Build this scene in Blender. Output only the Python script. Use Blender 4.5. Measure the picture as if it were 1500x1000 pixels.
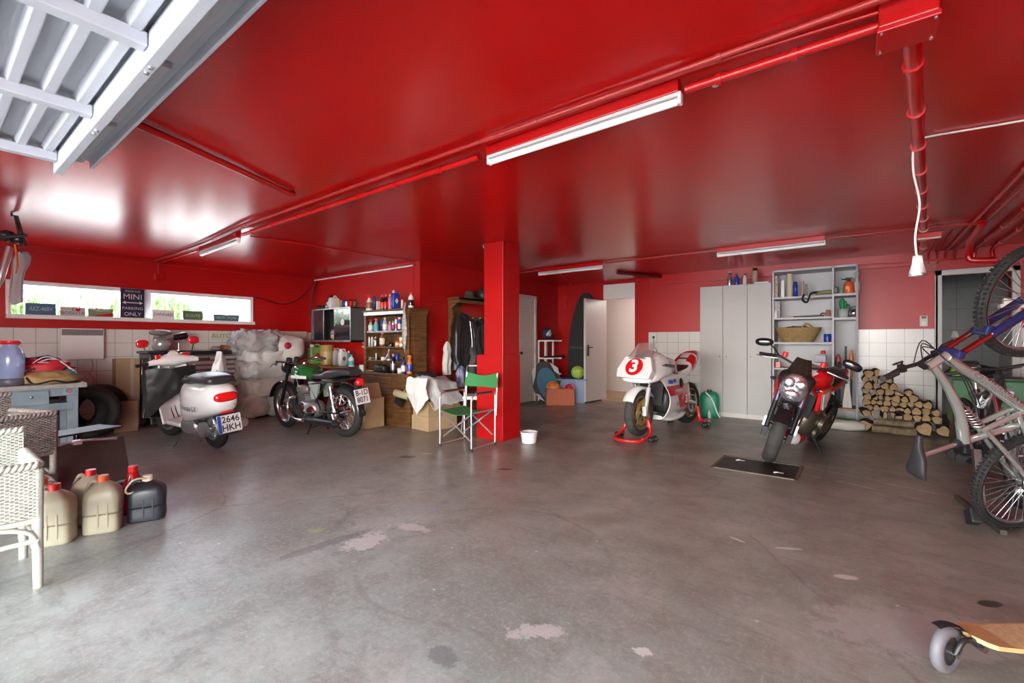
import bpy, math, random
from mathutils import Vector, Matrix, Euler, noise
random.seed(7)
PI = math.pi
S = bpy.context.scene
COL = S.collection
for o in list(bpy.data.objects): bpy.data.objects.remove(o)

# ------------------------------------------------------------------ camera
YAW = math.radians(37.2)
FPX = 665.0
CAMZ = 1.25
cam = bpy.data.cameras.new('camera'); cam.sensor_width = 36; cam.lens = 36*FPX/1500
cam.clip_start = 0.02; cam.clip_end = 200
co = bpy.data.objects.new('camera', cam); COL.objects.link(co)
co.location = (0, 0, CAMZ); co.rotation_euler = (PI/2, 0, YAW); S.camera = co

# ------------------------------------------------------------------ world, sun, exposure
W = bpy.data.worlds.new('world'); S.world = W; W.use_nodes = True
nt = W.node_tree; nt.nodes.clear()
sky = nt.nodes.new('ShaderNodeTexSky'); sky.sky_type = 'NISHITA'; sky.sun_disc = False
sky.sun_elevation = math.radians(48); sky.sun_rotation = math.radians(150); sky.air_density = 1.2; sky.dust_density = 2.5
mixw = nt.nodes.new('ShaderNodeMixRGB'); mixw.inputs[0].default_value = 0.55; mixw.inputs[2].default_value = (6.2, 6.4, 6.8, 1)
bgn = nt.nodes.new('ShaderNodeBackground'); bgn.inputs[1].default_value = 1.25
outw = nt.nodes.new('ShaderNodeOutputWorld')
nt.links.new(sky.outputs[0], mixw.inputs[1]); nt.links.new(mixw.outputs[0], bgn.inputs[0]); nt.links.new(bgn.outputs[0], outw.inputs[0])
sd = bpy.data.lights.new('sun', 'SUN'); sd.energy = 7; sd.angle = math.radians(0.6); sd.color = (1, .95, .86)
so = bpy.data.objects.new('sun', sd); COL.objects.link(so); so.rotation_euler = Vector((-0.55, 0.42, -1)).to_track_quat('-Z', 'Y').to_euler(); so.location = (3, -6, 8)
def portal(name, loc, rot, sx, sy):
    l = bpy.data.lights.new(name, 'AREA'); l.shape = 'RECTANGLE'; l.size = sx; l.size_y = sy; l.cycles.is_portal = True
    o = bpy.data.objects.new(name, l); COL.objects.link(o); o.location = loc; o.rotation_euler = rot
portal('portal_entrance', (-1.3, -1.72, 1.2), (PI/2, 0, 0), 6.0, 2.4)
portal('portal_window', (-8.72, 2.18, 1.8), (0, -PI/2, 0), .5, 3.0)
S.view_settings.view_transform = 'Standard'; S.view_settings.look = 'None'; S.view_settings.gamma = 1
S.view_settings.use_curve_mapping = False
S.view_settings.exposure = 1.72

# ------------------------------------------------------------------ camera inverse: where a sight line meets a plane of the room
_c, _s = math.cos(YAW), math.sin(YAW)
def ray(px, py):
    xc = (px-750)/FPX
    return Vector((_c*xc-_s, _s*xc+_c, (500-py)/FPX))
def onz(px, py, z=0.0):
    r = ray(px, py); t = (z-CAMZ)/r.z; return Vector((r.x*t, r.y*t, z))
def onx(px, py, X):
    r = ray(px, py); t = X/r.x; return Vector((X, r.y*t, CAMZ+r.z*t))
def ony(px, py, Y):
    r = ray(px, py); t = Y/r.y; return Vector((r.x*t, Y, CAMZ+r.z*t))

# ------------------------------------------------------------------ materials
MATS = {}
def mat(name, col, rough=.5, metal=0, var=0, vscale=6, bump=0, bscale=40, coat=0, col2=None, trans=0, spec=.5, alpha=1, stretch=None, rvar=0):
    if name in MATS: return MATS[name]
    m = bpy.data.materials.new(name); m.use_nodes = True; n = m.node_tree; N = n.nodes; L = n.links
    b = N['Principled BSDF']
    b.inputs['Base Color'].default_value = (*col, 1); b.inputs['Roughness'].default_value = rough
    b.inputs['Metallic'].default_value = metal; b.inputs['Coat Weight'].default_value = coat
    b.inputs['Specular IOR Level'].default_value = spec
    b.inputs['Transmission Weight'].default_value = trans; b.inputs['Alpha'].default_value = alpha
    if var or col2 or bump or rvar:
        tc = N.new('ShaderNodeTexCoord'); mp = N.new('ShaderNodeMapping'); L.new(tc.outputs['Object'], mp.inputs[0])
        if stretch: mp.inputs['Scale'].default_value = stretch
        if var or col2 or rvar:
            t = N.new('ShaderNodeTexNoise'); t.inputs['Scale'].default_value = vscale; t.inputs['Detail'].default_value = 5
            L.new(mp.outputs[0], t.inputs[0])
        if var or col2:
            r = N.new('ShaderNodeValToRGB'); L.new(t.outputs[0], r.inputs[0])
            c2 = col2 or tuple(max(0, x*(1-var)) for x in col)
            r.color_ramp.elements[0].position = .35; r.color_ramp.elements[1].position = .65
            r.color_ramp.elements[0].color = (*c2, 1); r.color_ramp.elements[1].color = (*col, 1)
            L.new(r.outputs[0], b.inputs['Base Color'])
        if rvar:
            mr = N.new('ShaderNodeMapRange'); mr.inputs[3].default_value = rough-rvar; mr.inputs[4].default_value = rough+rvar
            L.new(t.outputs[0], mr.inputs[0]); L.new(mr.outputs[0], b.inputs['Roughness'])
        if bump:
            t2 = N.new('ShaderNodeTexNoise'); t2.inputs['Scale'].default_value = bscale; t2.inputs['Detail'].default_value = 4
            L.new(mp.outputs[0], t2.inputs[0])
            bp = N.new('ShaderNodeBump'); bp.inputs['Strength'].default_value = bump; bp.inputs['Distance'].default_value = .01
            L.new(t2.outputs[0], bp.inputs['Height']); L.new(bp.outputs[0], b.inputs['Normal'])
    MATS[name] = m; return m
RED = (.47, .0025, .003)
red_paint = mat('red_paint', RED, .32, var=.12, vscale=1.2, bump=.06, bscale=9)
red_pipe = mat('red_pipe', (.52, .006, .006), .28, coat=.3)
white = mat('white_paint', (.78, .78, .76), .4)
white_gloss = mat('white_gloss', (.82, .82, .82), .18, coat=.6)
offwhite = mat('off_white', (.66, .64, .58), .5)
cream = mat('cream_plastic', (.72, .66, .5), .5)
black = mat('black_plastic', (.018, .018, .02), .42)
blackg = mat('black_gloss', (.012, .012, .014), .15, coat=.5)
rubber = mat('tyre_rubber', (.022, .021, .02), .75, var=.3, vscale=20, bump=.3, bscale=60)
dusty = mat('dusty_rubber', (.055, .052, .048), .8, var=.4, vscale=12)
chrome = mat('chrome', (.75, .75, .76), .14, 1)
steel = mat('steel', (.5, .5, .5), .32, 1, var=.25, vscale=14)
dsteel = mat('dark_steel', (.09, .09, .09), .4, .8, var=.4, vscale=15)
alu = mat('aluminium', (.72, .73, .74), .28, .9)
gold = mat('gold_wheel', (.42, .31, .12), .35, .7)
brown_leather = mat('leather_black', (.02, .019, .02), .38, bump=.3, bscale=25)
seatm = mat('seat_vinyl', (.03, .03, .032), .35, bump=.1, bscale=60)
mred = mat('signal_red', (.55, .012, .015), .25, coat=.5)
bred = mat('bright_red', (.7, .02, .02), .3)
orange = mat('orange_plastic', (.75, .17, .02), .4)
bluep = mat('blue_plastic', (.03, .1, .45), .35)
greenp = mat('green_plastic', (.03, .3, .1), .4)
glassm = mat('clear_glass', (1, 1, 1), .02, trans=1)
card = mat('cardboard', (.46, .32, .18), .8, var=.15, vscale=5, bump=.08, bscale=90)
grey_cab = mat('grey_cabinet', (.50, .49, .465), .45, var=.05, vscale=2)
grey_in = mat('grey_cabinet_inside', (.55, .55, .56), .5)
wood = mat('dark_oak', (.19, .088, .028), .38, col2=(.085, .036, .012), vscale=4, stretch=(1, 1, 9), bump=.05, bscale=20)
woodh = mat('oak_board', (.42, .25, .12), .5, col2=(.3, .17, .08), vscale=4, stretch=(9, 1, 1))
lightwood = mat('light_wood', (.7, .47, .2), .45, var=.15, vscale=8, stretch=(1, 8, 1))
vcloth = mat('grey_cloth', (.42, .42, .42), .85, var=.25, vscale=8, bump=.2, bscale=50)
wcloth = mat('white_cloth', (.68, .67, .63), .8, var=.12, vscale=5)
greenc = mat('green_canvas', (.035, .22, .06), .75, bump=.1, bscale=120)
plate_w = mat('plate_white', (.8, .8, .78), .4)
plate_k = mat('plate_black', (.012, .012, .012), .45)
tealm = mat('teal_plastic', (.05, .42, .48), .4)

def tex_wall(name, tiled=True):
    m = bpy.data.materials.new(name); m.use_nodes = True; N = m.node_tree.nodes; L = m.node_tree.links; b = N['Principled BSDF']
    g = N.new('ShaderNodeNewGeometry'); sx = N.new('ShaderNodeSeparateXYZ'); L.new(g.outputs['Position'], sx.inputs[0])
    def math_(op, a, b_=None, clamp=False):
        n = N.new('ShaderNodeMath'); n.operation = op; n.use_clamp = clamp
        for i, v in enumerate((a, b_)):
            if v is None: continue
            if isinstance(v, (int, float)): n.inputs[i].default_value = v
            else: L.new(v, n.inputs[i])
        return n.outputs[0]
    nz = N.new('ShaderNodeTexNoise'); nz.inputs['Scale'].default_value = 1.4; nz.inputs['Detail'].default_value = 6
    L.new(g.outputs['Position'], nz.inputs[0])
    rr = N.new('ShaderNodeValToRGB'); rr.color_ramp.elements[0].position = .3; rr.color_ramp.elements[1].position = .7
    rr.color_ramp.elements[0].color = (RED[0]*.86, RED[1], RED[2], 1); rr.color_ramp.elements[1].color = (*RED, 1)
    L.new(nz.outputs[0], rr.inputs[0])
    n2 = N.new('ShaderNodeTexNoise'); n2.inputs['Scale'].default_value = 12; n2.inputs['Detail'].default_value = 5; L.new(g.outputs['Position'], n2.inputs[0])
    bp = N.new('ShaderNodeBump'); bp.inputs['Strength'].default_value = .12; bp.inputs['Distance'].default_value = .02
    if tiled:
        u = math_('ADD', sx.outputs[0], sx.outputs[1])
        fu = math_('ABSOLUTE', math_('SUBTRACT', math_('FRACT', math_('DIVIDE', math_('ADD', u, 50.03), .2)), .5))
        fv = math_('ABSOLUTE', math_('SUBTRACT', math_('FRACT', math_('DIVIDE', math_('ADD', sx.outputs[2], 50-.03), .2)), .5))
        line = math_('GREATER_THAN', math_('MAXIMUM', fu, fv), .488)
        tc = N.new('ShaderNodeMixRGB'); tc.inputs[1].default_value = (.66, .65, .61, 1); tc.inputs[2].default_value = (.22, .21, .2, 1); L.new(line, tc.inputs[0])
        isup = math_('GREATER_THAN', sx.outputs[2], 1.43)
        mc = N.new('ShaderNodeMixRGB'); L.new(isup, mc.inputs[0]); L.new(tc.outputs[0], mc.inputs[1]); L.new(rr.outputs[0], mc.inputs[2])
        L.new(mc.outputs[0], b.inputs['Base Color'])
        L.new(math_('MULTIPLY', n2.outputs[0], isup), bp.inputs['Height'])
        L.new(math_('ADD', math_('MULTIPLY', isup, .2), .18), b.inputs['Roughness'])
    else:
        L.new(rr.outputs[0], b.inputs['Base Color']); L.new(n2.outputs[0], bp.inputs['Height']); b.inputs['Roughness'].default_value = .38
    L.new(bp.outputs[0], b.inputs['Normal'])
    return m
wall_tile = tex_wall('red_over_tiles'); wall_red = tex_wall('red_wall', False)

def ceiling_mat():
    m = bpy.data.materials.new('gloss_red_ceiling'); m.use_nodes = True; N = m.node_tree.nodes; L = m.node_tree.links; b = N['Principled BSDF']
    b.inputs['Base Color'].default_value = (.56, .0022, .0025, 1); b.inputs['Roughness'].default_value = .25
    tc = N.new('ShaderNodeTexCoord'); mp = N.new('ShaderNodeMapping'); mp.inputs['Scale'].default_value = (1, 1, 1); L.new(tc.outputs['Object'], mp.inputs[0])
    t = N.new('ShaderNodeTexNoise'); t.inputs['Scale'].default_value = 1.1; t.inputs['Detail'].default_value = 3; L.new(mp.outputs[0], t.inputs[0])
    mr = N.new('ShaderNodeMapRange'); mr.inputs[3].default_value = .2; mr.inputs[4].default_value = .27; L.new(t.outputs[0], mr.inputs[0]); L.new(mr.outputs[0], b.inputs['Roughness'])
    t2 = N.new('ShaderNodeTexNoise'); t2.inputs['Scale'].default_value = 5; t2.inputs['Detail'].default_value = 6
    mp2 = N.new('ShaderNodeMapping'); mp2.inputs['Scale'].default_value = (.6, 5, 1); mp2.inputs['Rotation'].default_value = (0, 0, .35); L.new(tc.outputs['Object'], mp2.inputs[0]); L.new(mp2.outputs[0], t2.inputs[0])
    bp = N.new('ShaderNodeBump'); bp.inputs['Strength'].default_value = .1; bp.inputs['Distance'].default_value = .006; b.inputs['Coat Weight'].default_value = .2; b.inputs['Coat Roughness'].default_value = .28; L.new(t2.outputs[0], bp.inputs['Height']); L.new(bp.outputs[0], b.inputs['Normal'])
    return m
def floor_mat():
    m = bpy.data.materials.new('worn_concrete'); m.use_nodes = True; N = m.node_tree.nodes; L = m.node_tree.links; b = N['Principled BSDF']
    g = N.new('ShaderNodeNewGeometry'); P = g.outputs['Position']
    def nz(sc, det=6, rough=.6, vec=P):
        t = N.new('ShaderNodeTexNoise'); t.inputs['Scale'].default_value = sc; t.inputs['Detail'].default_value = det; t.inputs['Roughness'].default_value = rough; L.new(vec, t.inputs[0]); return t.outputs[0]
    def mth(op, a, c=None, d=None, clamp=False):
        n = N.new('ShaderNodeMath'); n.operation = op; n.use_clamp = clamp
        for i, v in enumerate((a, c, d)):
            if v is None: continue
            if isinstance(v, (int, float)): n.inputs[i].default_value = v
            else: L.new(v, n.inputs[i])
        return n.outputs[0]
    def sm(x, lo, hi, a=0, b_=1):
        n = N.new('ShaderNodeMapRange'); n.interpolation_type = 'SMOOTHSTEP'; n.inputs[1].default_value = lo; n.inputs[2].default_value = hi; n.inputs[3].default_value = a; n.inputs[4].default_value = b_
        L.new(x, n.inputs[0]); return n.outputs[0]
    def mix(f, a, c):
        n = N.new('ShaderNodeMixRGB')
        if isinstance(f, (int, float)): n.inputs[0].default_value = f
        else: L.new(f, n.inputs[0])
        for i, v in ((1, a), (2, c)):
            if isinstance(v, tuple): n.inputs[i].default_value = (*v, 1)
            else: L.new(v, n.inputs[i])
        return n.outputs[0]
    # domain warp
    wn = N.new('ShaderNodeTexNoise'); wn.inputs['Scale'].default_value = 2.2; wn.inputs['Detail'].default_value = 4; L.new(P, wn.inputs[0])
    vm = N.new('ShaderNodeVectorMath'); vm.operation = 'MULTIPLY_ADD'; L.new(wn.outputs['Color'], vm.inputs[0]); vm.inputs[1].default_value = (.22, .22, 0); L.new(P, vm.inputs[2])
    WP = vm.outputs[0]
    col = mix(sm(nz(.8, 8), .35, .65), (.235, .285, .268), (.38, .435, .41))
    col = mix(sm(nz(3.1, 12, .8, WP), .38, .66), col, mix(.75, col, (.19, .19, .165)))
    col = mix(mth('MULTIPLY', sm(nz(6, 10, .8, WP), .48, .8), .7), col, (.15, .14, .125))
    col = mix(mth('MULTIPLY', sm(nz(38, 6, .85), .48, .66), .55), col, (.5, .49, .47))
    # browner tone in the parking half
    sp = N.new('ShaderNodeSeparateXYZ'); L.new(P, sp.inputs[0])
    wsp = N.new('ShaderNodeSeparateXYZ'); L.new(WP, wsp.inputs[0])
    # colour turns browner, then darker, deeper into the garage
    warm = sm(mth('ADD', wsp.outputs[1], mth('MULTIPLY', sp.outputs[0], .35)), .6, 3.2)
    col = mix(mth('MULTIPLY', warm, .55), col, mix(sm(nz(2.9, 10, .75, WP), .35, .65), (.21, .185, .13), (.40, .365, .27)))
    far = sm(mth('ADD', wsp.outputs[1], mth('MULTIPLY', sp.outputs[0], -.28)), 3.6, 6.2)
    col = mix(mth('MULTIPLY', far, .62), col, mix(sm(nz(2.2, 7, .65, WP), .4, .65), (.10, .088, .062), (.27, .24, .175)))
    # scratches: stretched voronoi edges / dark streaks
    st = N.new('ShaderNodeMapping'); st.inputs['Scale'].default_value = (1.2, 7, 1); st.inputs['Rotation'].default_value = (0, 0, .6); L.new(WP, st.inputs[0])
    col = mix(mth('MULTIPLY', sm(nz(2.6, 10, .8, st.outputs[0]), .52, .85), .6), col, (.1, .085, .07))
    # long hairline cracks
    vo = N.new('ShaderNodeTexVoronoi'); vo.feature = 'DISTANCE_TO_EDGE'; vo.inputs['Scale'].default_value = .35; vm2 = N.new('ShaderNodeVectorMath'); vm2.operation = 'MULTIPLY_ADD'; L.new(wn.outputs['Color'], vm2.inputs[0]); vm2.inputs[1].default_value = (.12, .12, 0); L.new(P, vm2.inputs[2]); L.new(vm2.outputs[0], vo.inputs[0])
    col = mix(mth('MULTIPLY', mth('MULTIPLY', sm(vo.outputs[0], 0, .006, 1, 0), sm(nz(1.3, 4), .4, .6)), .4), col, (.1, .09, .08))
    # white paint chips
    v2 = N.new('ShaderNodeTexVoronoi'); v2.inputs['Scale'].default_value = 5.5; L.new(P, v2.inputs[0])
    warpd = mth('ADD', v2.outputs[0], mth('MULTIPLY', nz(30, 3), .1))
    chips = mth('MULTIPLY', sm(warpd, .085, .1, 1, 0), sm(nz(1.1, 3), .45, .5))
    col = mix(mth('MULTIPLY', chips, .85), col, (.66, .63, .58))
    v3 = N.new('ShaderNodeTexVoronoi'); v3.inputs['Scale'].default_value = 11; L.new(P, v3.inputs[0])
    ch3 = mth('MULTIPLY', sm(mth('ADD', v3.outputs[0], mth('MULTIPLY', nz(60, 3), .1)), .085, .1, 1, 0), sm(nz(1.9, 3), .5, .6))
    col = mix(mth('MULTIPLY', ch3, .7), col, (.62, .6, .56))
    # fine mottling, scuffs and swept dirt
    col = mix(mth('MULTIPLY', sm(nz(1.7, 12, .8), .5, .62), .5), col, mix(.5, col, (.5, .5, .49)))
    st2 = N.new('ShaderNodeMapping'); st2.inputs['Scale'].default_value = (9, 1.3, 1); st2.inputs['Rotation'].default_value = (0, 0, -.7); L.new(P, st2.inputs[0])
    col = mix(mth('MULTIPLY', sm(nz(3.5, 10, .75, st2.outputs[0]), .56, .72), .4), col, (.56, .55, .52))
    st3 = N.new('ShaderNodeMapping'); st3.inputs['Scale'].default_value = (1.1, 6, 1); st3.inputs['Rotation'].default_value = (0, 0, -.45); L.new(P, st3.inputs[0])
    col = mix(mth('MULTIPLY', sm(nz(2.2, 12, .78, st3.outputs[0]), .53, .7), .5), col, (.13, .12, .105))
    # curved tyre marks
    for (cx, cy, rr_, wd_, a_) in ((-1.75, 2.05, .72, .012, .3), (-1.2, 3.1, 2.1, .02, .3), (.3, 1.6, 2.6, .03, .25), (-4.6, 1.2, 2.4, .03, .3)):
        s_ = N.new('ShaderNodeVectorMath'); s_.operation = 'DISTANCE'; L.new(vm2.outputs[0], s_.inputs[0]); s_.inputs[1].default_value = (cx+.06, cy+.06, 0)
        ed = mth('ABSOLUTE', mth('SUBTRACT', s_.outputs['Value'], rr_))
        col = mix(mth('MULTIPLY', mth('MULTIPLY', sm(ed, wd_*.3, wd_*2, 1, 0), sm(nz(2.3, 5), .42, .6)), a_), col, (.12, .12, .12))
    def spot(x, y, rx, ry, rot, c, a=.85, soft=.25, wob=.5):
        nonlocal col
        s = N.new('ShaderNodeVectorMath'); s.operation = 'SUBTRACT'; L.new(P, s.inputs[0]); s.inputs[1].default_value = (x, y, 0)
        r = N.new('ShaderNodeMapping'); r.vector_type = 'TEXTURE'; r.inputs['Rotation'].default_value = (0, 0, rot); r.inputs['Scale'].default_value = (rx, ry, 1); L.new(s.outputs[0], r.inputs[0])
        ln = N.new('ShaderNodeVectorMath'); ln.operation = 'LENGTH'; L.new(r.outputs[0], ln.inputs[0])
        d = mth('ADD', ln.outputs['Value'], mth('MULTIPLY', mth('SUBTRACT', nz(9, 8, .8), .5), wob*2))
        col = mix(mth('MULTIPLY', sm(d, 1-soft, 1, 1, 0), a), col, c)
    for (px, py, rx, ry, rot, c, a, w) in STAINS:
        p = onz(px, py); spot(p.x, p.y, rx, ry, rot, c, a, .25, w)
    # repaired trench running from the drain to the right wall
    tr = mth('MULTIPLY', sm(mth('ABSOLUTE', mth('SUBTRACT', mth('ADD', wsp.outputs[1], mth('MULTIPLY', sp.outputs[0], .35)), 5.22)), .13, .17, 1, 0), sm(sp.outputs[0], -.6, -.45))
    col = mix(mth('MULTIPLY', tr, .5), col, (.27, .235, .19))
    te = mth('ABSOLUTE', mth('SUBTRACT', mth('ABSOLUTE', mth('SUBTRACT', mth('ADD', wsp.outputs[1], mth('MULTIPLY', sp.outputs[0], .35)), 5.22)), .16))
    tl = mth('MULTIPLY', mth('MULTIPLY', sm(te, .008, .03, 1, 0), sm(sp.outputs[0], -.6, -.45)), sm(nz(7, 6, .7), .38, .6))
    col = mix(mth('MULTIPLY', tl, .75), col, (.52, .48, .41))
    L.new(col, b.inputs['Base Color'])
    ro = mth('ADD', mth('MULTIPLY', nz(2.4, 6, .6, WP), .3), .2); L.new(ro, b.inputs['Roughness'])
    bp = N.new('ShaderNodeBump'); bp.inputs['Strength'].default_value = .25; bp.inputs['Distance'].default_value = .004; L.new(nz(14, 8, .7), bp.inputs['Height']); L.new(bp.outputs[0], b.inputs['Normal'])
    return m
DK = (.035, .028, .022)
STAINS = [(597, 669, .11, .06, .6, DK, .9, .4), (626, 664, .07, .03, .5, (.55, .5, .42), .7, .6), (740, 687, .09, .04, .6, (.1, .02, .01), .85, .35),
          (1450, 884, .07, .035, .75, DK, .9, .35), (535, 792, .10, .15, .2, (.62, .6, .6), .7, 2.6), (600, 772, .13, .05, .3, (.6, .58, .57), .7, 2.8),
          (475, 797, .36, .05, 1.45, (.13, .12, .13), .5, 1.6), (610, 745, .18, .08, .6, (.27, .33, .42), .45, 2), (463, 777, .06, .04, .6, (.38, .48, .2), .6, 2),
          (880, 760, .22, .12, .6, (.22, .17, .14), .4, 2), (1080, 790, .06, .013, -.35, (.7, .68, .62), .9, .2), (1155, 803, .09, .02, .5, (.7, .66, .6), .8, .5),
          (1240, 845, .06, .03, .5, (.72, .7, .64), .8, .6), (785, 925, .12, .06, .6, (.62, .61, .6), .6, 3), (940, 955, .04, .03, .2, (.72, .72, .7), .8, 2.2),
          (650, 960, .08, .06, .1, (.12, .12, .13), .55, 1.2), (1350, 925, .5, .2, .6, (.5, .49, .47), .45, 1.2), (1095, 675, .55, .4, 0, (.3, .26, .2), .5, .35)]

# ------------------------------------------------------------------ mesh builder
def V(*a): return Vector(a)
def frame(d):
    d = Vector(d).normalized(); u = Vector((0, 0, 1)) if abs(d.z) < .9 else Vector((1, 0, 0))
    a = d.cross(u).normalized(); b = a.cross(d).normalized(); return a, b
class MB:
    def __init__(s): s.v = []; s.f = []; s.m = []; s.sm = []
    def add(s, vs, fs, mi=0, smooth=True):
        o = len(s.v); s.v += [tuple(v) for v in vs]
        for f in fs: s.f.append(tuple(i+o for i in f)); s.m.append(mi); s.sm.append(smooth)
        return s
    def box(s, c, d, mi=0, rot=None):
        x, y, z = d[0]/2, d[1]/2, d[2]/2; R = Euler(rot).to_matrix() if rot else None; c = Vector(c)
        vs = []
        for i in (-x, x):
            for j in (-y, y):
                for k in (-z, z):
                    p = Vector((i, j, k)); vs.append((R @ p if R else p)+c)
        return s.add(vs, [(0, 1, 3, 2), (4, 6, 7, 5), (0, 4, 5, 1), (2, 3, 7, 6), (0, 2, 6, 4), (1, 5, 7, 3)], mi, False)
    def bb(s, x0, x1, y0, y1, z0, z1, mi=0): return s.box(((x0+x1)/2, (y0+y1)/2, (z0+z1)/2), (abs(x1-x0), abs(y1-y0), abs(z1-z0)), mi)
    def cyl(s, p0, p1, r0, r1=None, n=14, mi=0, caps=True):
        if r1 is None: r1 = r0
        p0 = Vector(p0); p1 = Vector(p1); a, b = frame(p1-p0); vs = []
        for p, r in ((p0, r0), (p1, r1)):
            for i in range(n):
                t = 2*PI*i/n; vs.append(p+a*(math.cos(t)*r)+b*(math.sin(t)*r))
        s.add(vs, [(i, (i+1) % n, n+(i+1) % n, n+i) for i in range(n)], mi, True)
        if caps: s.add(vs, [tuple(range(n-1, -1, -1)), tuple(range(n, 2*n))], mi, False)
        return s
    def tube(s, pts, r, n=8, mi=0, closed=False, caps=True, flat=1):
        pts = [Vector(p) for p in pts]; K = len(pts); vs = []; prev = None
        for i, p in enumerate(pts):
            if closed: d = pts[(i+1) % K]-pts[i-1]
            else: d = pts[min(i+1, K-1)]-pts[max(i-1, 0)]
            d.normalize()
            if prev is None: a, b = frame(d)
            else:
                a = (prev-d*prev.dot(d))
                a = a.normalized() if a.length > 1e-5 else frame(d)[0]
                b = a.cross(d)
            prev = a; rr = r[i] if isinstance(r, (list, tuple)) else r
            for j in range(n):
                t = 2*PI*j/n; vs.append(p+a*(math.cos(t)*rr)+b*(math.sin(t)*rr*flat))
        fs = []
        for i in range(K if closed else K-1):
            i2 = (i+1) % K
            for j in range(n): fs.append((i*n+j, i*n+(j+1) % n, i2*n+(j+1) % n, i2*n+j))
        s.add(vs, fs, mi, True)
        if not closed and caps: s.add(vs, [tuple(range(n-1, -1, -1)), tuple(range((K-1)*n, K*n))], mi, False)
        return s
    def lathe(s, prof, c=(0, 0, 0), ax='z', n=20, mi=0, a0=0, a1=2*PI):
        c = Vector(c); vs = []; full = abs(a1-a0-2*PI) < 1e-4; M = n if full else n+1
        for i in range(M):
            t = a0+(a1-a0)*i/n; ct, st = math.cos(t), math.sin(t)
            for r, h in prof:
                if ax == 'z': p = V(r*ct, r*st, h)
                elif ax == 'y': p = V(r*ct, h, r*st)
                else: p = V(h, r*ct, r*st)
                vs.append(p+c)
        k = len(prof); fs = []
        for i in range(n):
            i2 = (i+1) % M
            for j in range(k-1): fs.append((i*k+j, i2*k+j, i2*k+j+1, i*k+j+1))
        return s.add(vs, fs, mi, True)
    def ell(s, c, r, nu=16, nv=10, mi=0, rot=None, nz=0, nf=3, z0=-1, sq=1):
        c = Vector(c); R = Euler(rot).to_matrix() if rot else None; vs = []
        def pw(x): return math.copysign(abs(x)**sq, x)
        for j in range(nv+1):
            ph = -PI/2+PI*j/nv
            for i in range(nu):
                t = 2*PI*i/nu; p = V(pw(math.cos(t))*pw(math.cos(ph)), pw(math.sin(t))*pw(math.cos(ph)), max(z0, pw(math.sin(ph))))
                if nz: p *= 1+nz*noise.noise(p*nf+c*3)
                p = V(p.x*r[0], p.y*r[1], p.z*r[2]); vs.append((R @ p if R else p)+c)
        fs = [(j*nu+i, j*nu+(i+1) % nu, (j+1)*nu+(i+1) % nu, (j+1)*nu+i) for j in range(nv) for i in range(nu)]
        return s.add(vs, fs, mi, True)
    def prism(s, pts, h, ax='y', mi=0, c0=0, smooth=False):
        # outline in the plane across ax, from c0 to c0+h
        n = len(pts)
        def mk(p, q):
            return {'y': (p[0], q, p[1]), 'z': (p[0], p[1], q), 'x': (q, p[0], p[1])}[ax]
        vs = [mk(p, c0) for p in pts]+[mk(p, c0+h) for p in pts]
        s.add(vs, [(i, (i+1) % n, n+(i+1) % n, n+i) for i in range(n)], mi, smooth)
        return s.add(vs, [tuple(range(n-1, -1, -1)), tuple(range(n, 2*n))], mi, False)
    def loft(s, rings, mi=0, caps=True, smooth=True, paint=None, closed=True):
        n = len(rings[0]); vs = [Vector(p) for r in rings for p in r]; fs = []
        for i in range(len(rings)-1):
            for j in range(n if closed else n-1): fs.append((i*n+j, i*n+(j+1) % n, (i+1)*n+(j+1) % n, (i+1)*n+j))
        if paint:
            o = len(s.v); s.v += [tuple(v) for v in vs]
            for f in fs:
                c = sum((vs[i] for i in f), Vector())/4
                s.f.append(tuple(i+o for i in f)); s.m.append(paint(c)); s.sm.append(smooth)
        else: s.add(vs, fs, mi, smooth)
        if caps and closed: s.add(vs, [tuple(range(n-1, -1, -1)), tuple(range((len(rings)-1)*n, len(rings)*n))], mi, False)
        return s
    def sheet(s, fn, nu, nv, th=0, mi=0):
        vs = [Vector(fn(i/nu, j/nv)) for i in range(nu+1) for j in range(nv+1)]; w = nv+1
        fs = [(i*w+j, (i+1)*w+j, (i+1)*w+j+1, i*w+j+1) for i in range(nu) for j in range(nv)]
        if not th: return s.add(vs, fs, mi, True)
        nr = [Vector((0, 0, 0)) for _ in vs]
        for f in fs:
            nn = (vs[f[2]]-vs[f[0]]).cross(vs[f[3]]-vs[f[1]])
            for i in f: nr[i] += nn
        bk = [v-n.normalized()*th if n.length > 0 else v for v, n in zip(vs, nr)]; K = len(vs)
        s.add(vs+bk, fs+[tuple(reversed([i+K for i in f])) for f in fs], mi, True)
        edge = [(i*w, (i+1)*w) for i in range(nu)]+[((i+1)*w+nv, i*w+nv) for i in range(nu)]+[(j+1, j) for j in range(nv)]+[(nu*w+j, nu*w+j+1) for j in range(nv)]
        return s.add(vs+bk, [(b, a, a+K, b+K) for a, b in edge], mi, False)
    def text(s, txt, size, c, xd, yd, mi=0, sx=1, lift=.0015, bold=0, align='CENTER', th=0):
        cu = bpy.data.curves.new('t', 'FONT'); cu.body = txt; cu.size = size; cu.align_x = align; cu.align_y = 'CENTER'; cu.offset = bold; cu.resolution_u = 3; cu.extrude = th
        ob = bpy.data.objects.new('t', cu); COL.objects.link(ob); bpy.context.view_layer.update()
        me = ob.to_mesh(); xd = Vector(xd).normalized(); yd = Vector(yd).normalized(); zd = xd.cross(yd); c = Vector(c)+zd*lift
        vs = [c+xd*(v.co.x*sx)+yd*v.co.y+zd*v.co.z for v in me.vertices]; fs = [tuple(p.vertices) for p in me.polygons]
        s.add(vs, fs, mi, False); ob.to_mesh_clear(); bpy.data.objects.remove(ob); bpy.data.curves.remove(cu); return s
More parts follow.
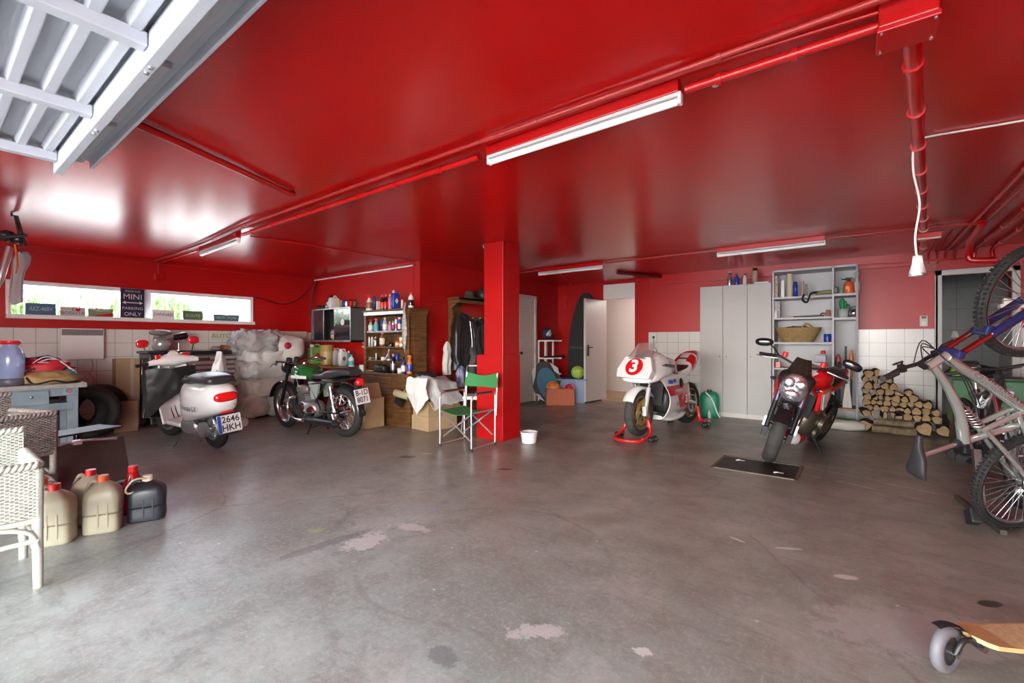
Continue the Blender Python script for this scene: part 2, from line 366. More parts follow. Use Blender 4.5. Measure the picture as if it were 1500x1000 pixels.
    def xf(s, M, start=0):
        for i in range(start, len(s.v)): s.v[i] = tuple(M @ Vector(s.v[i]))
        return s
    def wrinkle(s, amp, freq, start=0, seed=0):
        for i in range(start, len(s.v)):
            p = Vector(s.v[i]); q = p*freq+Vector((seed, seed*2, 0)); s.v[i] = tuple(p+noise.noise_vector(q)*amp+noise.noise_vector(q*2.7)*amp*.4)
        return s
def sup(c, w, h, n=20, e=.6, x=None, ax='x', taper=0):
    """superellipse ring across ax, centre c, half sizes w,h; taper narrows the top"""
    out = []
    for i in range(n):
        t = 2*PI*i/n; a = math.copysign(abs(math.cos(t))**e, math.cos(t))*w; b = math.copysign(abs(math.sin(t))**e, math.sin(t))*h
        a *= 1-taper*(b/h) if h else 1
        if ax == 'x': out.append((c[0], c[1]+a, c[2]+b))
        elif ax == 'z': out.append((c[0]+a, c[1]+b, c[2]))
        else: out.append((c[0]+a, c[1], c[2]+b))
    return out
def smp(pts, k=4):
    P = [Vector(p) for p in pts]; out = []
    for i in range(len(P)-1):
        a, b, c, d = P[max(i-1, 0)], P[i], P[i+1], P[min(i+2, len(P)-1)]
        for j in range(k):
            t = j/k; out.append(.5*((2*b)+(c-a)*t+(2*a-5*b+4*c-d)*t*t+(3*b-a-3*c+d)*t**3))
    return out+[P[-1]]
def lerp_rings(keys, k=4):
    """catmull between rings (lists of points) for smooth lofts"""
    n = len(keys[0]); cols = [smp([r[i] for r in keys], k) for i in range(n)]
    return [[c[j] for c in cols] for j in range(len(cols[0]))]

def ob(name, mb, mats, parent=None, bevel=0, sub=0, label=None, cat=None, group=None, kind=None, loc=None, rot=None, segs=2):
    me = bpy.data.meshes.new(name); me.from_pydata(mb.v, [], mb.f)
    if not isinstance(mats, (list, tuple)): mats = [mats]
    for m in mats: me.materials.append(m)
    me.polygons.foreach_set('material_index', mb.m); me.polygons.foreach_set('use_smooth', mb.sm); me.update()
    o = bpy.data.objects.new(name, me); COL.objects.link(o)
    if parent: o.parent = parent
    if loc is not None: o.location = loc
    if rot is not None: o.rotation_euler = rot
    if bevel:
        b = o.modifiers.new('b', 'BEVEL'); b.width = bevel; b.segments = segs; b.limit_method = 'ANGLE'; b.angle_limit = math.radians(40)
    if sub: o.modifiers.new('s', 'SUBSURF').levels = sub; o.modifiers['s'].render_levels = sub
    tag(o, label, cat, group, kind); return o
def tag(o, label=None, cat=None, group=None, kind=None):
    if label: o['label'] = label
    if cat: o['category'] = cat
    if group: o['group'] = group
    if kind: o['kind'] = kind
    return o
def thing(name, label, cat, loc=(0, 0, 0), rz=0, group=None, rot=None, sc=None):
    o = bpy.data.objects.new(name, None); COL.objects.link(o); o.location = loc; o.rotation_euler = rot or (0, 0, rz); o.empty_display_size = .1
    if sc: o.scale = (sc, sc, sc)
    tag(o, label, cat, group); return o
def copy_tree(o, parent=None):
    c = o.copy(); COL.objects.link(c); c.parent = parent
    for ch in list(o.children): copy_tree(ch, c)
    return c
def struct(name, mb, m, **k): return ob(name, mb, m, kind='structure', **k)
HC = 2.51
# ================================================================== the room
YB = 8.62
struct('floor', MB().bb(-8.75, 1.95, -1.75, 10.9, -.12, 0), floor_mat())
struct('ceiling', MB().bb(-8.75, 1.95, -1.75, 10.9, HC, HC+.2), ceiling_mat())
# window wall with its opening
w = MB(); WX = -8.6; wy0, wy1, wz0, wz1 = .70, 3.66, 1.545, 2.04
w.bb(WX-.15, WX, -1.75, wy0, 0, HC).bb(WX-.15, WX, wy1, 4.75, 0, HC).bb(WX-.15, WX, wy0, wy1, 0, wz0).bb(WX-.15, WX, wy0, wy1, wz1, HC)
struct('wall_left', w, wall_tile)
struct('wall_behind_shelves', MB().bb(-8.75, -5.56, 4.75, 4.9, 0, HC), wall_red)
w = MB().bb(-5.55, -5.4, 4.75, 7.27, 0, HC).bb(-5.55, -5.4, 7.27, 7.95, 2.16, HC).bb(-5.55, -5.4, 7.95, 9.0, 0, HC)
struct('wall_middle', w, wall_red)
w = MB().bb(-5.4, -4.29, 8.85, 9.0, 0, HC).bb(-3.5, -3.2, 8.85, 9.0, 0, HC).bb(-4.29, -3.5, 8.85, 9.0, 2.45, HC)
struct('wall_back_left', w, wall_red)
struct('wall_closet', MB().bb(-6.5, -6.4, 4.9, 9.0, 0, HC).bb(-6.4, -5.55, 8.9, 9.0, 0, HC), wall_red)
struct('trim_1', MB().bb(-4.29, -3.5, 8.87, 8.95, 2.14, 2.47), white)          # white panel over the doorway
struct('column', MB().bb(-3.83, -3.52, 4.45, 4.8, 0, HC).bb(-3.95, -3.515, 4.44, 4.81, 0, 1.08), wall_red, bevel=.006)
struct('column', MB().bb(-3.52, -3.2, 8.68, 8.9, 0, HC), wall_red, bevel=.006)
w = MB().bb(-3.2, .87, YB, YB+.15, 0, HC).bb(.87, 1.6, YB, YB+.15, 2.2, HC).bb(1.6, 1.95, YB, YB+.15, 0, HC).bb(-3.21, -3.2, 8.6, 9, 0, HC)
struct('wall_back', w, wall_tile)
struct('wall_right', MB().bb(1.8, 1.95, -1.75, YB, 0, HC), wall_red)
struct('wall_front', MB().bb(-8.75, -4.3, -1.75, -1.6, 0, HC).bb(1.6, 1.95, -1.75, -1.6, 0, HC).bb(-4.3, 1.6, -1.75, -1.6, 2.38, HC), wall_red)
struct('trim_2', MB().bb(-3.0, .87, YB-.05, YB, 2.33, HC), red_paint)          # beam along the top of the back wall
# hallway behind the open door
hw = mat('hall_grey', (.62, .61, .58), .5); hf = mat('hall_boards', (.38, .29, .17), .35, var=.2, stretch=(1, 8, 1))
struct('wall_hall', MB().bb(-5.2, -5.1, 9, 10.9, 0, 2.6).bb(-5.2, -2.4, 10.3, 10.4, 0, 2.6).bb(-2.5, -2.4, 9, 10.4, 0, 2.6).bb(-5.1, -4.29, 9.0, 9.02, 0, 2.5).bb(-3.5, -2.5, 9.0, 9.02, 0, 2.5), hw)
struct('floor_hall', MB().bb(-5.1, -2.5, 9.0, 10.3, 0, .05).bb(-4.29, -3.5, 8.8, 9.0, 0, .035), hf)
dr = mat('store_tiles', (.2, .21, .2), .3, var=.1)
gt = mat('store_grout', (.1, .1, .1), .6)
w = MB().bb(.6, 1.9, 10.7, 10.85, 0, 2.5).bb(.5, .6, YB+.15, 10.85, 0, 2.5).bb(1.85, 1.95, YB+.15, 10.85, 0, 2.5)
for i in range(1, 7): w.bb(.6, 1.85, 10.697, 10.7, i*.36, i*.36+.006, 1)
for i in range(5): w.bb(.75+i*.3, .756+i*.3, 10.697, 10.7, 0, 2.5, 1)
struct('wall_store', w, [dr, gt])
struct('ceiling_sky_blocker', MB().bb(-7, 3, -5.6, -1.76, 2.62, 2.8).bb(-4.6, -4.3, -1.9, -1.76, 0, 2.62), white)   # unseen slab added outside the entrance to block high sky light
# outside ground, hedge, fence seen through the window
struct('ground', MB().bb(-40, 30, -40, 40, -.3, -.14), mat('outdoor_concrete', (.45, .44, .42), .8, var=.2, vscale=.6))
fe = MB()
for i in range(30): fe.cyl((-9.9, -1.2+i*.22, 0), (-9.9, -1.2+i*.22, 2.13), .014, n=6).cyl((-9.9, -1.2+i*.22, 2.13), (-9.9, -1.2+i*.22, 2.22), .014, .001, n=6)
fe.cyl((-9.9, -1.5, 2.06), (-9.9, 5.6, 2.06), .008, n=6).cyl((-9.9, -1.5, .4), (-9.9, 5.6, .4), .012, n=6)
ob('iron_fence', fe, mat('grey_iron', (.18, .2, .24), .5), label='grey iron railing with pointed bars outside the strip window', cat='fence')
leaf = mat('leaves', (.05, .13, .02), .6, col2=(.10, .2, .03), vscale=9)
def shrub(x, y, z, rx, ry, rz, n, label, name='garden_shrub'):
    t = thing(name, label, 'shrub', (x, y, 0)); m = MB(); random.seed(int(x*-31+y*17))
    for i in range(n):
        u, vv, ww = random.gauss(0, .5), random.gauss(0, .5), random.gauss(0, .5); p = V(u*rx, vv*ry, z+ww*rz)
        a = Euler((random.random()*6, random.random()*6, 0)).to_matrix(); L = .05+.06*random.random()
        m.add([p+a @ V(-L, 0, 0), p+a @ V(0, -.035, .01), p+a @ V(L, 0, 0), p+a @ V(0, .035, .01)], [(0, 1, 2, 3)], 0, False)
    ob('foliage', m, leaf, t)
    st = MB().tube([(0, 0, -.14), (.03, .02, z*.6), (-.02, .04, z)], [.05, .04, .015])
    for i in range(7): st.tube([(0, 0, z*.5), (random.uniform(-rx, rx)*.5, random.uniform(-ry, ry)*.6, z+rz*.4)], [.02, .006], n=5)
    ob('stem', st, mat('bark', (.12, .09, .06), .9, var=.4), t)
shrub(-12.0, -.6, 1.7, .6, .9, .42, 2200, 'leafy garden bush outside, at the left end of the strip window')
shrub(-12.4, 1.3, 1.75, .6, .8, .4, 2200, 'leafy bush behind the railing, above the middle plates of the window')
shrub(-12.0, 3.3, 1.95, .6, .9, .5, 2600, 'tall bright green bush outside, behind the dark parking sign')
shrub(-13.2, 6.3, 1.8, .7, .5, .35, 1200, 'small green bush outside, at the right end of the strip window')
hs = thing('white_house', 'white house wall with a barred opening, outside the right window pane', 'house', (-13.5, 5.1, 0))
ob('wall', MB().bb(-.3, .3, -.55, .45, -.14, 2.75), white, hs)
ob('grille', MB().bb(.3, .33, -.4, -.38, .5, 2.6).bb(.3, .33, -.1, -.08, .5, 2.6).bb(.3, .33, .2, .22, .5, 2.6).bb(.3, .33, -.5, .4, 1.9, 1.93).bb(.3, .33, -.5, .4, 2.3, 2.33), mat('grey_iron', (.18, .2, .24)), hs)
# window frame and glass
f = MB(); t_ = .055
f.bb(WX-.1, WX+.11, wy0+.001, wy1-.001, wz0+.001, wz0+t_).bb(WX-.1, WX+.03, wy0+.001, wy1-.001, wz1-t_, wz1-.001).bb(WX-.1, WX+.03, wy0+.001, wy0+t_, wz0+t_, wz1-t_).bb(WX-.1, WX+.03, wy1-t_, wy1-.001, wz0+t_, wz1-t_).bb(WX-.1, WX+.02, 2.09, 2.19, wz0+t_, wz1-t_)
win = struct('window_1', f, white, bevel=.004)
ob('pane', MB().bb(WX-.06, WX-.055, wy0+.03, 2.1, wz0+.03, wz1-.03).bb(WX-.06, WX-.055, 2.17, wy1-.03, wz0+.03, wz1-.03), mat('window_glass', (1, 1, 1), 0, trans=1, alpha=.25), win)
# doors
def door_frame(mb, x0, x1, y, z, t=.07, d=.06, ax='y'):
    if ax == 'y': mb.bb(x0-t, x0, y-d, y+.02, 0, z+t).bb(x1, x1+t, y-d, y+.02, 0, z+t).bb(x0-t, x1+t, y-d, y+.02, z, z+t)
    else: mb.bb(y-.02, y+d, x0-t, x0, 0, z+t).bb(y-.02, y+d, x1, x1+t, 0, z+t).bb(y-.02, y+d, x0-t, x1+t, z, z+t)
m = MB(); door_frame(m, 7.27, 7.88, -5.4, 2.14, .06, .03, 'x'); struct('trim_3', m, offwhite, bevel=.004)
dd = struct('door_1', MB().bb(-5.43, -5.39, 7.27, 7.88, .01, 2.14).bb(-5.39, -5.383, 7.34, 7.81, .15, 1.0).bb(-5.39, -5.383, 7.34, 7.81, 1.12, 2.05), offwhite, bevel=.003)
ob('hinge', MB().cyl((-5.372, 7.86, 1.85), (-5.372, 7.86, 1.95), .01).cyl((-5.372, 7.86, .25), (-5.372, 7.86, .35), .01).cyl((-5.372, 7.86, 1.0), (-5.372, 7.86, 1.1), .01), steel, dd)
ob('handle', MB().ell((-5.34, 7.35, 1.02), (.03, .03, .03)).cyl((-5.39, 7.35, 1.02), (-5.34, 7.35, 1.02), .012), blackg, dd)
# open grey door with its edge towards the camera
L = MB().bb(-.02, .02, -.76, 0, .03, 2.12)
dl = struct('door_2', L, mat('grey_door', (.47, .46, .45), .4), loc=(-4.28, 8.96, 0), rot=(0, 0, math.radians(-7)), bevel=.003)
ob('edge_strip', MB().bb(-.022, .022, -.775, -.76, .03, 2.12), offwhite, dl)
ob('handle', MB().box((.035, -.70, 1.08), (.02, .035, .2)).tube([(.03, -.70, 1.13), (.07, -.70, 1.13), (.075, -.6, 1.13)], .009).box((.03, -.7, .98), (.02, .03, .05)), blackg, dl)
m = MB(); door_frame(m, .94, 1.6, YB, 2.16, .075, .05); m.bb(.87, .9, YB-.05, YB+.15, 0, 2.2); struct('trim_4', m, mat('grey_white', (.55, .55, .52), .4), bevel=.005)
struct('baseboard_back', MB().bb(-3.2, -2.2, YB-.012, YB, 0, .07), white)

# ------------------------------------------------------------------ tilting garage door, raised under the ceiling
gw = mat('white_steel', (.47, .50, .55), .45, var=.05)
gd = thing('garage_door', 'raised white sheet-metal garage door with square bars, overhead at top left', 'garage door', (0, 0, 2.3))
X0, X1, Y0, Y1 = -3.72, 1.35, -1.55, .66
m = MB().bb(X0, X1, Y0, .54, .055, .06)
n = 12
for i in range(n):
    y = Y0+.12+i*(Y1-.14-Y0-.15)/n
ob('panel', m, gw, gd)
for i in range(17):
    y = .455-.105*i; ob('rib', MB().prism([(y-.028, .055), (y-.018, .012), (y+.018, .012), (y+.028, .055)], X1-X0-.06, 'x', 0, X0+.03), gw, gd, bevel=.004)
for xx in (-3.62, -2.78, -1.98, -1.18, -.38, .42): ob('crossbar', MB().bb(xx-.028, xx+.028, Y0, .49, -.03, .02), gw, gd, bevel=.005)
ob('track', MB().bb(X0-.02, X1, .492, .532, -.07, .03).bb(X0-.02, X1, .50, .525, .03, .06), gw, gd, bevel=.004)
ob('edge_profile', MB().bb(X0, X1, .51, Y1, .045, .07).bb(X0, X1, Y1-.014, Y1, .0, .07), gw, gd, bevel=.004)
for a in range(6): ob('edge_panel', MB().bb(X0+.03+a*.8, X0+.78+a*.8, .56, .615, .015, .05), gw, gd, bevel=.012)
for a in range(5):
    for dx in (0, .05): ob('fastener', MB().cyl((X0+.86+a*.8+dx, .512, -.078), (X0+.86+a*.8+dx, .512, -.07), .008, n=8), alu, gd)

# ------------------------------------------------------------------ ceiling services
def pipe(name, pts, r, label, cat, mt=red_pipe, clips=0, par=None, n=10):
    m = MB().tube(pts, r, n=n); 
    o = ob(name, m, mt, par, label=label, cat=cat)
    if clips:
        P = [Vector(p) for p in pts]; acc = 0; nx = clips/2
        for i in range(len(P)-1):
            L = (P[i+1]-P[i]).length; d = (P[i+1]-P[i])/max(L, 1e-6)
            while nx < acc+L:
                q = P[i]+d*(nx-acc); ob('clip', MB().cyl(q-d*.012, q+d*.012, r*1.35, n=10), mt, o); nx += clips
            acc += L
    return o
zc = HC
pipe('conduit', [(-8.55, 2.22, zc-.03), (-6.6, 2.2, zc-.03), (-5.9, 2.16, zc-.03), (-5.2, 2.12, zc-.03), (.6, 2.10, zc-.03)], .013, 'upper thin red conduit of the pair crossing the whole ceiling', 'conduit', mat('dull_red_pipe', (.4, .03, .025), .3), .95)
pipe('conduit', [(-8.55, 2.26, zc-.02), (-6.4, 2.23, zc-.02), (-5.6, 2.18, zc-.02), (-4.9, 2.145, zc-.02), (-1.0, 2.135, zc-.02), (-.4, 2.16, zc-.02), (.1, 2.2, zc-.02)], .008, 'thin red cable running close beside the ceiling conduit', 'cable', red_pipe)
pipe('conduit', [(-5.6, 2.27, zc-.04), (-1.99, 2.26, zc-.04)], .02, 'thick red conduit between the near and the left tube lights', 'conduit', red_pipe, .5)
pipe('conduit', [(-.66, 2.26, zc-.04), (.07, 2.26, zc-.04)], .02, 'thick red conduit from the near tube light to the junction box', 'conduit', red_pipe, .3)
pipe('conduit', [(-8.56, 2.3, zc-.04), (-7.05, 2.3, zc-.04)], .014, 'short red conduit from the window wall to the left tube light', 'conduit', red_pipe)
j = thing('junction_box', 'square red electrical junction box on the ceiling at upper right', 'junction box', (.15, 2.26, zc-.06))
ob('body', MB().box((0, 0, .02), (.17, .16, .1)), red_paint, j, bevel=.006)
ob('cover', MB().box((0, 0, -.04), (.18, .17, .02)), red_paint, j, bevel=.004)
for sx_ in (-.075, .075):
    for sy_ in (-.07, .07): ob('screw', MB().cyl((sx_, sy_, -.056), (sx_, sy_, -.045), .006), alu, j)
pipe('soil_pipe', [(.17, 2.36, zc-.05), (.6, 6.82, zc-.07), (.66, 7.6, zc-.09), (.7, YB-.04, zc-.11)], .03, 'fat red pipe running away from the junction box to the back wall', 'pipe', red_pipe, .55, n=14)
pipe('branch_pipe', [(-3.2, .66, zc-.03), (-3.3, .9, zc-.03), (-3.75, 1.89, zc-.03), (-3.77, 1.93, zc-.02)], .022, 'short red pipe emerging from beside the white garage door', 'pipe', red_pipe)
pipe('conduit', [(-5.35, 6.6, zc-.02), (-2.3, 6.6, zc-.02), (.83, 6.62, zc-.03), (1.0, 6.66, zc-.04)], .014, 'red conduit crossing the far part of the ceiling behind the column', 'conduit', mat('dull_red_pipe', (.4, .03, .025)), .9)
pipe('conduit', [(-5.7, 2.4, zc-.015), (-5.6, 3.3, zc-.015), (-5.5, 4.74, zc-.015)], .009, 'thin dark red conduit from the left tube light to the wall corner', 'conduit', red_pipe)
pipe('conduit', [(WX+.02, -1.5, 2.44), (WX+.02, 2.3, 2.45), (WX+.02, 4.7, 2.46)], .009, 'red conduit running along the top of the window wall', 'conduit', red_pipe)
pipe('conduit', [(WX+.02, 2.28, 2.44), (WX+.02, 2.28, 2.3)], .009, 'short vertical red conduit above the window wall socket box', 'conduit', red_pipe)
ob('socket_box', MB().box((WX+.025, 2.29, 2.24), (.05, .12, .1)), red_paint, bevel=.006, label='small square red-painted box on the window wall, above the window', cat='socket box')
pipe('conduit', [(-.9, YB-.07, 2.39), (.25, YB-.07, 2.39), (.3, YB-.07, 2.38), (1.2, YB-.07, 2.38)], .01, 'red conduit along the back wall beam above the woodpile', 'conduit', red_pipe, .4)
for k, (dx, lb) in enumerate(((.97, 'left'), (1.06, 'middle'), (1.25, 'wide'), (1.42, 'outermost right'))):
    pipe('conduit', [(dx-.02, 2.0+k*.3, zc-.03-.01*k), (dx, YB-.3, zc-.03), (dx, YB-.06, zc-.05), (dx, YB-.06, 2.36)], .014+.007*(k > 1), 'dark red pipe along the right ceiling edge, %s one of four' % lb, 'pipe', red_pipe, .8)
for k, px in enumerate((1382, 1397)):
    p = onz(px, 340, zc-.03); pipe('conduit', [(p.x, p.y, zc-.02), (p.x+.02, YB-.06, zc-.03), (p.x+.02, YB-.06, 2.33)], .011, 'thin red drop conduit above the doorway, %s of the two' % ('left' if k == 0 else 'right'), 'conduit', red_pipe)
pipe('drain_pipe', smp([(1.02, 6.6, zc-.04), (1.03, 6.7, zc-.06), (1.05, 7.4, zc-.1), (1.07, 7.6, zc-.18), (1.07, 7.65, 2.28), (1.1, 7.65, 2.22), (1.3, 7.65, 2.2)], 3), .035, 'fat red elbow pipe dropping from the ceiling above the bicycle wheel', 'pipe', red_pipe, 0, n=14)
wc = pipe('hanging_socket', smp([(2.0-.25, 3.86, zc-.01), (.8, 3.8, zc-.01), (.34, 3.74, zc-.012), (.285, 3.74, zc-.04), (.28, 3.74, 2.3), (.31, 3.75, 2.1), (.29, 3.76, 1.9), (.3, 3.75, 1.74)], 5), .006, 'white lamp cable hanging down from the ceiling with a white socket', 'cable', white)
ob('socket', MB().lathe([(0, .08), (.022, .08), (.027, .03), (.04, -.02), (.043, -.045), (.03, -.047), (0, -.03)], (.3, 3.75, 1.70), n=4), white_gloss, wc, bevel=.006)

def tube_light(p0, p1, label, drop=.1, red=True, tube_r=.018, near=False):
    p0 = Vector(p0); p1 = Vector(p1); L = (p1-p0).length; c = (p0+p1)/2; a = math.atan2((p1-p0).y, (p1-p0).x)
    t = thing('tube_light', label, 'light', (c.x, c.y, c.z), a)
    ob('housing', MB().box((0, 0, -.03), (L, .06, .06)), red_paint if red else white, t, bevel=.004)
    ob('batten', MB().box((0, 0, -.068), (L, .045, .016)).box((0, .022, -.072), (L, .006, .03)), mat('batten_grey', (.6, .6, .6), .35), t, bevel=.002)
    for s in (-1, 1): ob('end_cap', MB().box((s*L/2, 0, -.085), (.018, .04, .06)), white_gloss, t, bevel=.006)
    ob('tube', MB().cyl((-L/2+.01, 0, -.098), (L/2-.01, 0, -.098), tube_r, n=14), mat('fluorescent_tube', (.92, .92, .92), .15), t)
    return t
tube_light((-1.9, 2.26, zc), (-.68, 2.24, zc), 'long fluorescent tube light with red housing, nearest on the ceiling')
tube_light((-7.0, 2.33, zc), (-5.72, 2.28, zc), 'fluorescent tube light with red housing near the window wall')
tube_light((-1.5, 6.6, zc), (-.3, 6.55, zc), 'fluorescent tube light on the ceiling in front of the grey cabinets')
tube_light((-4.4, 6.58, zc), (-3.2, 6.56, zc), 'fluorescent tube light on the ceiling right behind the red column')
t = thing('tube_light', 'bare white fluorescent strip on the red wall above the grey wall cabinet', 'light', (-6.95, 4.72, 2.44))
ob('batten', MB().box((0, .01, 0), (2.9, .03, .03)), red_paint, t); ob('tube', MB().cyl((-1.43, -.02, -.005), (1.43, -.02, -.005), .013), mat('fluorescent_tube', (.9, .9, .9)), t)
t = thing('emergency_light', 'small red emergency light box with white strip under the fat ceiling pipe', 'light', (.62, 6.6, zc-.12))
ob('body', MB().box((0, 0, 0), (.2, .06, .06)), red_paint, t, bevel=.004); ob('diffuser', MB().box((0, -.02, -.035), (.19, .04, .014)), mat('pale_diffuser', (.75, .6, .5), .4), t, bevel=.003)
ob('pendant_cap', MB().cyl((0, 0, 0), (0, 0, .012), .014), white, loc=onz(1048, 126, zc-.013), label='small white round cap on the ceiling near the long tube light', cat='cap')
ob('ceiling_hook', MB().tube(smp([(0, 0, .03), (0, 0, 0), (.03, 0, -.02), (.04, 0, .0)], 3), .004), white, loc=onz(708, 362, zc-.03), label='small white hook on the ceiling corner of the red column', cat='hook')
pipe('conduit', [(-4.1, 6.6, zc-.015), (-4.9, 8.6, zc-.015), (-5.2, 8.82, zc-.02), (-5.2, 8.83, 2.0)], .01, 'dark red conduit dropping beside the black surfboard', 'conduit', red_pipe)
c_ = pipe('black_cable', smp([(-8.45, 4.72, 2.42), (-8.5, 4.5, 2.1), (-8.56, 4.2, 1.95), (-8.57, 3.9, 2.0), (-8.57, 3.7, 2.05)], 4), .008, 'black cable looping across the red wall right of the window', 'cable', mat('dark_cable', (.05, .01, .01), .5))
pipe('black_cable', smp([(-8.3, 4.7, 2.45), (-8.45, 4.71, 2.2), (-8.53, 4.7, 1.9), (-8.55, 4.7, 1.75)], 4), .012, 'black cable hanging in the corner beside the wall cabinet', 'cable', mat('dark_cable', (.05, .01, .01)))
pipe('beam', [(-2.95, 8.6, zc-.03), (-3.4, 7.6, zc-.03)], .03, 'short dark red beam end under the ceiling beside the doorway', 'beam', mat('dark_red', (.15, .01, .01), .5))
# hall lamp
la = bpy.data.lights.new('hall_lamp', 'POINT'); la.energy = 13; la.shadow_soft_size = .12; la.color = (1, .96, .88)
lo = bpy.data.objects.new('hall_lamp', la); COL.objects.link(lo); lo.location = (-3.2, 9.75, 2.3)
# ================================================================== left side: window sill, bench, tool chest, shelves
def licence(px0, px1, ytop, ybot, label, base, txt, tc, rows=1, X=-8.515, group='number plates on the window sill', bg2=None, extra=None):
    pa = onx(px0, ybot, X); pb = onx(px1, ybot, X); h = onx(px0, ytop, X).z-pa.z
    cy = (pa.y+pb.y)/2; wd = pb.y-pa.y; z0 = wz0+t_
    t = thing('number_plate', label, 'number plate', (X, cy, z0), 0, None)
    m = MB().box((0, 0, h/2), (.006, wd, h)); ob('plate', m, base, t, bevel=.002)
    lm = MB()
    if extra: extra(lm, wd, h)
    for (s, sz, z, sx, mi) in txt: lm.text(s, sz, (.004, 0, z*h), (0, 1, 0), (0, 0, 1), mi, sx)
    if lm.v: ob('lettering', lm, tc, t)
    return t
ink = mat('ink', (.02, .02, .025), .5); inkw = mat('white_ink', (.75, .76, .78), .5); palebl = mat('pale_blue_ink', (.4, .55, .62), .5)
licence(37, 82, 448, 465, 'blue number plate with pale raised characters, leftmost on the window sill', mat('plate_blue', (.05, .13, .22), .4), [('AEZ-468V', .075, .5, .68, 0)], [palebl])
licence(88, 125, 453, 466, 'white city plate with a red heart, second from the left on the window sill', mat('plate_grey', (.5, .48, .48), .4), [('I', .07, .72, 1, 0), ('BOGOTA', .055, .3, 1, 0)], [ink, mred],
        extra=lambda m, w, h: m.prism([(.05+.022*math.copysign(abs(math.sin(t))**1.5*1.2, math.sin(t)), h*.72+.004*(5*math.cos(t)-2*math.cos(2*t)-math.cos(3*t))) for t in [i*.35 for i in range(18)]], .001, 'x', 1, .004))
licence(129, 166, 455, 467, 'green and red painted plate between the heart plate and the dark parking sign', mat('plate_olive', (.2, .24, .16), .4), [], [mred, mat('pale_green', (.5, .6, .45))],
        extra=lambda m, w, h: m.prism([(-.1, .01), (.13, .01), (.13, .055), (.03, .035)], .001, 'x', 0, .0035).prism([(-.12, .1), (-.02, .075), (.1, .085), (.1, .095), (-.02, .09), (-.1, .12)], .001, 'x', 1, .0035))
t = thing('parking_sign', 'dark blue tin sign with a white double arrow, in the middle of the window sill', 'sign', (-8.5, (onx(177, 467, -8.5).y+onx(211, 467, -8.5).y)/2, wz0+t_-.02))
ob('plate', MB().box((0, 0, .225), (.006, .285, .45)), mat('navy', (.015, .02, .05), .35), t, bevel=.003)
m = MB().text('SPACE FOR', .036, (.004, 0, .405), (0, 1, 0), (0, 0, 1)).text('MINI', .11, (.004, 0, .325), (0, 1, 0), (0, 0, 1)).text('PARKING', .058, (.004, 0, .155), (0, 1, 0), (0, 0, 1)).text('ONLY', .075, (.004, 0, .07), (0, 1, 0), (0, 0, 1))
m.prism([(-.12, .24), (-.08, .265), (-.08, .246), (.08, .246), (.08, .265), (.12, .24), (.08, .215), (.08, .234), (-.08, .234), (-.08, .215)], .001, 'x', 0, .0035)
m.tube([(.004, -.137, .006), (.004, .137, .006), (.004, .137, .444), (.004, -.137, .444)], .0015, n=4, closed=True)
ob('lettering', m, inkw, t)
licence(223, 255, 456, 469, 'white number plate with dark characters, first plate right of the window mullion', plate_w, [('5WHN400', .075, .45, .72, 0)], [ink])
licence(268, 297, 458, 471, 'olive green road plate in the middle of the right window pane', mat('plate_green', (.1, .17, .09), .4), [('ROUTE', .07, .45, .9, 0)], [mat('pale_green', (.5, .6, .45))])
licence(313, 350, 463, 472, 'low blue-green city name plate, rightmost on the window sill', mat('plate_teal', (.05, .13, .17), .4), [('NEW YORK', .065, .5, 1, 0)], [mat('pale_green', (.5, .6, .45))])

t = thing('wall_heater', 'flat white electric panel heater with a grey grille, on the tiles under the window', 'heater', (-8.6, 1.41, 1.0))
ob('body', MB().bb(.02, .1, -.22, .22, 0, .43), white, t, bevel=.008)
m = MB()
for i in range(26): m.bb(.1, .106, -.205+i*.0158, -.195+i*.0158, .34, .41)
ob('grille', m, mat('grille_grey', (.25, .25, .25), .5), t)
ob('grille_back', MB().bb(.098, .1015, -.21, .21, .335, .415), mat('grille_back', (.1, .1, .1)), t)
ob('cord', MB().tube(smp([(.05, .1, 0), (.04, .11, -.12), (.03, .08, -.2), (.03, .12, -.28), (.03, .1, -.45)], 4), .006), mat('pinkish_cable', (.5, .35, .35)), t)

bw = mat('bench_blue_grey', (.27, .35, .40), .45, var=.25, vscale=6); bwt = mat('bench_top_worn', (.25, .22, .2), .5, col2=(.42, .44, .42), vscale=5)
BZ = .78
t = thing('workbench', 'blue-grey painted metal workbench with drawers, at the left edge', 'workbench', (-7.3, .4, 0))
ob('worktop', MB().bb(-.36, .28, -.75, .80, BZ-.05, BZ), bwt, t, bevel=.006)
ob('apron', MB().bb(-.32, .2, -.7, .74, BZ-.14, BZ-.05), bw, t, bevel=.004)
ob('rail', MB().bb(-.3, .17, -.68, .70, BZ-.30, BZ-.22), bw, t, bevel=.004)
for (x, y) in ((.12, .7), (-.27, .7), (.12, -.66), (-.27, -.66)): ob('leg', MB().bb(x-.04, x+.04, y-.045, y+.045, 0, BZ-.05), bw, t, bevel=.004)
for k, y in enumerate((.05, .36)):
    dw = ob('drawer', MB().bb(.18, .225, y-.14, y+.14, BZ-.22, BZ-.07), bw, t, bevel=.004); ob('knob', MB().ell((.24, y, BZ-.13), (.015, .015, .015)), alu, dw)
ob('apron_bolt', MB().cyl((.2, .66, BZ-.09), (.212, .66, BZ-.09), .025), alu, t)
p = onz(12, 556, BZ)
t = thing('water_jar', 'big clear blue-tinted plastic water jar with a red lid, on the workbench', 'jar', (-7.15, .62, BZ))
ob('jar', MB().lathe([(0, 0), (.10, 0), (.105, .02), (.102, .14), (.108, .15), (.108, .32), (.09, .38), (.06, .42), (.06, .44)], n=24), mat('blue_clear_plastic', (.45, .55, .85), .15, trans=.45), t)
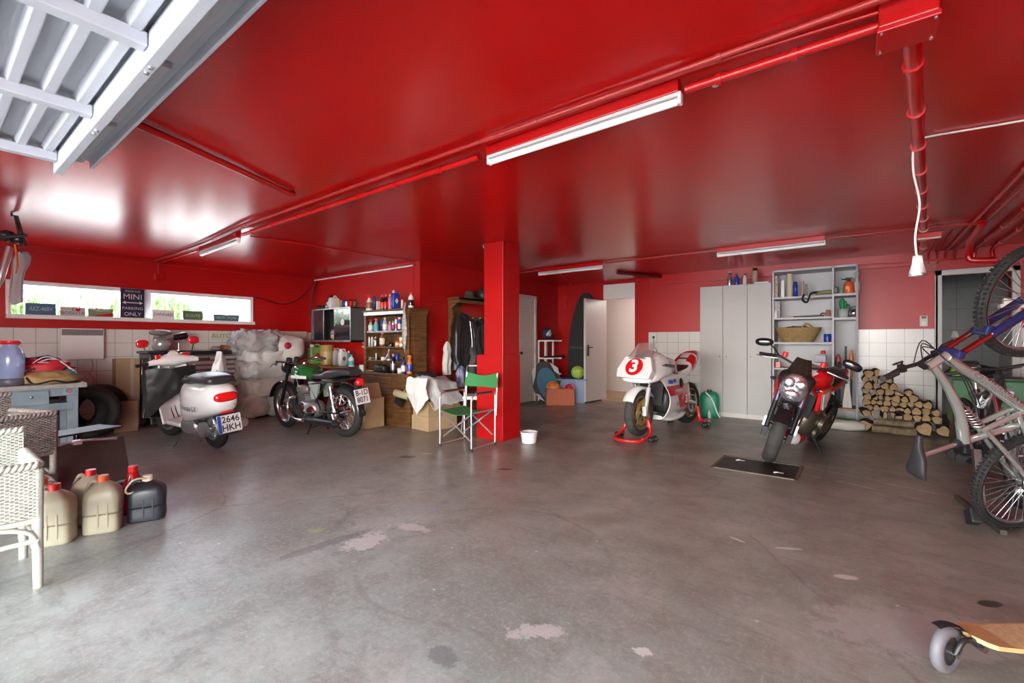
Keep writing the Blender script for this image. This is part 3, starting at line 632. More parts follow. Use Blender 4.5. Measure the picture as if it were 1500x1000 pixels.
ob('lid', MB().lathe([(0, .48), (.075, .48), (.077, .475), (.077, .44), (0, .44)], n=24), bred, t)
ob('base_cap', MB().lathe([(0, .001), (.107, .001), (.108, .08), (.104, .082)], n=24), mat('dark_tray', (.12, .11, .14), .4), t)
t = thing('riding_suit', 'crumpled red, blue and white riding suit heaped on the workbench', 'clothing', (-7.44, .92, BZ))
m = MB(); m.ell((0, -.05, .13), (.2, .24, .15), 26, 14, 0, nz=.5, nf=2.5); ob('dark_fabric', m, mat('navy_fabric', (.02, .02, .06), .7, bump=.3), t)
ob('red_panel', MB().ell((.1, .0, .17), (.14, .2, .1), 22, 12, nz=.5, nf=3), mat('red_fabric', (.5, .02, .03), .6, bump=.3), t)
ob('teal_panel', MB().ell((.16, .15, .09), (.1, .1, .06), 16, 10, nz=.5, nf=3), mat('teal_fabric', (.05, .22, .2), .6), t)
m = MB()
for k in range(5): m.tube(smp([(.16+.02*k, -.25+.04*k, .08+.04*k), (.16, -.05+.04*k, .29-.02*k), (.2, .1+.03*k, .24-.03*k), (.22, .2, .1)], 5), .012, flat=.4)
ob('white_stripe', m, mat('white_fabric', (.75, .75, .78), .6), t)
t = thing('tan_bag', 'tan cloth bag lying at the front edge of the workbench', 'bag', (-7.2, .88, BZ))
ob('cloth', MB().ell((0, 0, .04), (.15, .27, .10), 28, 14, nz=.4, nf=2.5, z0=-.38), mat('tan_canvas', (.45, .31, .14), .8, col2=(.3, .2, .09), vscale=6, bump=.2), t)
ob('strap', MB().tube(smp([(.1, -.15, .08), (.17, -.1, .01), (.16, .05, .04), (.15, .15, .01), (.08, .25, .02)], 4), .01), black, t)
# things under and beside the bench
ob('vise_pipe', MB().cyl((0, 0, .0), (0, 0, .5), .02).box((.03, 0, .5), (.2, .03, .02)), alu, loc=(-7.3, .78, 0), label='silver adjustable support stand under the workbench', cat='stand')
def tyre_mb(R=.3, w=.11, r_in=.19, mi=0, n=40, c=(0, 0, 0)):
    h = w/2; prof = [(r_in, -h*.62), (r_in+.02, -h*.8), ((R+r_in)/2, -h*1.03), (R-.035, -h*.95), (R-.012, -h*.62), (R, -h*.2), (R, h*.2), (R-.012, h*.62), (R-.035, h*.95), ((R+r_in)/2, h*1.03), (r_in+.02, h*.8), (r_in, h*.62), (r_in+.012, 0), (r_in, -h*.62)]
    return MB().lathe(prof, c, 'y', n, mi)
for k, (x, y, R, tilt, lab) in enumerate(((-7.80, 1.33, .34, .10, 'front one of the used tyres leaning by the tiled wall, beside the workbench'), (-8.3, 1.53, .33, .08, 'used black tyre leaning behind the front tyre, nearer the cardboard'), (-8.04, 1.27, .33, .08, 'rearmost used tyre, mostly hidden behind the others'))):
    ob('tyre', tyre_mb(R, .2, R-.135, n=48), rubber, loc=(x, y, R*math.cos(tilt)+.1*math.sin(tilt)), rot=(tilt, 0, math.radians(82+k*5)), label=lab, cat='tyre')
t = thing('cardboard_sheet', 'tall flat cardboard box standing between tyres and tool chest', 'cardboard box', (-8.46, 1.86, 0), 0)
ob('box', MB().bb(-.1, .1, -.13, .14, 0, 1.0), card, t, bevel=.004); ob('tape', MB().bb(.1, .102, .03, .07, 0, 1.0), mat('tape', (.5, .4, .28), .3), t)
ob('wood_box', MB().bb(-.12, .14, -.13, .13, 0, .42), mat('crate_pine', (.36, .24, .14), .6, var=.3, stretch=(1, 1, 6)), loc=(-8.2, 1.78, 0), bevel=.003, label='low wooden crate standing in front of the flat cardboard box', cat='crate')

# tool chest
t = thing('tool_chest', 'wide black wheeled tool chest with brushed metal drawer fronts', 'tool chest', (-8.33, 2.86, 0))
yl, yr = -.82, .98; zt = 1.1
blk = mat('chest_black', (.02, .02, .025), .35)
ob('body', MB().bb(-.24, .22, yl, yr, .14, 1.07).bb(.2, .26, yl, yl+.1, .14, 1.07).bb(.2, .26, yr-.1, yr, .14, 1.07), blk, t, bevel=.01)
ob('top', MB().bb(-.25, .28, yl-.03, yr+.02, 1.07, 1.11), blk, t, bevel=.01)
dm = mat('brushed_drawer', (.55, .52, .50), .35, .6, var=.1, stretch=(1, .3, 30), vscale=8)
zz = 1.04
for hgt in (.075, .075, .075, .075, .11, .11, .16, .16):
    zz -= hgt
    d_ = ob('drawer', MB().bb(.2, .245, yl+.11, yr-.11, zz+.008, zz+hgt), dm, t, bevel=.003)
    ob('pull', MB().bb(.245, .262, yl+.13, yr-.13, zz+hgt-.02, zz+hgt-.004), mat('pull_dark', (.2, .1, .09), .4, .5), d_)
for (x, y) in ((.15, yl+.08), (.15, yr-.08), (-.15, yl+.08), (-.15, yr-.08)):
    w_ = ob('caster', MB().cyl((x, y-.02, .06), (x, y+.02, .06), .06, n=18), black, t); ob('fork', MB().box((x, y-.03, .09), (.05, .006, .1)).box((x, y+.03, .09), (.05, .006, .1)).cyl((x, y-.035, .06), (x, y+.035, .06), .012), alu, w_)
ob('push_bar', MB().tube([(.2, yl-.02, 1.0), (.2, yl-.07, 1.0), (.2, yl-.07, .5), (.2, yl-.02, .5)], .012), chrome, t)
# on the chest
def on_chest(px): q = onz(px, 520, 1.11); return onx(px, 520, -8.25)
p = onx(236, 515, -8.25)
t = thing('helmet', 'silver open-face helmet with raised grey goggles, on the left end of the tool chest', 'helmet', (-8.25, p.y, 1.11))
ob('shell', MB().ell((0, 0, .1), (.13, .12, .12), 20, 14, z0=-.8), mat('silver_shell', (.5, .5, .5), .2, .5), t)
ob('goggles', MB().ell((.04, -.02, .27), (.1, .14, .05), 20, 10).tube(smp([(.1, -.12, .2), (.12, 0, .18), (.1, .12, .22)], 4), .02), mat('goggle_grey', (.2, .2, .18), .2), t)
p = onx(262, 510, -8.2)
t = thing('spot_lamp', 'small black and silver spot lamp on the tool chest behind the scooter', 'lamp', (-8.2, p.y, 1.11))
ob('stand', MB().cyl((0, 0, 0), (0, 0, .12), .012).cyl((0, 0, 0), (0, 0, .012), .05), steel, t); ob('head', MB().cyl((-.02, -.07, .2), (0, .07, .23), .045, .055).cyl((0, .07, .23), (0, .1, .235), .05, .05), blackg, t)
p = onx(330, 517, -8.22)
ob('work_gloves', MB().ell((0, 0, .035), (.08, .1, .04), 18, 10, nz=.6, nf=4, z0=-.8).ell((0, -.09, .05), (.03, .05, .03), 12, 8, nz=.4), mat('brown_leather_glove', (.32, .12, .04), .6, var=.4, vscale=20), loc=(-8.22, p.y+.05, 1.112), label='rust-brown leather work glove on the right half of the tool chest', cat='glove')
ob('rag', MB().ell((0, 0, .03), (.08, .08, .035), 16, 8, nz=.6, nf=4, z0=-.8), mat('grey_rag', (.3, .28, .26), .8, var=.5, vscale=30), loc=(-8.22, p.y-.13, 1.112), label='grey crumpled rag beside the brown glove on the tool chest', cat='rag')
ob('plastic_tub', MB().lathe([(0, 0), (.07, 0), (.085, .14), (.09, .15), (.08, .15), (.068, .01)], n=20), mat('milky', (.6, .62, .64), .25), loc=(-8.3, onx(352, 515, -8.3).y-.02, 1.112), label='milky plastic tub on the right end of the tool chest', cat='tub')
# sticker on the tiles
p = onx(330, 492, -8.6)
t = thing('wall_sticker', 'small green-lettered sticker with a red block, on the tiles above the tool chest', 'sticker', (-8.595, p.y, p.z))
ob('backing', MB().box((0, 0, 0), (.004, .42, .12)), mat('sticker_pale', (.55, .55, .45)), t)
ob('block', MB().box((.003, .15, 0), (.003, .12, .12)), mred, t)
ob('lettering', MB().text('AUTO', .1, (.003, -.06, 0), (0, 1, 0), (0, 0, 1), 0, 1.1).text('4x4', .05, (.005, .15, .03), (0, 1, 0), (0, 0, 1), 1).text('TEAM', .04, (.005, .15, -.03), (0, 1, 0), (0, 0, 1), 1), [mat('olive_ink', (.2, .28, .08)), inkw], t)
# white board leaning + wrapped stacks
ob('white_board', MB().box((0, 0, .72), (.03, .9, 1.44)), mat('board_pale', (.62, .58, .55), .4), loc=(-8.5, 4.15, 0), bevel=.004, label='tall pale board leaning on the wall behind the plastic-wrapped heap', cat='board')
plw = mat('plastic_wrap', (.62, .62, .60), .22, var=.18, vscale=7, bump=.8, bscale=14, coat=.6)
plc = mat('paper_wrap', (.66, .62, .54), .5, var=.15, vscale=5, bump=.5, bscale=12)
def bundle(y0, y1, z0, z1, m_, lab, nm='wrapped_bundle', x=-7.95, dx=.3, seed=0, amp=.05):
    c = V(x, (y0+y1)/2, (z0+z1)/2)
    mb = MB().ell((0, 0, 0), (dx, (y1-y0)/2, (z1-z0)/2), 72, 44, sq=.5); mb.wrinkle(amp, 4.5, 0, seed+1); mb.wrinkle(amp*.5, 13, 0, seed+3); mb.wrinkle(amp*.22, 31, 0, seed+5)
    zmin = min(v[2] for v in mb.v)
    return ob(nm, mb, m_, loc=(c.x, c.y, z0-zmin if z0 < .05 else c.z), label=lab, cat='bundle')
yL = onx(358, 560, -7.75).y; yR = onx(432, 560, -7.75).y
bundle(yL, yL+.36, 0, .38, plc, 'cream paper-wrapped bundle at the floor, nearest the tool chest', seed=1)
bundle(yL+.3, yR, 0, .36, plw, 'clear plastic-wrapped bundle on the floor, behind the front motorcycle wheel', seed=2)
bundle(yL+.02, yR-.2, .3, .66, plc, 'cream wrapped bundle in the middle of the plastic-covered heap', seed=3)
bundle(yL+.3, yR+.02, .4, .72, plw, 'shiny plastic bundle beside the cream one, right half of the heap', seed=4, x=-8.0)
bundle(yL-.02, yR-.02, .6, .95, plw, 'wide shiny clear-plastic bundle on top of the two cream ones', seed=6)
bundle(yL, yR, .88, 1.14, mat('wrap_pale', (.6, .6, .58), .35, bump=.6, bscale=12), 'pale wrapped layer just under the grey cloth cover', seed=7)
t = thing('cloth_cover', 'crumpled light grey cloth cover with a dark red dot, topmost on the wrapped heap', 'cover', (-7.95, (yL+yR)/2, 1.08))
mb = MB().ell((0, -.1, .16), (.3, .42, .2), 80, 44, sq=.7); mb.wrinkle(.1, 4, 0, 9); mb.wrinkle(.045, 12, 0, 4); mb.wrinkle(.014, 30, 0, 6)
ob('cloth', mb, vcloth, t)
mb = MB().ell((.08, .3, .04), (.26, .24, .22), 34, 20, sq=.6); mb.wrinkle(.05, 5, 0, 3); ob('white_panel', mb, wcloth, t)
ob('red_dot', MB().ell((.33, .22, .1), (.03, .06, .06), 20, 10), mat('dot_red', (.4, .01, .03), .5), t)

# ------------------------------------------------------------------ bottles
Yf_ = 4.455
def bottle(kind, px, py, hpx, wpx, Y, label, body, cap, cat='bottle', group=None, lab=None, X=None, name=None, z=None, rz=0):
    p = ony(px, py, Y) if X is None else onx(px, py, X)
    if z is not None: p.z = z
    if Y == Yf_ and z and .9 < z < 1.8: p.x = max(p.x, dx0+.05)
    sc = (p-V(0, 0, CAMZ)); dep = (-_s*p.x+_c*p.y)/FPX; h = hpx*dep; r = wpx*dep/2
    t = thing(name or {'spray': 'spray_bottle', 'can': 'spray_can', 'jug': 'plastic_jug', 'tin': 'tin_can', 'box': 'carton', 'round': 'plastic_bottle', 'book': 'book'}[kind], label, cat, p, rz, group)
    if kind == 'can':
        ob('body', MB().lathe([(0, 0), (r, 0), (r, h*.8), (r*.7, h*.86), (0, h*.86)], n=16), body, t); ob('cap', MB().lathe([(r*.8, h*.82), (r*.78, h*.98), (r*.6, h), (0, h)], n=14), cap, t)
    elif kind == 'round':
        ob('body', MB().lathe([(0, 0), (r*.95, 0), (r, .05*h), (r, h*.62), (r*.8, h*.74), (r*.35, h*.84), (r*.35, h*.9), (0, h*.9)], n=16), body, t); ob('cap', MB().lathe([(r*.42, h*.86), (r*.42, h), (0, h)], n=12), cap, t)
    elif kind == 'spray':
        ob('body', MB().lathe([(0, 0), (r*.95, 0), (r, .05*h), (r*.95, h*.5), (r*.5, h*.7), (r*.35, h*.8), (0, h*.8)], n=16), body, t)
        ob('trigger_head', MB().lathe([(r*.4, h*.78), (r*.4, h*.86), (0, h*.86)], n=10).box((0, 0, h*.93), (r*1.5, r*.6, h*.1)).box((r*.6, 0, h*.84), (r*.2, r*.3, h*.12), rot=(0, .4, 0)), cap, t, bevel=.002)
    elif kind == 'jug':
        ob('body', MB().ell((0, 0, h*.42), (r*.6, r, h*.42), 20, 12, sq=.4), body, t); ob('cap', MB().lathe([(r*.3, h*.83), (r*.3, h*.97), (0, h*.97)], (0, -r*.5, 0), n=12), cap, t)
        ob('handle', MB().tube(smp([(0, -r*.1, h*.8), (0, 0, h*.93), (0, r*.5, h*.93), (0, r*.75, h*.75)], 4), r*.13), body, t)
    elif kind == 'tin':
        ob('body', MB().lathe([(0, 0), (r, 0), (r*1.02, .02*h), (r, .04*h), (r, h*.95), (r*1.03, h*.97), (r, h), (0, h)], n=22), body, t)
    elif kind == 'box': ob('body', MB().box((0, 0, h/2), (r*1.2, r*2, h)), body, t, bevel=.002)
    elif kind == 'book':
        ob('cover', MB().box((0, 0, h/2), (.15, r*2, h)), body, t, bevel=.001); ob('pages', MB().box((.002, 0, h/2+.002), (.15, r*1.5, h)), offwhite, t)
    if lab:
        lm = MB()
        if kind in ('box',): lm.box((r*.61, 0, h*.5), (.002, r*1.4, h*.4))
        elif kind == 'jug': lm.ell((0, 0, h*.42), (r*.62, r*.7, h*.24), 16, 8, sq=.5)
        elif kind == 'tin': lm.lathe([(r*1.005, h*.3), (r*1.01, h*.32), (r*1.01, h*.65), (r*1.005, h*.67)], n=20)
        else: lm.lathe([(r*1.005, h*.14), (r*1.02, h*.15), (r*1.02, h*.5), (r*1.005, h*.51)], n=16)
        ob('paper_label', lm, lab, t)
    return t
M_ = {'w': mat('bottle_white', (.72, .72, .7), .3), 'b': mat('bottle_blue', (.02, .06, .4), .25), 'k': blackg, 'r': bred, 'g': greenp, 'o': orange, 's': mat('can_silver', (.5, .52, .55), .25, .8),
      'y': mat('bottle_yellow', (.6, .42, .1), .4), 'c': mat('bottle_clear', (.6, .7, .75), .15, trans=.4), 'p': mat('bottle_pink', (.65, .2, .25), .35), 't': tealm, 'n': mat('bottle_brown', (.2, .09, .04), .3),
      'l': mat('bottle_lime', (.25, .5, .15), .3, trans=.2), 'e': cream, 'd': mat('bottle_navy', (.02, .03, .12), .3)}
# grey wall cabinet
Yc = 4.4
t = thing('wall_cabinet', 'dark grey metal wall cabinet with sliding glass doors on the red wall', 'cabinet', (-7.32, 0, 0))
gx0, gx1 = -.61, .61; z0c, z1c = 1.245, 1.83; gm = mat('cab_slate', (.09, .1, .1), .4)
ob('carcass', MB().bb(gx0, gx1, 4.40, 4.735, z1c-.02, z1c).bb(gx0, gx1, 4.40, 4.735, z0c, z0c+.03).bb(gx0, gx0+.02, 4.4, 4.735, z0c, z1c).bb(gx1-.02, gx1, 4.4, 4.735, z0c, z1c).bb(gx0, gx1, 4.72, 4.735, z0c, z1c), gm, t, bevel=.003)
ob('frame', MB().bb(gx0, gx1, 4.392, 4.4, z0c, z0c+.02).bb(gx0, gx1, 4.392, 4.4, z1c-.015, z1c).bb(gx0, gx0+.012, 4.392, 4.4, z0c, z1c).bb(gx1-.012, gx1, 4.392, 4.4, z0c, z1c).bb(-.22, -.205, 4.392, 4.4, z0c, z1c), steel, t)
gdk = mat('smoked_glass', (.015, .018, .025), .06, coat=.5)
for nm, a, b_ in (('sliding_door', gx0+.012, -.21), ('sliding_door', .09, gx1-.012)):
    d_ = ob(nm, MB().bb(a, b_, 4.41, 4.416, z0c+.03, z1c-.02), gdk, t); ob('knob', MB().cyl((b_-.04 if a < 0 else a+.05, 4.395, 1.53), (b_-.04 if a < 0 else a+.05, 4.41, 1.53), .015), chrome, d_)
ob('sticker', MB().cyl((.35, 4.406, 1.58), (.35, 4.41, 1.58), .055, n=9), inkw, t)
ob('paint_rags', MB().ell((0, 0, .05), (.12, .08, .06), 18, 10, nz=.5, z0=-.7, mi=0).ell((.02, -.02, .12), (.1, .07, .06), 14, 8, nz=.5, mi=1), [mat('yellow_rag', (.6, .42, .15), .7), mat('mauve_rag', (.4, .28, .38), .7)], loc=(-7.4, 4.55, z0c+.035), label='yellow and mauve rags bundled inside the grey wall cabinet', cat='rag')
zc_ = z1c+.001
bottle('jug', 489, 450, 20, 15, 4.55, 'white plastic jug, tallest thing on top of the grey wall cabinet', M_['w'], M_['k'], z=zc_)
bottle('box', 498, 450, 12, 4, 4.5, 'small amber carton beside the white jug on the wall cabinet', M_['y'], None, 'carton', z=zc_)
bottle('can', 503, 450, 11, 5, 4.5, 'blue spray can on top of the wall cabinet', M_['b'], M_['b'], 'spray can', z=zc_)
bottle('tin', 508, 450, 9, 6, 4.5, 'small grey tin between blue and red cans on the wall cabinet', M_['s'], None, 'tin', z=zc_)
bottle('can', 514, 450, 12, 5, 4.55, 'red spray can with black cap on top of the wall cabinet', M_['r'], M_['k'], 'spray can', z=zc_)
bottle('can', 520, 449, 12, 5, 4.6, 'dark brown can at the right end of the wall cabinet top', M_['n'], M_['k'], 'spray can', z=zc_)
q = ony(467, 450, 4.5); ob('black_bag', MB().ell((0, 0, .035), (.13, .1, .045), 18, 10, nz=.5, z0=-.75), black, loc=(q.x, 4.56, zc_+.0), label='flat black pouch at the left end of the wall cabinet top', cat='pouch')
q = ony(479, 450, 4.5); ob('welding_glove', MB().ell((0, 0, .07), (.09, .06, .09), 16, 10, nz=.6, z0=-.75, mi=0).tube([(-.04, -.05, .03), (.02, -.05, .13)], .012, mi=1).tube([(.01, -.055, .03), (.06, -.055, .13)], .012, mi=1), [black, inkw], loc=(q.x, 4.55, zc_), label='black glove with white stripes standing on the wall cabinet', cat='glove')
# wooden bench top under the wall cabinet
t = thing('wall_bench', 'pale wooden worktop on dark legs below the grey wall cabinet', 'bench', (-7.3, 4.5, 0))
ob('worktop', MB().bb(-.9, .6, -.22, .24, .79, .83), woodh, t, bevel=.003)
for x in (-.84, .55):
    for y in (-.18, .2): ob('leg', MB().bb(x-.025, x+.025, y-.025, y+.025, 0, .79), dsteel, t)
ob('rail', MB().bb(-.7, .55, .18, .22, .55, .62), dsteel, t)
zb = .832
bottle('jug', 462, 533, 30, 21, 4.5, 'green fluid jug with round red label, on the wall bench', M_['l'], M_['w'], 'jug', z=zb, lab=mat('label_red', (.5, .06, .04), .5))
bottle('tin', 479, 531, 29, 18, 4.5, 'big tan metal oil tin on the wall bench', mat('oil_tin', (.42, .3, .1), .35), None, 'tin', z=zb, lab=mat('oil_tin_print', (.5, .4, .18), .4))
bottle('jug', 493, 533, 27, 11, 4.42, 'slim grey jug standing between tan tin and white jug', mat('bottle_grey', (.4, .42, .42), .3), M_['o'], 'jug', z=zb)
bottle('jug', 502, 533, 26, 13, 4.4, 'white oil jug with a dark printed label, on the wall bench', M_['w'], M_['w'], 'jug', z=zb, lab=mat('label_dark', (.12, .12, .12), .5))
bottle('round', 511, 533, 22, 7, 4.5, 'dark teal bottle behind the small white one on the wall bench', mat('dark_teal', (.03, .15, .17), .3), M_['w'], z=zb)
bottle('round', 515, 534, 18, 8, 4.35, 'small white bottle with a turquoise top, rightmost on the wall bench', M_['w'], M_['t'], z=zb, lab=mat('label_teal', (.1, .42, .45), .5))
t = thing('cable_coil', 'coiled green hose with an orange clip, at the left of the wall bench', 'hose', (-8.07, 4.52, zb+.14))
m = MB()
for k in range(5): m.tube([(math.cos(a)*(.1-.008*k), -.03+.015*k, math.sin(a)*(.125-.01*k)) for a in [i*PI/10 for i in range(20)]], .014, closed=True)
ob('hose', m, mat('hose_green', (.03, .14, .1), .45), t); ob('clip', MB().box((-.05, -.05, .02), (.03, .04, .16)), orange, t, bevel=.005)

# ------------------------------------------------------------------ carved oak dresser with shelves
Yd = 4.28; dx0 = ony(534, 500, 4.4).x; dx1 = ony(600, 500, 4.4).x; xc = (dx0+dx1)/2; hw_ = (dx1-dx0)/2
t = thing('dresser', 'tall brown oak dresser with open shelves of bottles', 'dresser', (xc, Yd, 0))
yb = 4.745-Yd
ob('base', MB().bb(-hw_-.02, hw_+.08, 0.06, yb, 0, .74).bb(-hw_-.03, hw_+.1, .04, yb, 0, .07), wood, t, bevel=.008)
for k in range(3):
    a = -hw_-.0+k*(2*hw_+.08)/3; ob('door', MB().bb(a+.01, a+(2*hw_+.08)/3-.01, .045, .06, .1, .52), wood, t, bevel=.008)
    dw = ob('drawer', MB().bb(a+.01, a+(2*hw_+.08)/3-.01, .045, .06, .55, .71), wood, t, bevel=.006)
ob('worktop', MB().bb(-hw_-.05, hw_+.12, .0, yb, .74, .775), wood, t, bevel=.006)
ob('side', MB().bb(-hw_, -hw_+.025, .12, yb, .775, 1.72).bb(-hw_, -hw_+.045, .11, .14, .775, 1.72), wood, t, bevel=.003)
ob('side', MB().bb(hw_-.03, hw_, .12, yb, .775, 1.72).bb(hw_-.07, hw_, .11, .14, .775, 1.72).prism([(.2, 1.5), (.32, 1.45), (.4, 1.3), (.4, 1.15), (.3, 1.0), (.2, .95)], .008, 'x', 0, hw_), wood, t, bevel=.003)
ob('back', MB().bb(-hw_, hw_, yb-.015, yb, .775, 1.72), wood, t)
ob('cornice', MB().bb(-hw_-.04, hw_+.04, .09, yb, 1.72, 1.745).bb(-hw_-.02, hw_+.02, .105, yb, 1.66, 1.72), wood, t, bevel=.008)
ob('light_strip', MB().bb(-hw_+.02, hw_-.1, .095, .103, 1.665, 1.71), mat('aluminium_strip', (.45, .5, .58), .2, .8), t)
shz = [1.41, 1.17, .955]
for z in shz: ob('shelf', MB().bb(-hw_+.02, hw_-.03, .13, yb-.01, z-.02, z), wood, t, bevel=.003)
ob('light_strip', MB().bb(-hw_+.02, hw_-.1, .122, .13, shz[0]-.02, shz[0]+.004), mat('aluminium_strip', (.45, .5, .58)), t)
m = MB().bb(-hw_+.035, -hw_+.04, .1, .11, .78, 1.6)
gl = ob('hanging_garland', MB().ell((0, 0, 0), (.045, .03, .3), 16, 26, nz=.5, nf=5), mat('pale_garland', (.55, .55, .5), .7, var=.5, vscale=30), loc=(xc+hw_-.07, Yd+.085, 1.44), label='pale fluffy garland hanging down the right post of the dresser', cat='garland')
Yf = Yf_; top = 1.746
rowt = [('spray', 541, 24, 10, 'w', 'r', 'white spray bottle, leftmost on top of the dresser', 'n'), ('can', 549, 21, 5, 'd', 'b', 'dark blue spray can on top of the dresser', None), ('box', 554, 13, 5, 'e', None, 'small cream carton on top of the dresser', None),
        ('round', 560, 22, 6, 'k', 'p', 'black bottle with a pink cap, left one of the pair on the dresser top', 'r'), ('round', 565, 22, 6, 'k', 'p', 'black bottle with a pink cap, right one of the pair on the dresser top', 'r'),
        ('round', 571, 22, 5, 'p', 'w', 'pinkish bottle beside the big blue one on the dresser top', None), ('jug', 579, 28, 12, 'b', 'e', 'big blue plastic jug on top of the dresser', 'w'), ('can', 589, 13, 3, 'w', 'w', 'slim white tube right of the big blue jug', None),
        ('tin', 594, 9, 5, 'n', None, 'small brown jar near the right end of the dresser top', None), ('round', 602, 23, 8, 'w', 'o', 'white bottle with pale orange nozzle, rightmost on the dresser top', 'k')]
for k, px, h, w_, b_, c_2, lb, la_ in rowt: bottle(k, px, 445, h, w_, Yf, lb, M_[b_], M_.get(c_2), 'bottle' if k != 'box' else 'carton', z=top, lab=M_.get(la_))
row1 = [('spray', 543, 18, 7, 'c', 'r', 'clear spray bottle with red trigger, leftmost on the upper dresser shelf', 'w'), ('spray', 551, 19, 7, 'c', 'r', 'clear spray bottle with red trigger, second on the upper dresser shelf', 't'), ('can', 559, 17, 4, 'd', 'b', 'navy can third on the upper dresser shelf', None),
        ('round', 564, 20, 7, 'c', 'w', 'large milky bottle in the middle of the upper dresser shelf', 'w'), ('round', 571, 14, 6, 'p', 'w', 'short pink bottle on the upper dresser shelf', None), ('can', 576, 18, 4, 's', 'b', 'silver can with blue cap on the upper dresser shelf', 'b'), ('can', 580, 20, 4, 'w', 'r', 'white can with red cap on the upper dresser shelf', 'r'),
        ('can', 585, 20, 5, 'b', 'w', 'blue and white can, tallest at the right of the upper dresser shelf', 'w'), ('can', 591, 18, 4, 'w', 'b', 'white can with blue cap, rightmost on the upper dresser shelf', None)]
for k, px, h, w_, b_, c_2, lb, la_ in row1: bottle(k, px, 475, h, w_, Yf, lb, M_[b_], M_.get(c_2), z=shz[0]+.001, lab=M_.get(la_))
row2 = [('can', 541, 14, 3, 'w', 'w', 'thin white candle-like tube, first on the second dresser shelf', None), ('can', 545, 14, 3, 'w', 'w', 'thin white tube, second on the second dresser shelf', None), ('round', 550, 14, 5, 's', 'w', 'small silver bottle on the second dresser shelf', None),
        ('spray', 560, 24, 8, 'n', 'p', 'dark bottle with pink trigger, tallest on the second dresser shelf', 'e'), ('tin', 573, 6, 7, 'k', None, 'flat black tin on the second dresser shelf', None), ('tin', 582, 8, 6, 'o', None, 'small orange pot on the second dresser shelf', 'w'), ('tin', 588, 14, 6, 'w', None, 'white pot with orange print, right end of the second dresser shelf', 'o')]
for k, px, h, w_, b_, c_2, lb, la_ in row2: bottle(k, px, 500, h, w_, Yf, lb, M_[b_], M_.get(c_2), z=shz[1]+.001, lab=M_.get(la_))
row3 = [('box', 545, 4, 8, 's', None, 'small silver box, left on the third dresser shelf', None), ('can', 551, 10, 2, 'w', 'w', 'slender white tube on the third dresser shelf', None), ('tin', 561, 5, 6, 'w', None, 'small white pot on the third dresser shelf', None), ('tin', 581, 10, 7, 'b', None, 'blue tape roll on the third dresser shelf', None)]
for k, px, h, w_, b_, c_2, lb, la_ in row3: bottle(k, px, 525, h, w_, Yf, lb, M_[b_], M_.get(c_2), 'box' if k == 'box' else 'pot', z=shz[2]+.001, lab=None)
p = ony(570, 520, Yf); ob('steel_funnel', MB().lathe([(.012, .17), (.014, .12), (.075, .02), (.08, 0), (.074, .0), (.01, .115)], n=18), steel, loc=(p.x, Yf, shz[2]+.001), label='grey metal funnel turned upside down on the third dresser shelf', cat='funnel')
zw = .776; Yw = Yd+.1
bottle('round', 576, 550, 28, 8, Yw, 'black bottle with a pink-red cap on the dresser worktop', M_['k'], M_['p'], z=zw, lab=M_['s'])
bottle('round', 591, 550, 23, 7, Yw, 'dark bottle with tall black neck on the dresser worktop', M_['d'], M_['k'], z=zw, lab=M_['w'])
bottle('spray', 600, 549, 28, 8, Yw, 'orange spray bottle with blue label, right end of the dresser worktop', M_['o'], M_['o'], z=zw, lab=M_['b'])
p = ony(586, 549, Yw-.03); ob('white_mug', MB().lathe([(0, 0), (.03, 0), (.032, .08), (.028, .08), (.026, .01)], n=14).tube(smp([(.03, 0, .065), (.055, 0, .055), (.055, 0, .03), (.03, 0, .02)], 3), .005), M_['w'], loc=(p.x, Yw-.04, zw), label='small white mug among the bottles on the dresser worktop', cat='mug')
p = ony(556, 548, Yw); t = thing('power_drill', 'black power tool lying on the dresser worktop', 'power tool', (p.x, Yw+.02, zw))
ob('housing', MB().ell((0, 0, .06), (.14, .06, .06), 20, 10, sq=.7, z0=-.98).box((.12, 0, .05), (.1, .07, .07)), black, t); ob('chuck', MB().cyl((-.12, 0, .05), (-.2, 0, .05), .025, .014), chrome, t); ob('trim', MB().ell((.02, 0, .1), (.08, .03, .025)), steel, t)
p = ony(541, 548, Yw); ob('pliers', MB().tube([(-.06, 0, .012), (0, .01, .012), (.08, .03, .012)], .008).tube([(-.06, .03, .012), (0, .02, .012), (.08, -.01, .012)], .008), M_['y'], loc=(p.x+.01, Yw-.02, zw), label='yellow-handled pliers at the left end of the dresser worktop', cat='pliers')
bottle('tin', 530, 547, 9, 8, 4.36, 'small white cup on the left end of the dresser worktop', M_['w'], None, 'cup', z=zw)
t = thing('key_rack', 'narrow pink-white key rack hanging between wall cabinet and dresser', 'rack', (ony(531, 490, 4.7).x, 4.74, 1.33))
ob('strip', MB().bb(-.012, .012, -.01, 0, -.2, .2), mat('pinkish', (.62, .45, .42), .5), t)
for k in range(6): ob('hook', MB().box((.02, -.03, -.17+k*.07), (.05, .04, .03)), mat('pinkish', (.62, .45, .42)), t, bevel=.005)
ob('light_switch', MB().box((0, 0, 0), (.01, .07, .08)).box((.006, 0, 0), (.008, .04, .05)), bred, loc=(-5.394, onx(632, 525, -5.4).y+.02, onx(632, 525, -5.4).z), bevel=.003, label='red light switch on the middle red wall beside the dresser', cat='switch')
ob('white_wire', MB().tube(smp([onx(628, 522, -5.39), onx(622, 525, -5.39)+V(-.02, 0, 0), ony(616, 526, 4.7), ony(612, 527, 4.72)], 4), .005), white, label='short white wire between dresser and red switch', cat='wire')
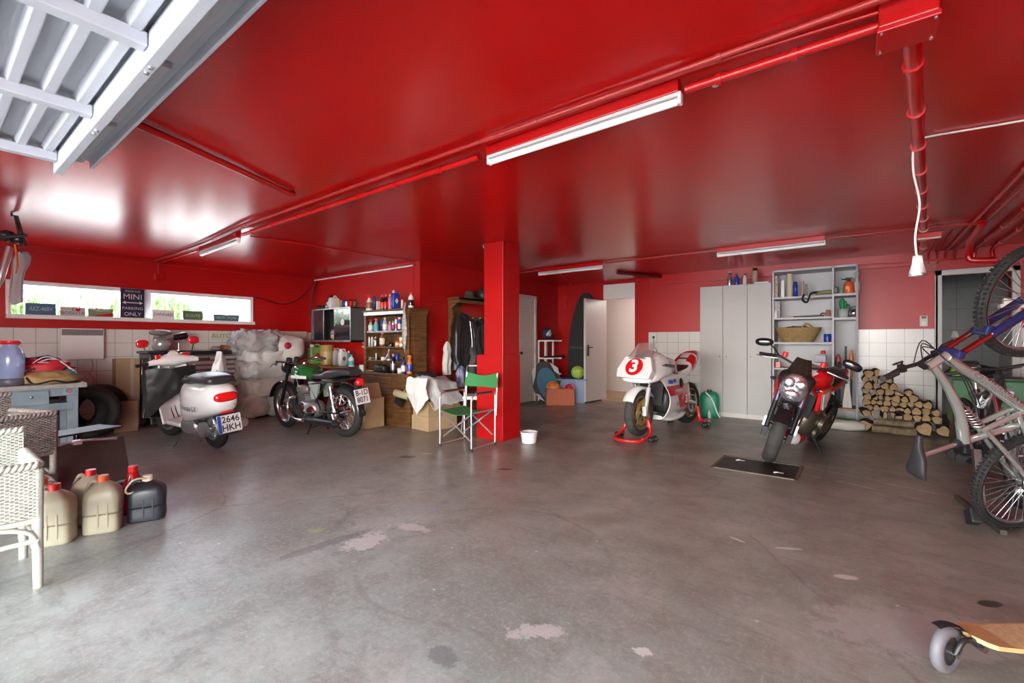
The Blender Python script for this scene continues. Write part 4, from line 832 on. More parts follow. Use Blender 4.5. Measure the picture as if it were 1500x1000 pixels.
# boxes
t = thing('cardboard_box', 'tall cardboard box behind the rear wheel of the green motorcycle', 'cardboard box', (onz(556, 622).x-.1, 4.05, 0))
ob('box', MB().bb(-.22, .22, -.17, .17, 0, .43), card, t, bevel=.003)
ob('flap', MB().box((.12, 0, .53), (.01, .34, .22), rot=(0, -.35, 0)), card, t); ob('flap', MB().box((-.12, -.1, .5), (.2, .01, .17), rot=(.3, 0, 0)), card, t)
c = onz(628, 632); t = thing('cardboard_box', 'open cardboard box with a jacket thrown over it, left of the green chair', 'cardboard box', (c.x, c.y, 0), math.radians(-4))
ob('box', MB().bb(-.36, 0, 0, .02, 0, .42).bb(-.36, -.34, 0, .5, 0, .42).bb(-.02, 0, 0, .5, 0, .42).bb(-.36, 0, .48, .5, 0, .42).bb(-.36, 0, 0, .5, 0, .01), card, t, bevel=.002)
ob('sleeve', MB().bb(-.375, .012, -.012, .51, .0, .2), card, t, bevel=.002)
ob('flap', MB().box((.06, .25, .36), (.01, .5, .16), rot=(0, -.8, 0)), card, t); ob('flap', MB().box((-.42, .25, .36), (.01, .5, .18), rot=(0, .8, 0)), card, t)
t = thing('grey_jacket', 'pale grey and black jacket thrown over the open cardboard box', 'jacket', (c.x-.16, c.y+.12, .45), math.radians(-4))
mb = MB().sheet(lambda u, v: (-.42+u*.85, -.18+v*.5, .22*math.sin(PI*min(1, u*1.05))**.7*(1-.3*v)+.1-.25*max(0, u-.75)*2-.35*max(0, .25-v)*1.5), 26, 16, .012); mb.wrinkle(.05, 6, 0, 2)
ob('body', mb, mat('jacket_grey', (.5, .5, .49), .75, var=.2, vscale=7), t)
mb = MB().sheet(lambda u, v: (-.15+u*.45, -.22-.03*math.sin(v*3), .3-v*.5*(1-abs(u-.5)*.9)), 14, 14, .01); mb.wrinkle(.025, 7, 0, 4); ob('white_flap', mb, mat('flap_white', (.68, .67, .65), .7), t)
mb = MB().ell((-.12, .05, .31), (.2, .14, .05), 18, 10, nz=.4); ob('collar', mb, black, t)
ob('sleeve', MB().tube(smp([(-.15, -.16, .02), (-.3, -.2, .03), (-.44, -.24, .06)], 4), [.055]*8+[.05], n=12), mat('sleeve_khaki', (.42, .38, .22), .7), t)
ob('cuff', MB().tube([(-.12, -.16, .02), (-.18, -.17, .02)], .06, n=12).box((-.36, -.22, -.07), (.14, .05, .1), rot=(.1, .5, .2)), black, t)
# ================================================================== motorcycles (local frame: x forward, y left, z up)
def wheel(parent, name, x, R, w, rin, rim_m, spokes, disc=0, z=None, steer=None, hub=.04, dm_=steel, tyre_m=rubber, hs=0, y=0):
    z = R if z is None else z
    m = MB()
    if spokes == 'wire':
        m.lathe([(rin-.012, -w*.28), (rin+.004, -w*.34), (rin+.004, -w*.28), (rin-.008, 0), (rin+.004, w*.28), (rin+.004, w*.34), (rin-.012, w*.28), (rin-.018, 0), (rin-.012, -w*.28)], ax='y', n=40)
        for i in range(36):
            a = 2*PI*i/36; b = a+(.32 if i % 2 else -.32); s = 1 if i % 4 < 2 else -1
            m.tube([(hub*1.4*math.cos(b), s*w*.3, hub*1.4*math.sin(b)), ((rin-.012)*math.cos(a), 0, (rin-.012)*math.sin(a))], .0025, n=5, caps=False)
    else:
        m.lathe([(rin-.02, -w*.36), (rin+.006, -w*.4), (rin+.006, -w*.34), (rin-.02, -w*.1), (rin-.02, w*.1), (rin+.006, w*.34), (rin+.006, w*.4), (rin-.02, w*.36), (rin-.03, w*.1), (rin-.03, -w*.1), (rin-.02, -w*.36)], ax='y', n=36)
        for i in range(spokes):
            a = 2*PI*i/spokes; d = V(math.cos(a), 0, math.sin(a)); m.tube([d*hub*.7, d*(rin*.55), d*(rin-.02)], [.02, .015, .02], n=8, flat=1.1)
    m.cyl((0, -w*.42, 0), (0, w*.42, 0), hub, n=18).cyl((0, -w*.7, 0), (0, w*.7, 0), .012)
    o = ob(name, m, rim_m, parent, loc=(x, y, z), rot=steer)
    ob('tyre', tyre_mb(R, w, rin), tyre_m, o)
    if disc:
        for s in ((1, -1) if disc == 2 else (1,)):
            dm = MB().lathe([(rin*.45, s*w*.5), (rin*.8, s*w*.5), (rin*.8, s*w*.5+.005), (rin*.45, s*w*.5+.005), (rin*.45, s*w*.5)], ax='y', n=32)
            for i in range(6): a = i*PI/3; dm.cyl((hub*.8*math.cos(a), s*w*.5, hub*.8*math.sin(a)), (rin*.5*math.cos(a+.3), s*w*.5+.002, rin*.5*math.sin(a+.3)), .008, n=6)
            ob('brake_disc', dm, dm_, o); ob('brake_caliper', MB().box((.0, s*(w*.5+.015), rin*.62), (.1, .05, .05), rot=(0, .9, 0)), gold if dm_ != steel else black, o, bevel=.008)
    return o
def reg_plate(parent, c, w, h, rows, xdir, up, blue=True, size=.07):
    n = Vector(xdir).cross(Vector(up)).normalized(); xd = Vector(xdir).normalized(); u = Vector(up).normalized(); c = Vector(c)
    def q(mb, cx, cy, ww, hh, d, th, mi):
        cc = c+xd*cx+u*cy+n*d; vs = []
        for k in (-th/2, th/2):
            for a, b in ((-1, -1), (1, -1), (1, 1), (-1, 1)): vs.append(cc+xd*a*ww/2+u*b*hh/2+n*k)
        mb.add(vs, [(3, 2, 1, 0), (4, 5, 6, 7), (0, 1, 5, 4), (1, 2, 6, 5), (2, 3, 7, 6), (3, 0, 4, 7)], mi, False)
    m = MB(); q(m, 0, 0, w, h, 0, .004, 0); o = ob('number_plate', m, plate_w, parent, bevel=.001)
    if blue: m = MB(); q(m, -w/2+.022, 0, .036, h-.01, .003, .001, 0); ob('blue_band', m, bluep, o)
    m = MB()
    for i, (tx, yy) in enumerate(rows): m.text(tx, size, c+xd*(.014 if blue else 0)+u*yy+n*.0035, xd, u, 0, .95, bold=.0015)
    ob('lettering', m, plate_k, o)
    return o

# ---------------- white scooter
a = onz(320, 656); b = onz(250, 637); hd = (b-a); ang = math.atan2(hd.y, hd.x); mid = (a+b)/2
sc = thing('scooter', 'white motor scooter with black seat and dark leg cover, parked at the tool chest', 'scooter', (mid.x, mid.y, 0), rot=(math.radians(-5), 0, ang))
wht = mat('scooter_white', (.8, .79, .78), .15, coat=.7)
wheel(sc, 'rear_wheel', -.64, .245, .11, .14, alu, 5, 0)
fw = wheel(sc, 'front_wheel', .64, .235, .10, .14, alu, 5, 1, steer=(0, 0, .25))
def ring(x, yc, zc_, w, h, tp=0, e=.7, n=24): return sup((x, yc, zc_), w, h, n, e, taper=tp)
rr = lerp_rings([ring(-.99, 0, .60, .05, .06), ring(-.96, 0, .60, .12, .13), ring(-.85, 0, .60, .175, .18), ring(-.65, 0, .57, .215, .2, .12), ring(-.42, 0, .54, .22, .23, .12), ring(-.25, 0, .52, .19, .25, .1), ring(-.13, 0, .52, .14, .25), ring(-.08, 0, .5, .10, .22)], 4)
body = ob('body', MB().loft(rr), wht, sc)
ob('tail_lamp', MB().ell((-.965, 0, .63), (.05, .125, .055), 20, 12, sq=.7), mat('lamp_red', (.75, .01, .01), .08, coat=1), sc)
ob('chrome_badge', MB().box((-.90, 0, .735), (.01, .14, .014), rot=(0, .5, 0)), chrome, sc)
ob('green_badge', MB().box((-.967, .055, .525), (.02, .04, .04), rot=(0, -.35, 0)), mat('flag_green', (.02, .3, .08), .4), sc)
ob('red_badge', MB().box((-.967, -.06, .525), (.02, .04, .04), rot=(0, -.35, 0)), bred, sc)
side = MB().text('Vespa LX', .085, (-.58, .226, .51), (-1, 0, 0), (0, 0, 1), 0, 1.15, lift=.004)
ob('side_lettering', side, plate_k, sc)
ob('red_reflector', MB().box((-.97, 0, .455), (.02, .13, .03)), bred, sc, bevel=.004)
reg_plate(sc, (-1.0, 0, .33), .25, .2, [('2646', .045), ('HKH', -.047)], (0, -1, 0), (.12, 0, 1), size=.1)
ob('mudflap', MB().bb(-.99, -.97, -.1, .1, .2, .45), black, sc)
rr = lerp_rings([ring(-.93, 0, .815, .10, .03), ring(-.88, 0, .82, .15, .05), ring(-.6, 0, .83, .165, .062), ring(-.42, 0, .825, .15, .06), ring(-.36, 0, .80, .14, .05), ring(-.15, 0, .79, .11, .045), ring(-.07, 0, .77, .07, .03)], 4)
st = ob('seat', MB().loft(rr), seatm, sc); ob('seat_strap', MB().box((-.36, 0, .85), (.02, .31, .012)), black, st)
ob('floorboard', MB().bb(-.2, .3, -.2, .2, .24, .29).bb(-.25, .3, -.12, .12, .2, .27), wht, sc, bevel=.02)
def shield(u, v):
    z = .25+.72*v; y = (u-.5)*2*(.235*(1-.35*v**2)); x = .3+.17*v-.12*abs(u-.5)**2*4*(1-.2*v)+.05*math.sin(v*3)
    return (x, y, z)
ls = ob('leg_shield', MB().sheet(shield, 20, 20, .02), wht, sc)
m = MB()
for y in (-.08, -.03, .03, .08): m.tube([(shield(.5+y*2.1, v)[0]-.03, y, .28+v*.5) for v in (0, .2, .4, .55)], .006, n=5)
ob('rubber_strip', m, black, ls)
ob('front_fender', MB().loft(lerp_rings([ring(.42, 0, .35, .05, .06), ring(.5, 0, .42, .08, .1), ring(.64, 0, .45, .085, .09), ring(.82, 0, .36, .08, .08), ring(.9, 0, .28, .04, .05)], 3)), wht, sc)
ob('fork', MB().tube([(.64, .07, .24), (.6, .06, .34), (.48, .0, .5), (.4, 0, .95)], .022), alu, sc)
hb = ob('headset', MB().loft(lerp_rings([sup((.33, -.27, 1.0), .03, .03, 16, 1, ax='y'), sup((.34, -.2, 1.01), .045, .04, 16, 1, ax='y'), sup((.37, -.08, 1.02), .09, .07, 16, 1, ax='y'), sup((.39, 0, 1.02), .11, .085, 16, 1, ax='y'), sup((.37, .08, 1.02), .09, .07, 16, 1, ax='y'), sup((.34, .2, 1.01), .045, .04, 16, 1, ax='y'), sup((.33, .27, 1.0), .03, .03, 16, 1, ax='y')], 3)), wht, sc)
ob('speedometer', MB().cyl((.33, 0, 1.085), (.35, 0, 1.1), .055, n=20), offwhite, hb)
ob('red_switchgear', MB().box((.36, -.14, 1.075), (.06, .1, .05), rot=(0, 0, .2)).box((.33, .17, 1.07), (.05, .06, .06)), mred, hb, bevel=.01)
for s in (-1, 1):
    ob('grip', MB().cyl((.33, s*.26, 1.0), (.30, s*.39, .99), .019).cyl((.30, s*.39, .99), (.299, s*.4, .99), .024), black, hb)
    ob('brake_lever', MB().tube([(.38, s*.23, 1.0), (.4, s*.3, .99), (.38, s*.38, .985)], .006), alu, hb)
    mr = ob('mirror', MB().tube(smp([(.37, s*.2, 1.03), (.39, s*.24, 1.12), (.41, s*.27, 1.2)], 3), .006), black, sc)
    ob('mirror_shell', MB().ell((.42, s*.28, 1.25), (.025, .065, .05), 16, 10, sq=.7), mred, mr)
covm = mat('cover_black', (.010, .011, .014), .5, col2=(.03, .03, .03), bump=.2)
cov = MB().sheet(lambda u, v: (.55+.16*(1-v)+.04*math.sin(u*9)-.42*abs(u-.5)**1.5*2*(1.15-v), (u-.5)*2*(.37-.16*v), .30+.68*v+.04*math.sin(u*7+1)*(1-v)), 26, 22, .012)
cov.wrinkle(.018, 7, 0, 5); ob('leg_cover', cov, covm, sc)
cov = MB().sheet(lambda u, v: (.30+.10*v-.13*math.sin(PI*u)*v-.05*u, -.2+.55*u-.06*v, .93-.38*(1-v)*(.5+u)-.0), 20, 14, .01); cov.wrinkle(.02, 8, 0, 8)
cov2 = cov.sheet(lambda u, v: (.34+.3*u, .30+.05*math.sin(u*5)-.12*v*(1-u), .34+.5*v+.1*(1-u)*v), 14, 12, .01); cov.wrinkle(.012, 9, 0, 3); ob('leg_cover_flap', cov, covm, sc)
ob('engine', MB().ell((-.36, .12, .27), (.2, .08, .09), 20, 12, sq=.6).cyl((-.64, .1, .245), (-.64, .15, .245), .09, n=20).box((-.28, .1, .36), (.14, .1, .12)), mat('engine_alu', (.5, .5, .52), .35, .8, bump=.1), sc, bevel=.008)
m = MB()
for k in range(6): m.box((-.5, .12, .31+.012*k), (.2, .09, .005))
ob('cooling_fins', m, steel, sc)
ob('muffler', MB().cyl((-.45, -.13, .25), (-.95, -.17, .3), .055, .06, n=18), steel, sc)
ob('side_stand', MB().tube([(-.1, .1, .2), (-.14, .26, .025), (-.1, .3, .02)], .012), dsteel, sc)
bag = thing('carrier_bag', 'translucent white carrier bag hanging from the right handlebar of the scooter', 'bag', onx(322, 545, -6.85))
p0 = bag.location
m = MB().sheet(lambda u, v: (.05*math.sin(PI*u), (u-.5)*(.26-.2*v), -.08+.36*v), 14, 12, .004).sheet(lambda u, v: (-.05*math.sin(PI*u), (u-.5)*(.26-.2*v), -.08+.36*v), 14, 12, .004); m.wrinkle(.012, 12)
ob('film', m, mat('bag_film', (.8, .8, .82), .3, trans=.3), bag); ob('lettering', MB().text('luxa', .09, (.058, .01, 0), (0, 1, 0), (0, 0, 1), 0, 1.1), plate_k, bag)

# ---------------- green classic motorcycle
a = onz(503, 639); b = onz(425, 626); hd = (b-a).normalized(); mid = (a+b)/2
mc = thing('motorcycle', 'old green classic motorcycle with white lower tank panel and long black seat', 'motorcycle', (mid.x, mid.y, 0), rot=(math.radians(-4), 0, math.atan2(hd.y, hd.x)))
wheel(mc, 'rear_wheel', -.64, .33, .11, .235, chrome, 'wire', 0, hub=.075)
wheel(mc, 'front_wheel', .66, .33, .09, .245, chrome, 'wire', 0, hub=.07, steer=(0, 0, -.12))
grn = mat('tank_green', (.012, .09, .02), .12, coat=.8)
fr = MB().tube(smp([(.38, 0, .82), (.3, 0, .55), (.25, 0, .3), (.1, 0, .22), (-.2, 0, .22), (-.3, 0, .4)], 3), .018).tube([(.38, 0, .84), (-.1, 0, .7), (-.5, 0, .72)], .016)
for s in (-1, 1): fr.tube([(-.25, s*.09, .32), (-.64, s*.1, .33)], .016).tube([(-.12, s*.1, .65), (-.3, s*.11, .35)], .014).tube([(-.05, s*.1, .68), (-.5, s*.12, .74), (-.85, s*.1, .76)], .014).tube([(-.2, s*.11, .45), (-.45, s*.12, .72)], .012)
ob('frame', fr, blackg, mc)
rr = lerp_rings([ring(.34, 0, .82, .06, .05), ring(.3, 0, .83, .115, .09), ring(.15, 0, .84, .14, .11), ring(-.02, 0, .83, .13, .1), ring(-.13, 0, .81, .09, .06)], 4)
tk = ob('fuel_tank', MB().loft(rr), grn, mc); [ob('tank_panel', MB().box((.1, s_*.135, .775), (.34, .012, .045)), mat('tank_white', (.65, .65, .62), .3), tk, bevel=.006) for s_ in (1, -1)]
ob('tank_badge', MB().tube([(.2, .14, .86), (.12, .143, .85), (.18, .143, .81), (.08, .143, .80)], .007), chrome, tk); ob('fuel_cap', MB().cyl((.15, 0, .94), (.15, 0, .965), .03), chrome, tk)
rr = lerp_rings([ring(-.06, 0, .80, .06, .025), ring(-.15, 0, .80, .1, .045), ring(-.35, 0, .80, .125, .045), ring(-.5, 0, .84, .14, .06), ring(-.75, 0, .87, .14, .055), ring(-.9, 0, .86, .1, .04)], 4)
ob('seat', MB().loft(rr), seatm, mc)
for s in (-1, 1):
    fk = ob('fork_leg', MB().tube([(.66, s*.075, .33), (.52, s*.075, .62)], .026).tube([(.52, s*.075, .62), (.4, s*.075, .92)], .02), blackg, mc)
    sh = ob('shock_absorber', MB().cyl((-.55, s*.13, .68), (-.6, s*.13, .35), .018, n=10).cyl((-.555, s*.13, .68), (-.575, s*.13, .52), .028, n=12), chrome, mc)
    ob('side_panel', MB().prism([(-.08, .72), (-.3, .72), (-.24, .5), (-.12, .48)], .03, 'y', 0, s*.1-.015), mat('side_cover_grey', (.25, .28, .25), .3), mc, bevel=.008)
m = MB()
for k in range(13):
    t_a = math.radians(20+k*11); 
ob('front_fender', MB().lathe([(.345, -.045), (.36, -.03), (.365, 0), (.36, .03), (.345, .045)], (.66, 0, .33), 'y', 20, 0, math.radians(15), math.radians(150)), blackg, mc)
ob('rear_fender', MB().lathe([(.35, -.07), (.37, -.05), (.375, 0), (.37, .05), (.35, .07)], (-.64, 0, .34), 'y', 24, 0, math.radians(55), math.radians(185)), blackg, mc)
eng = ob('engine', MB().ell((.02, .02, .33), (.2, .13, .12), 22, 12, sq=.7).box((.14, 0, .5), (.16, .16, .18), rot=(0, .2, 0)), mat('engine_alu', (.5, .5, .52)), mc)
m = MB()
for k in range(8): m.box((.15+.003*k, 0, .42+.025*k), (.2, .2, .007), rot=(0, .2, 0))
ob('cylinder_fins', m, dsteel, eng)
ob('crankcase_cover', MB().cyl((.08, .13, .33), (.08, .165, .33), .1, .085, n=28).cyl((-.12, .13, .32), (-.12, .16, .32), .075, .06, n=24), chrome, eng)
ob('kick_lever', MB().tube([(-.1, .17, .32), (-.05, .2, .2), (.05, .22, .2)], .01), chrome, eng)
ob('exhaust', MB().tube(smp([(.24, .08, .5), (.36, .13, .45), (.36, .15, .3), (.2, .16, .2), (-.1, .16, .2)], 4), .022), chrome, mc)
ob('silencer', MB().cyl((.0, .16, .2), (-.7, .2, .22), .042, .05, n=18).cyl((-.7, .2, .22), (-.78, .2, .225), .05, .02, n=18), mat('silencer_black', (.03, .03, .03), .35, .5), mc)
ob('air_box', MB().ell((.0, .14, .62), (.13, .05, .06), 18, 12, sq=.8), mat('airbox_grey', (.12, .11, .1), .3), mc)
hb = ob('handlebar', MB().tube(smp([(.22, .36, .98), (.32, .3, 1.0), (.4, .12, .97), (.42, 0, .93), (.4, -.12, .97), (.32, -.3, 1.0), (.22, -.36, .98)], 4), .012), chrome, mc)
for s in (-1, 1): ob('grip', MB().cyl((.3, s*.31, 1.0), (.2, s*.38, .975), .018), black, hb); ob('lever', MB().tube([(.37, s*.22, .99), (.38, s*.32, .96), (.3, s*.4, .94)], .006), black, hb)
hl = ob('headlight', MB().ell((.52, 0, .88), (.1, .09, .09), 20, 12), blackg, mc); ob('headlight_lens', MB().cyl((.58, 0, .88), (.62, 0, .88), .08, .06, n=20), chrome, hl)
ob('gauge', MB().cyl((.42, .06, .96), (.4, .06, 1.02), .04).cyl((.42, -.06, .96), (.4, -.06, 1.02), .04), black, mc)
ob('tail_lamp', MB().ell((-.97, 0, .74), (.05, .06, .05), 16, 10), mat('lamp_red', (.75, .01, .01)), mc)
ob('tail_bracket', MB().box((-.93, 0, .66), (.06, .06, .16)), black, mc)
reg_plate(mc, (-1.0, 0, .56), .22, .19, [('B-1D', .045), ('8071', -.043)], (0, -1, 0), (.2, 0, 1), blue=False, size=.095)
ob('chain_guard', MB().tube([(-.15, -.14, .42), (-.6, -.14, .42)], .025, flat=.4), blackg, mc)
ob('centre_stand', MB().tube([(-.1, .1, .2), (-.06, .16, .015), (-.02, .17, .012)], .013).tube([(-.1, -.1, .2), (-.06, -.16, .015)], .013).tube([(-.085, .12, .1), (-.085, -.12, .1)], .01), blackg, mc)
for s in (-1, 1): ob('footrest', MB().cyl((-.1, s*.1, .3), (-.1, s*.25, .3), .013), black, mc)

# ---------------- white and red race bike on paddock stands
a = onz(1007, 622); b = onz(936, 642); hd = (b-a).normalized(); b2 = b; a2 = b-hd*1.34; mid = (a2+b2)/2
rb = thing('race_motorcycle', 'white and red racing motorcycle with number 3, raised on paddock stands', 'motorcycle', (mid.x, mid.y, .035), rot=(0, 0, math.atan2(hd.y, hd.x)))
brz = mat('wheel_bronze', (.3, .23, .12), .4, .6)
wheel(rb, 'front_wheel', .67, .30, .12, .215, brz, 5, 2, dm_=gold, tyre_m=dusty)
wheel(rb, 'rear_wheel', -.67, .31, .17, .215, brz, 5, 1, dm_=steel, tyre_m=rubber)
rw = mat('fairing_white', (.8, .8, .79), .18, coat=.7); rd = mat('fairing_red', (.6, .01, .015), .2, coat=.7)
def pt_up(c): return 0
rings = [ring(.74, 0, .79, .19, .10, .3), ring(.70, 0, .82, .215, .14, .4), ring(.62, 0, .85, .235, .17, .4), ring(.48, 0, .9, .245, .19, .35), ring(.34, 0, .9, .25, .18, .25), ring(.28, 0, .88, .245, .15, .2)]
uf = ob('upper_fairing', MB().loft(lerp_rings(rings, 4)), rw, rb)
# round red number disc on the nose, following its slope
nd = V(.79, 0, .55).normalized()
def disc_at(c, n_, up, r, par, num, m1=rd):
    c = Vector(c); n_ = Vector(n_).normalized(); xd = Vector(up).cross(n_).normalized(); yd = n_.cross(xd)
    def poly(mb, rad, d, mi, N=36):
        vs = [c+xd*(rad*math.cos(2*PI*i/N))+yd*(rad*math.sin(2*PI*i/N))+n_*d for i in range(N)]; mb.add(vs, [tuple(range(N))], mi, False)
    mb = MB(); poly(mb, r, .004, 0); poly(mb, r*.93, .006, 1); o = ob('number_disc', mb, [rd, m1], par)
    ob('race_number', MB().text(num, r*1.9, c+n_*.006, xd, yd, 0, 1.05, bold=r*.07, lift=.003), rw, o); return o
np_ = MB()
rl = [V(.845, -.23, .76), V(.845, .23, .76), V(.789, .25, .86), V(.70, .18, 1.02), V(.70, -.18, 1.02), V(.789, -.25, .86)]
bk = [v-V(.10, 0, .03) for v in rl]
np_.add(rl+bk, [(0, 1, 2, 5), (5, 2, 3, 4), (11, 8, 7, 6), (10, 9, 8, 11)]+[(i, i+6, (i+1) % 6+6, (i+1) % 6) for i in range(6)], 0, False)
ob('nose_panel', np_, rw, rb, bevel=.01)
disc_at((.785, 0, .894), (.873, 0, .487), (0, 0, 1), .122, rb, '3')
def scr(u, v): th = (u-.5)*2.4; r = .2-.07*v; return (.64-.2*v+.1*math.cos(th)-.0, r*math.sin(th)*1.0, 1.0+.2*v-.03*abs(u-.5))
ob('windscreen', MB().sheet(scr, 14, 8, .003), mat('screen_clear', (.75, .7, .7), .05, trans=.85), rb)
def pt_low(c):
    if c.y > 0 and c.z > .55 and c.x < .22 and c.z < .66: return 1
    return 1 if (.50 < c.z < .62 and c.x > -.25 and abs(c.y) > .1) else 0
for s in (-1, 1):
    def side_fn(u, v, s=s):
        z = .19+.58*v; xf = .30+.30*v**1.5-.10*math.sin(v*PI); xb = -.40+.18*abs(v-.35)
        x = xb+(xf-xb)*u; bulge = .235+.02*math.sin(PI*v)-.09*(1-v)**3-.05*(1-u)**2+.0*u
        return (x, s*bulge, z)
    m = MB(); nu, nv = 36, 30; m.sheet(side_fn, nu, nv, -.012*s)
    for i, f in enumerate(m.f[:nu*nv]):
        cc = sum((Vector(m.v[j]) for j in f), Vector())/4; xx = cc.x-(cc.z-.5)*.7
        if .50 < cc.z < .63 and cc.x > -.3: m.m[i] = 1
        if cc.z < .50 and cc.x < .1-(.5-cc.z)*.9 and cc.x > -.32 and cc.z > .30: m.m[i] = 1
        if .545 < cc.z < .575 and False: m.m[i] = 0
    o = ob('side_fairing', m, [rw, rd], rb)
    if s == 1:
        disc_at((-.12, .252, .43), (0, 1, 0), (0, 0, 1), .08, o, '3')
        ob('fairing_lettering', MB().text('YAMAHA', .085, (-.02, .247, .27), (-1, 0, 0), (0, -.3, 1), 0, 1.1, lift=.012).text('DID', .04, (.12, .25, .385), (-1, 0, 0), (0, 0, 1), 0, lift=.01), plate_k, o)
        ob('brand_sticker', MB().box((.33, .262, .69), (.12, .003, .05), rot=(0, -.1, 0)).box((.22, .262, .70), (.06, .003, .045)), [bluep], o)
        ob('stripe_lettering', MB().text('MARLIN', .05, (.1, .262, .565), (-1, 0, 0), (0, 0, 1), 0, 1.1, lift=.006), rw, o)
        ob('air_vent', MB().ell((.02, .255, .66), (.05, .012, .07), 14, 10, rot=(0, .5, 0)), black, o)
ob('belly_pan', MB().loft(lerp_rings([ring(.3, 0, .2, .13, .03), ring(.1, 0, .17, .18, .04), ring(-.2, 0, .18, .17, .04), ring(-.4, 0, .2, .12, .03)], 3)), rw, rb)
ob('radiator', MB().box((.36, 0, .52), (.03, .34, .3), rot=(0, -.2, 0)), mat('radiator_black', (.02, .02, .02), .5, bump=.6, bscale=200), rb)
ob('engine', MB().ell((-.05, 0, .42), (.26, .19, .2), 20, 12, sq=.6), mat('engine_dark', (.06, .06, .06), .4, .5), rb)
ob('front_fender', MB().lathe([(.31, -.075), (.335, -.06), (.345, 0), (.335, .06), (.31, .075)], (.67, 0, .30), 'y', 20, 0, math.radians(30), math.radians(150)), rw, rb)
for s in (-1, 1):
    fk = ob('fork_leg', MB().cyl((.70, s*.1, .28), (.60, s*.1, .62), .028, .03).box((.69, s*.1, .33), (.06, .05, .12)), mat('fork_white', (.65, .65, .66), .25, .3), rb, bevel=.006)
    ob('fork_tube', MB().cyl((.60, s*.1, .6), (.5, s*.1, .95), .022), chrome, fk)
    ob('clip_on_bar', MB().cyl((.48, s*.1, .93), (.42, s*.32, .9), .012).cyl((.44, s*.24, .91), (.41, s*.36, .895), .018), black, rb)
    ob('brake_lever', MB().tube([(.5, s*.22, .91), (.52, s*.34, .9)], .006), black, rb)
    ob('frame_beam', MB().tube([(.35, s*.13, .85), (.0, s*.16, .74), (-.2, s*.14, .5)], .035, flat=.6), alu, rb)
    ob('swing_arm', MB().tube([(-.25, s*.12, .4), (-.67, s*.12, .31)], .03), alu, rb)
    ob('footpeg', MB().box((-.35, s*.15, .5), (.1, .02, .14)).cyl((-.38, s*.15, .46), (-.38, s*.24, .46), .012), alu, rb)
rr = lerp_rings([ring(.26, 0, .86, .07, .05), ring(.2, 0, .88, .15, .1), ring(.02, 0, .88, .17, .12), ring(-.15, 0, .82, .12, .09), ring(-.25, 0, .78, .08, .04)], 4)
def pt_tank(c): return 1 if (-.12 < c.x < .02) else 0
ob('fuel_tank', MB().loft(rr, paint=pt_tank), [rw, rd], rb)
def pt_tail(c): return 1 if (abs(c.y) > .06 and -.5 > c.x > -.68 and c.z < 1.02) or (-.88 < c.x < -.73) else 0
rr = lerp_rings([ring(-.25, 0, .72, .1, .05), ring(-.42, 0, .78, .15, .08), ring(-.58, 0, .86, .16, .12), ring(-.75, 0, .95, .14, .11), ring(-.92, 0, 1.02, .09, .06), ring(-1.0, 0, 1.05, .04, .02)], 5)
ob('tail_fairing', MB().loft(rr, paint=pt_tail), [rw, rd], rb)
ob('seat', MB().loft(lerp_rings([ring(-.2, 0, .79, .08, .02), ring(-.35, 0, .83, .13, .025), ring(-.5, 0, .87, .13, .03), ring(-.56, 0, .93, .1, .05)], 3)), seatm, rb)
# paddock stands
std = mat('stand_red', (.6, .012, .012), .3, coat=.4)
def pstand(name, lab, x, w, zax, back, handle):
    w2 = w/2; M4 = rb.matrix_world
    loc = Vector((mid.x, mid.y, 0)); R = Matrix.Rotation(math.atan2(hd.y, hd.x), 3, 'Z'); pos = loc+R @ V(x, 0, 0)
    t = thing(name, lab, 'paddock stand', pos, math.atan2(hd.y, hd.x))
    ob('tube_frame', MB().tube(smp([(0, w2, zax), (.02, w2+.04, .12), (back*.4, w2+.05, .06), (back*.9, w2+.03, .035), (back*1.15, w2*.5, .035), (back*1.2, 0, .035), (back*1.15, -w2*.5, .035), (back*.9, -w2-.03, .035), (back*.4, -w2-.05, .06), (.02, -w2-.04, .12), (0, -w2, zax)], 4), .02, n=10), std, t)
    for s in (-1, 1):
        ob('axle_bracket', MB().box((0, s*(w2), zax*.85), (.05, .03, .1)), std, t, bevel=.006)
        for dx in (.1*math.copysign(1, back), .0):
            wl = ob('roller', MB().lathe([(.012, -.02), (.035, -.02), (.04, 0), (.035, .02), (.012, .02)], ax='y', n=18), black, t, loc=(dx, s*(w2+.09)*1.0, .04)); ob('roller_cap', MB().cyl((0, -.023, 0), (0, .023, 0), .014), alu, wl)
    ob('lettering', MB().text('BIKE', .035, (back*.75, w2+.05, .06), (-1, 0, 0), (0, 0, 1)), inkw, t)
pstand('paddock_stand', 'red tubular paddock stand lifting the front wheel of the race bike', .70, .30, .26, .30, .3)
pstand('paddock_stand', 'red tubular paddock stand under the rear wheel of the race bike', -.67, .36, .3, -.36, -.3)

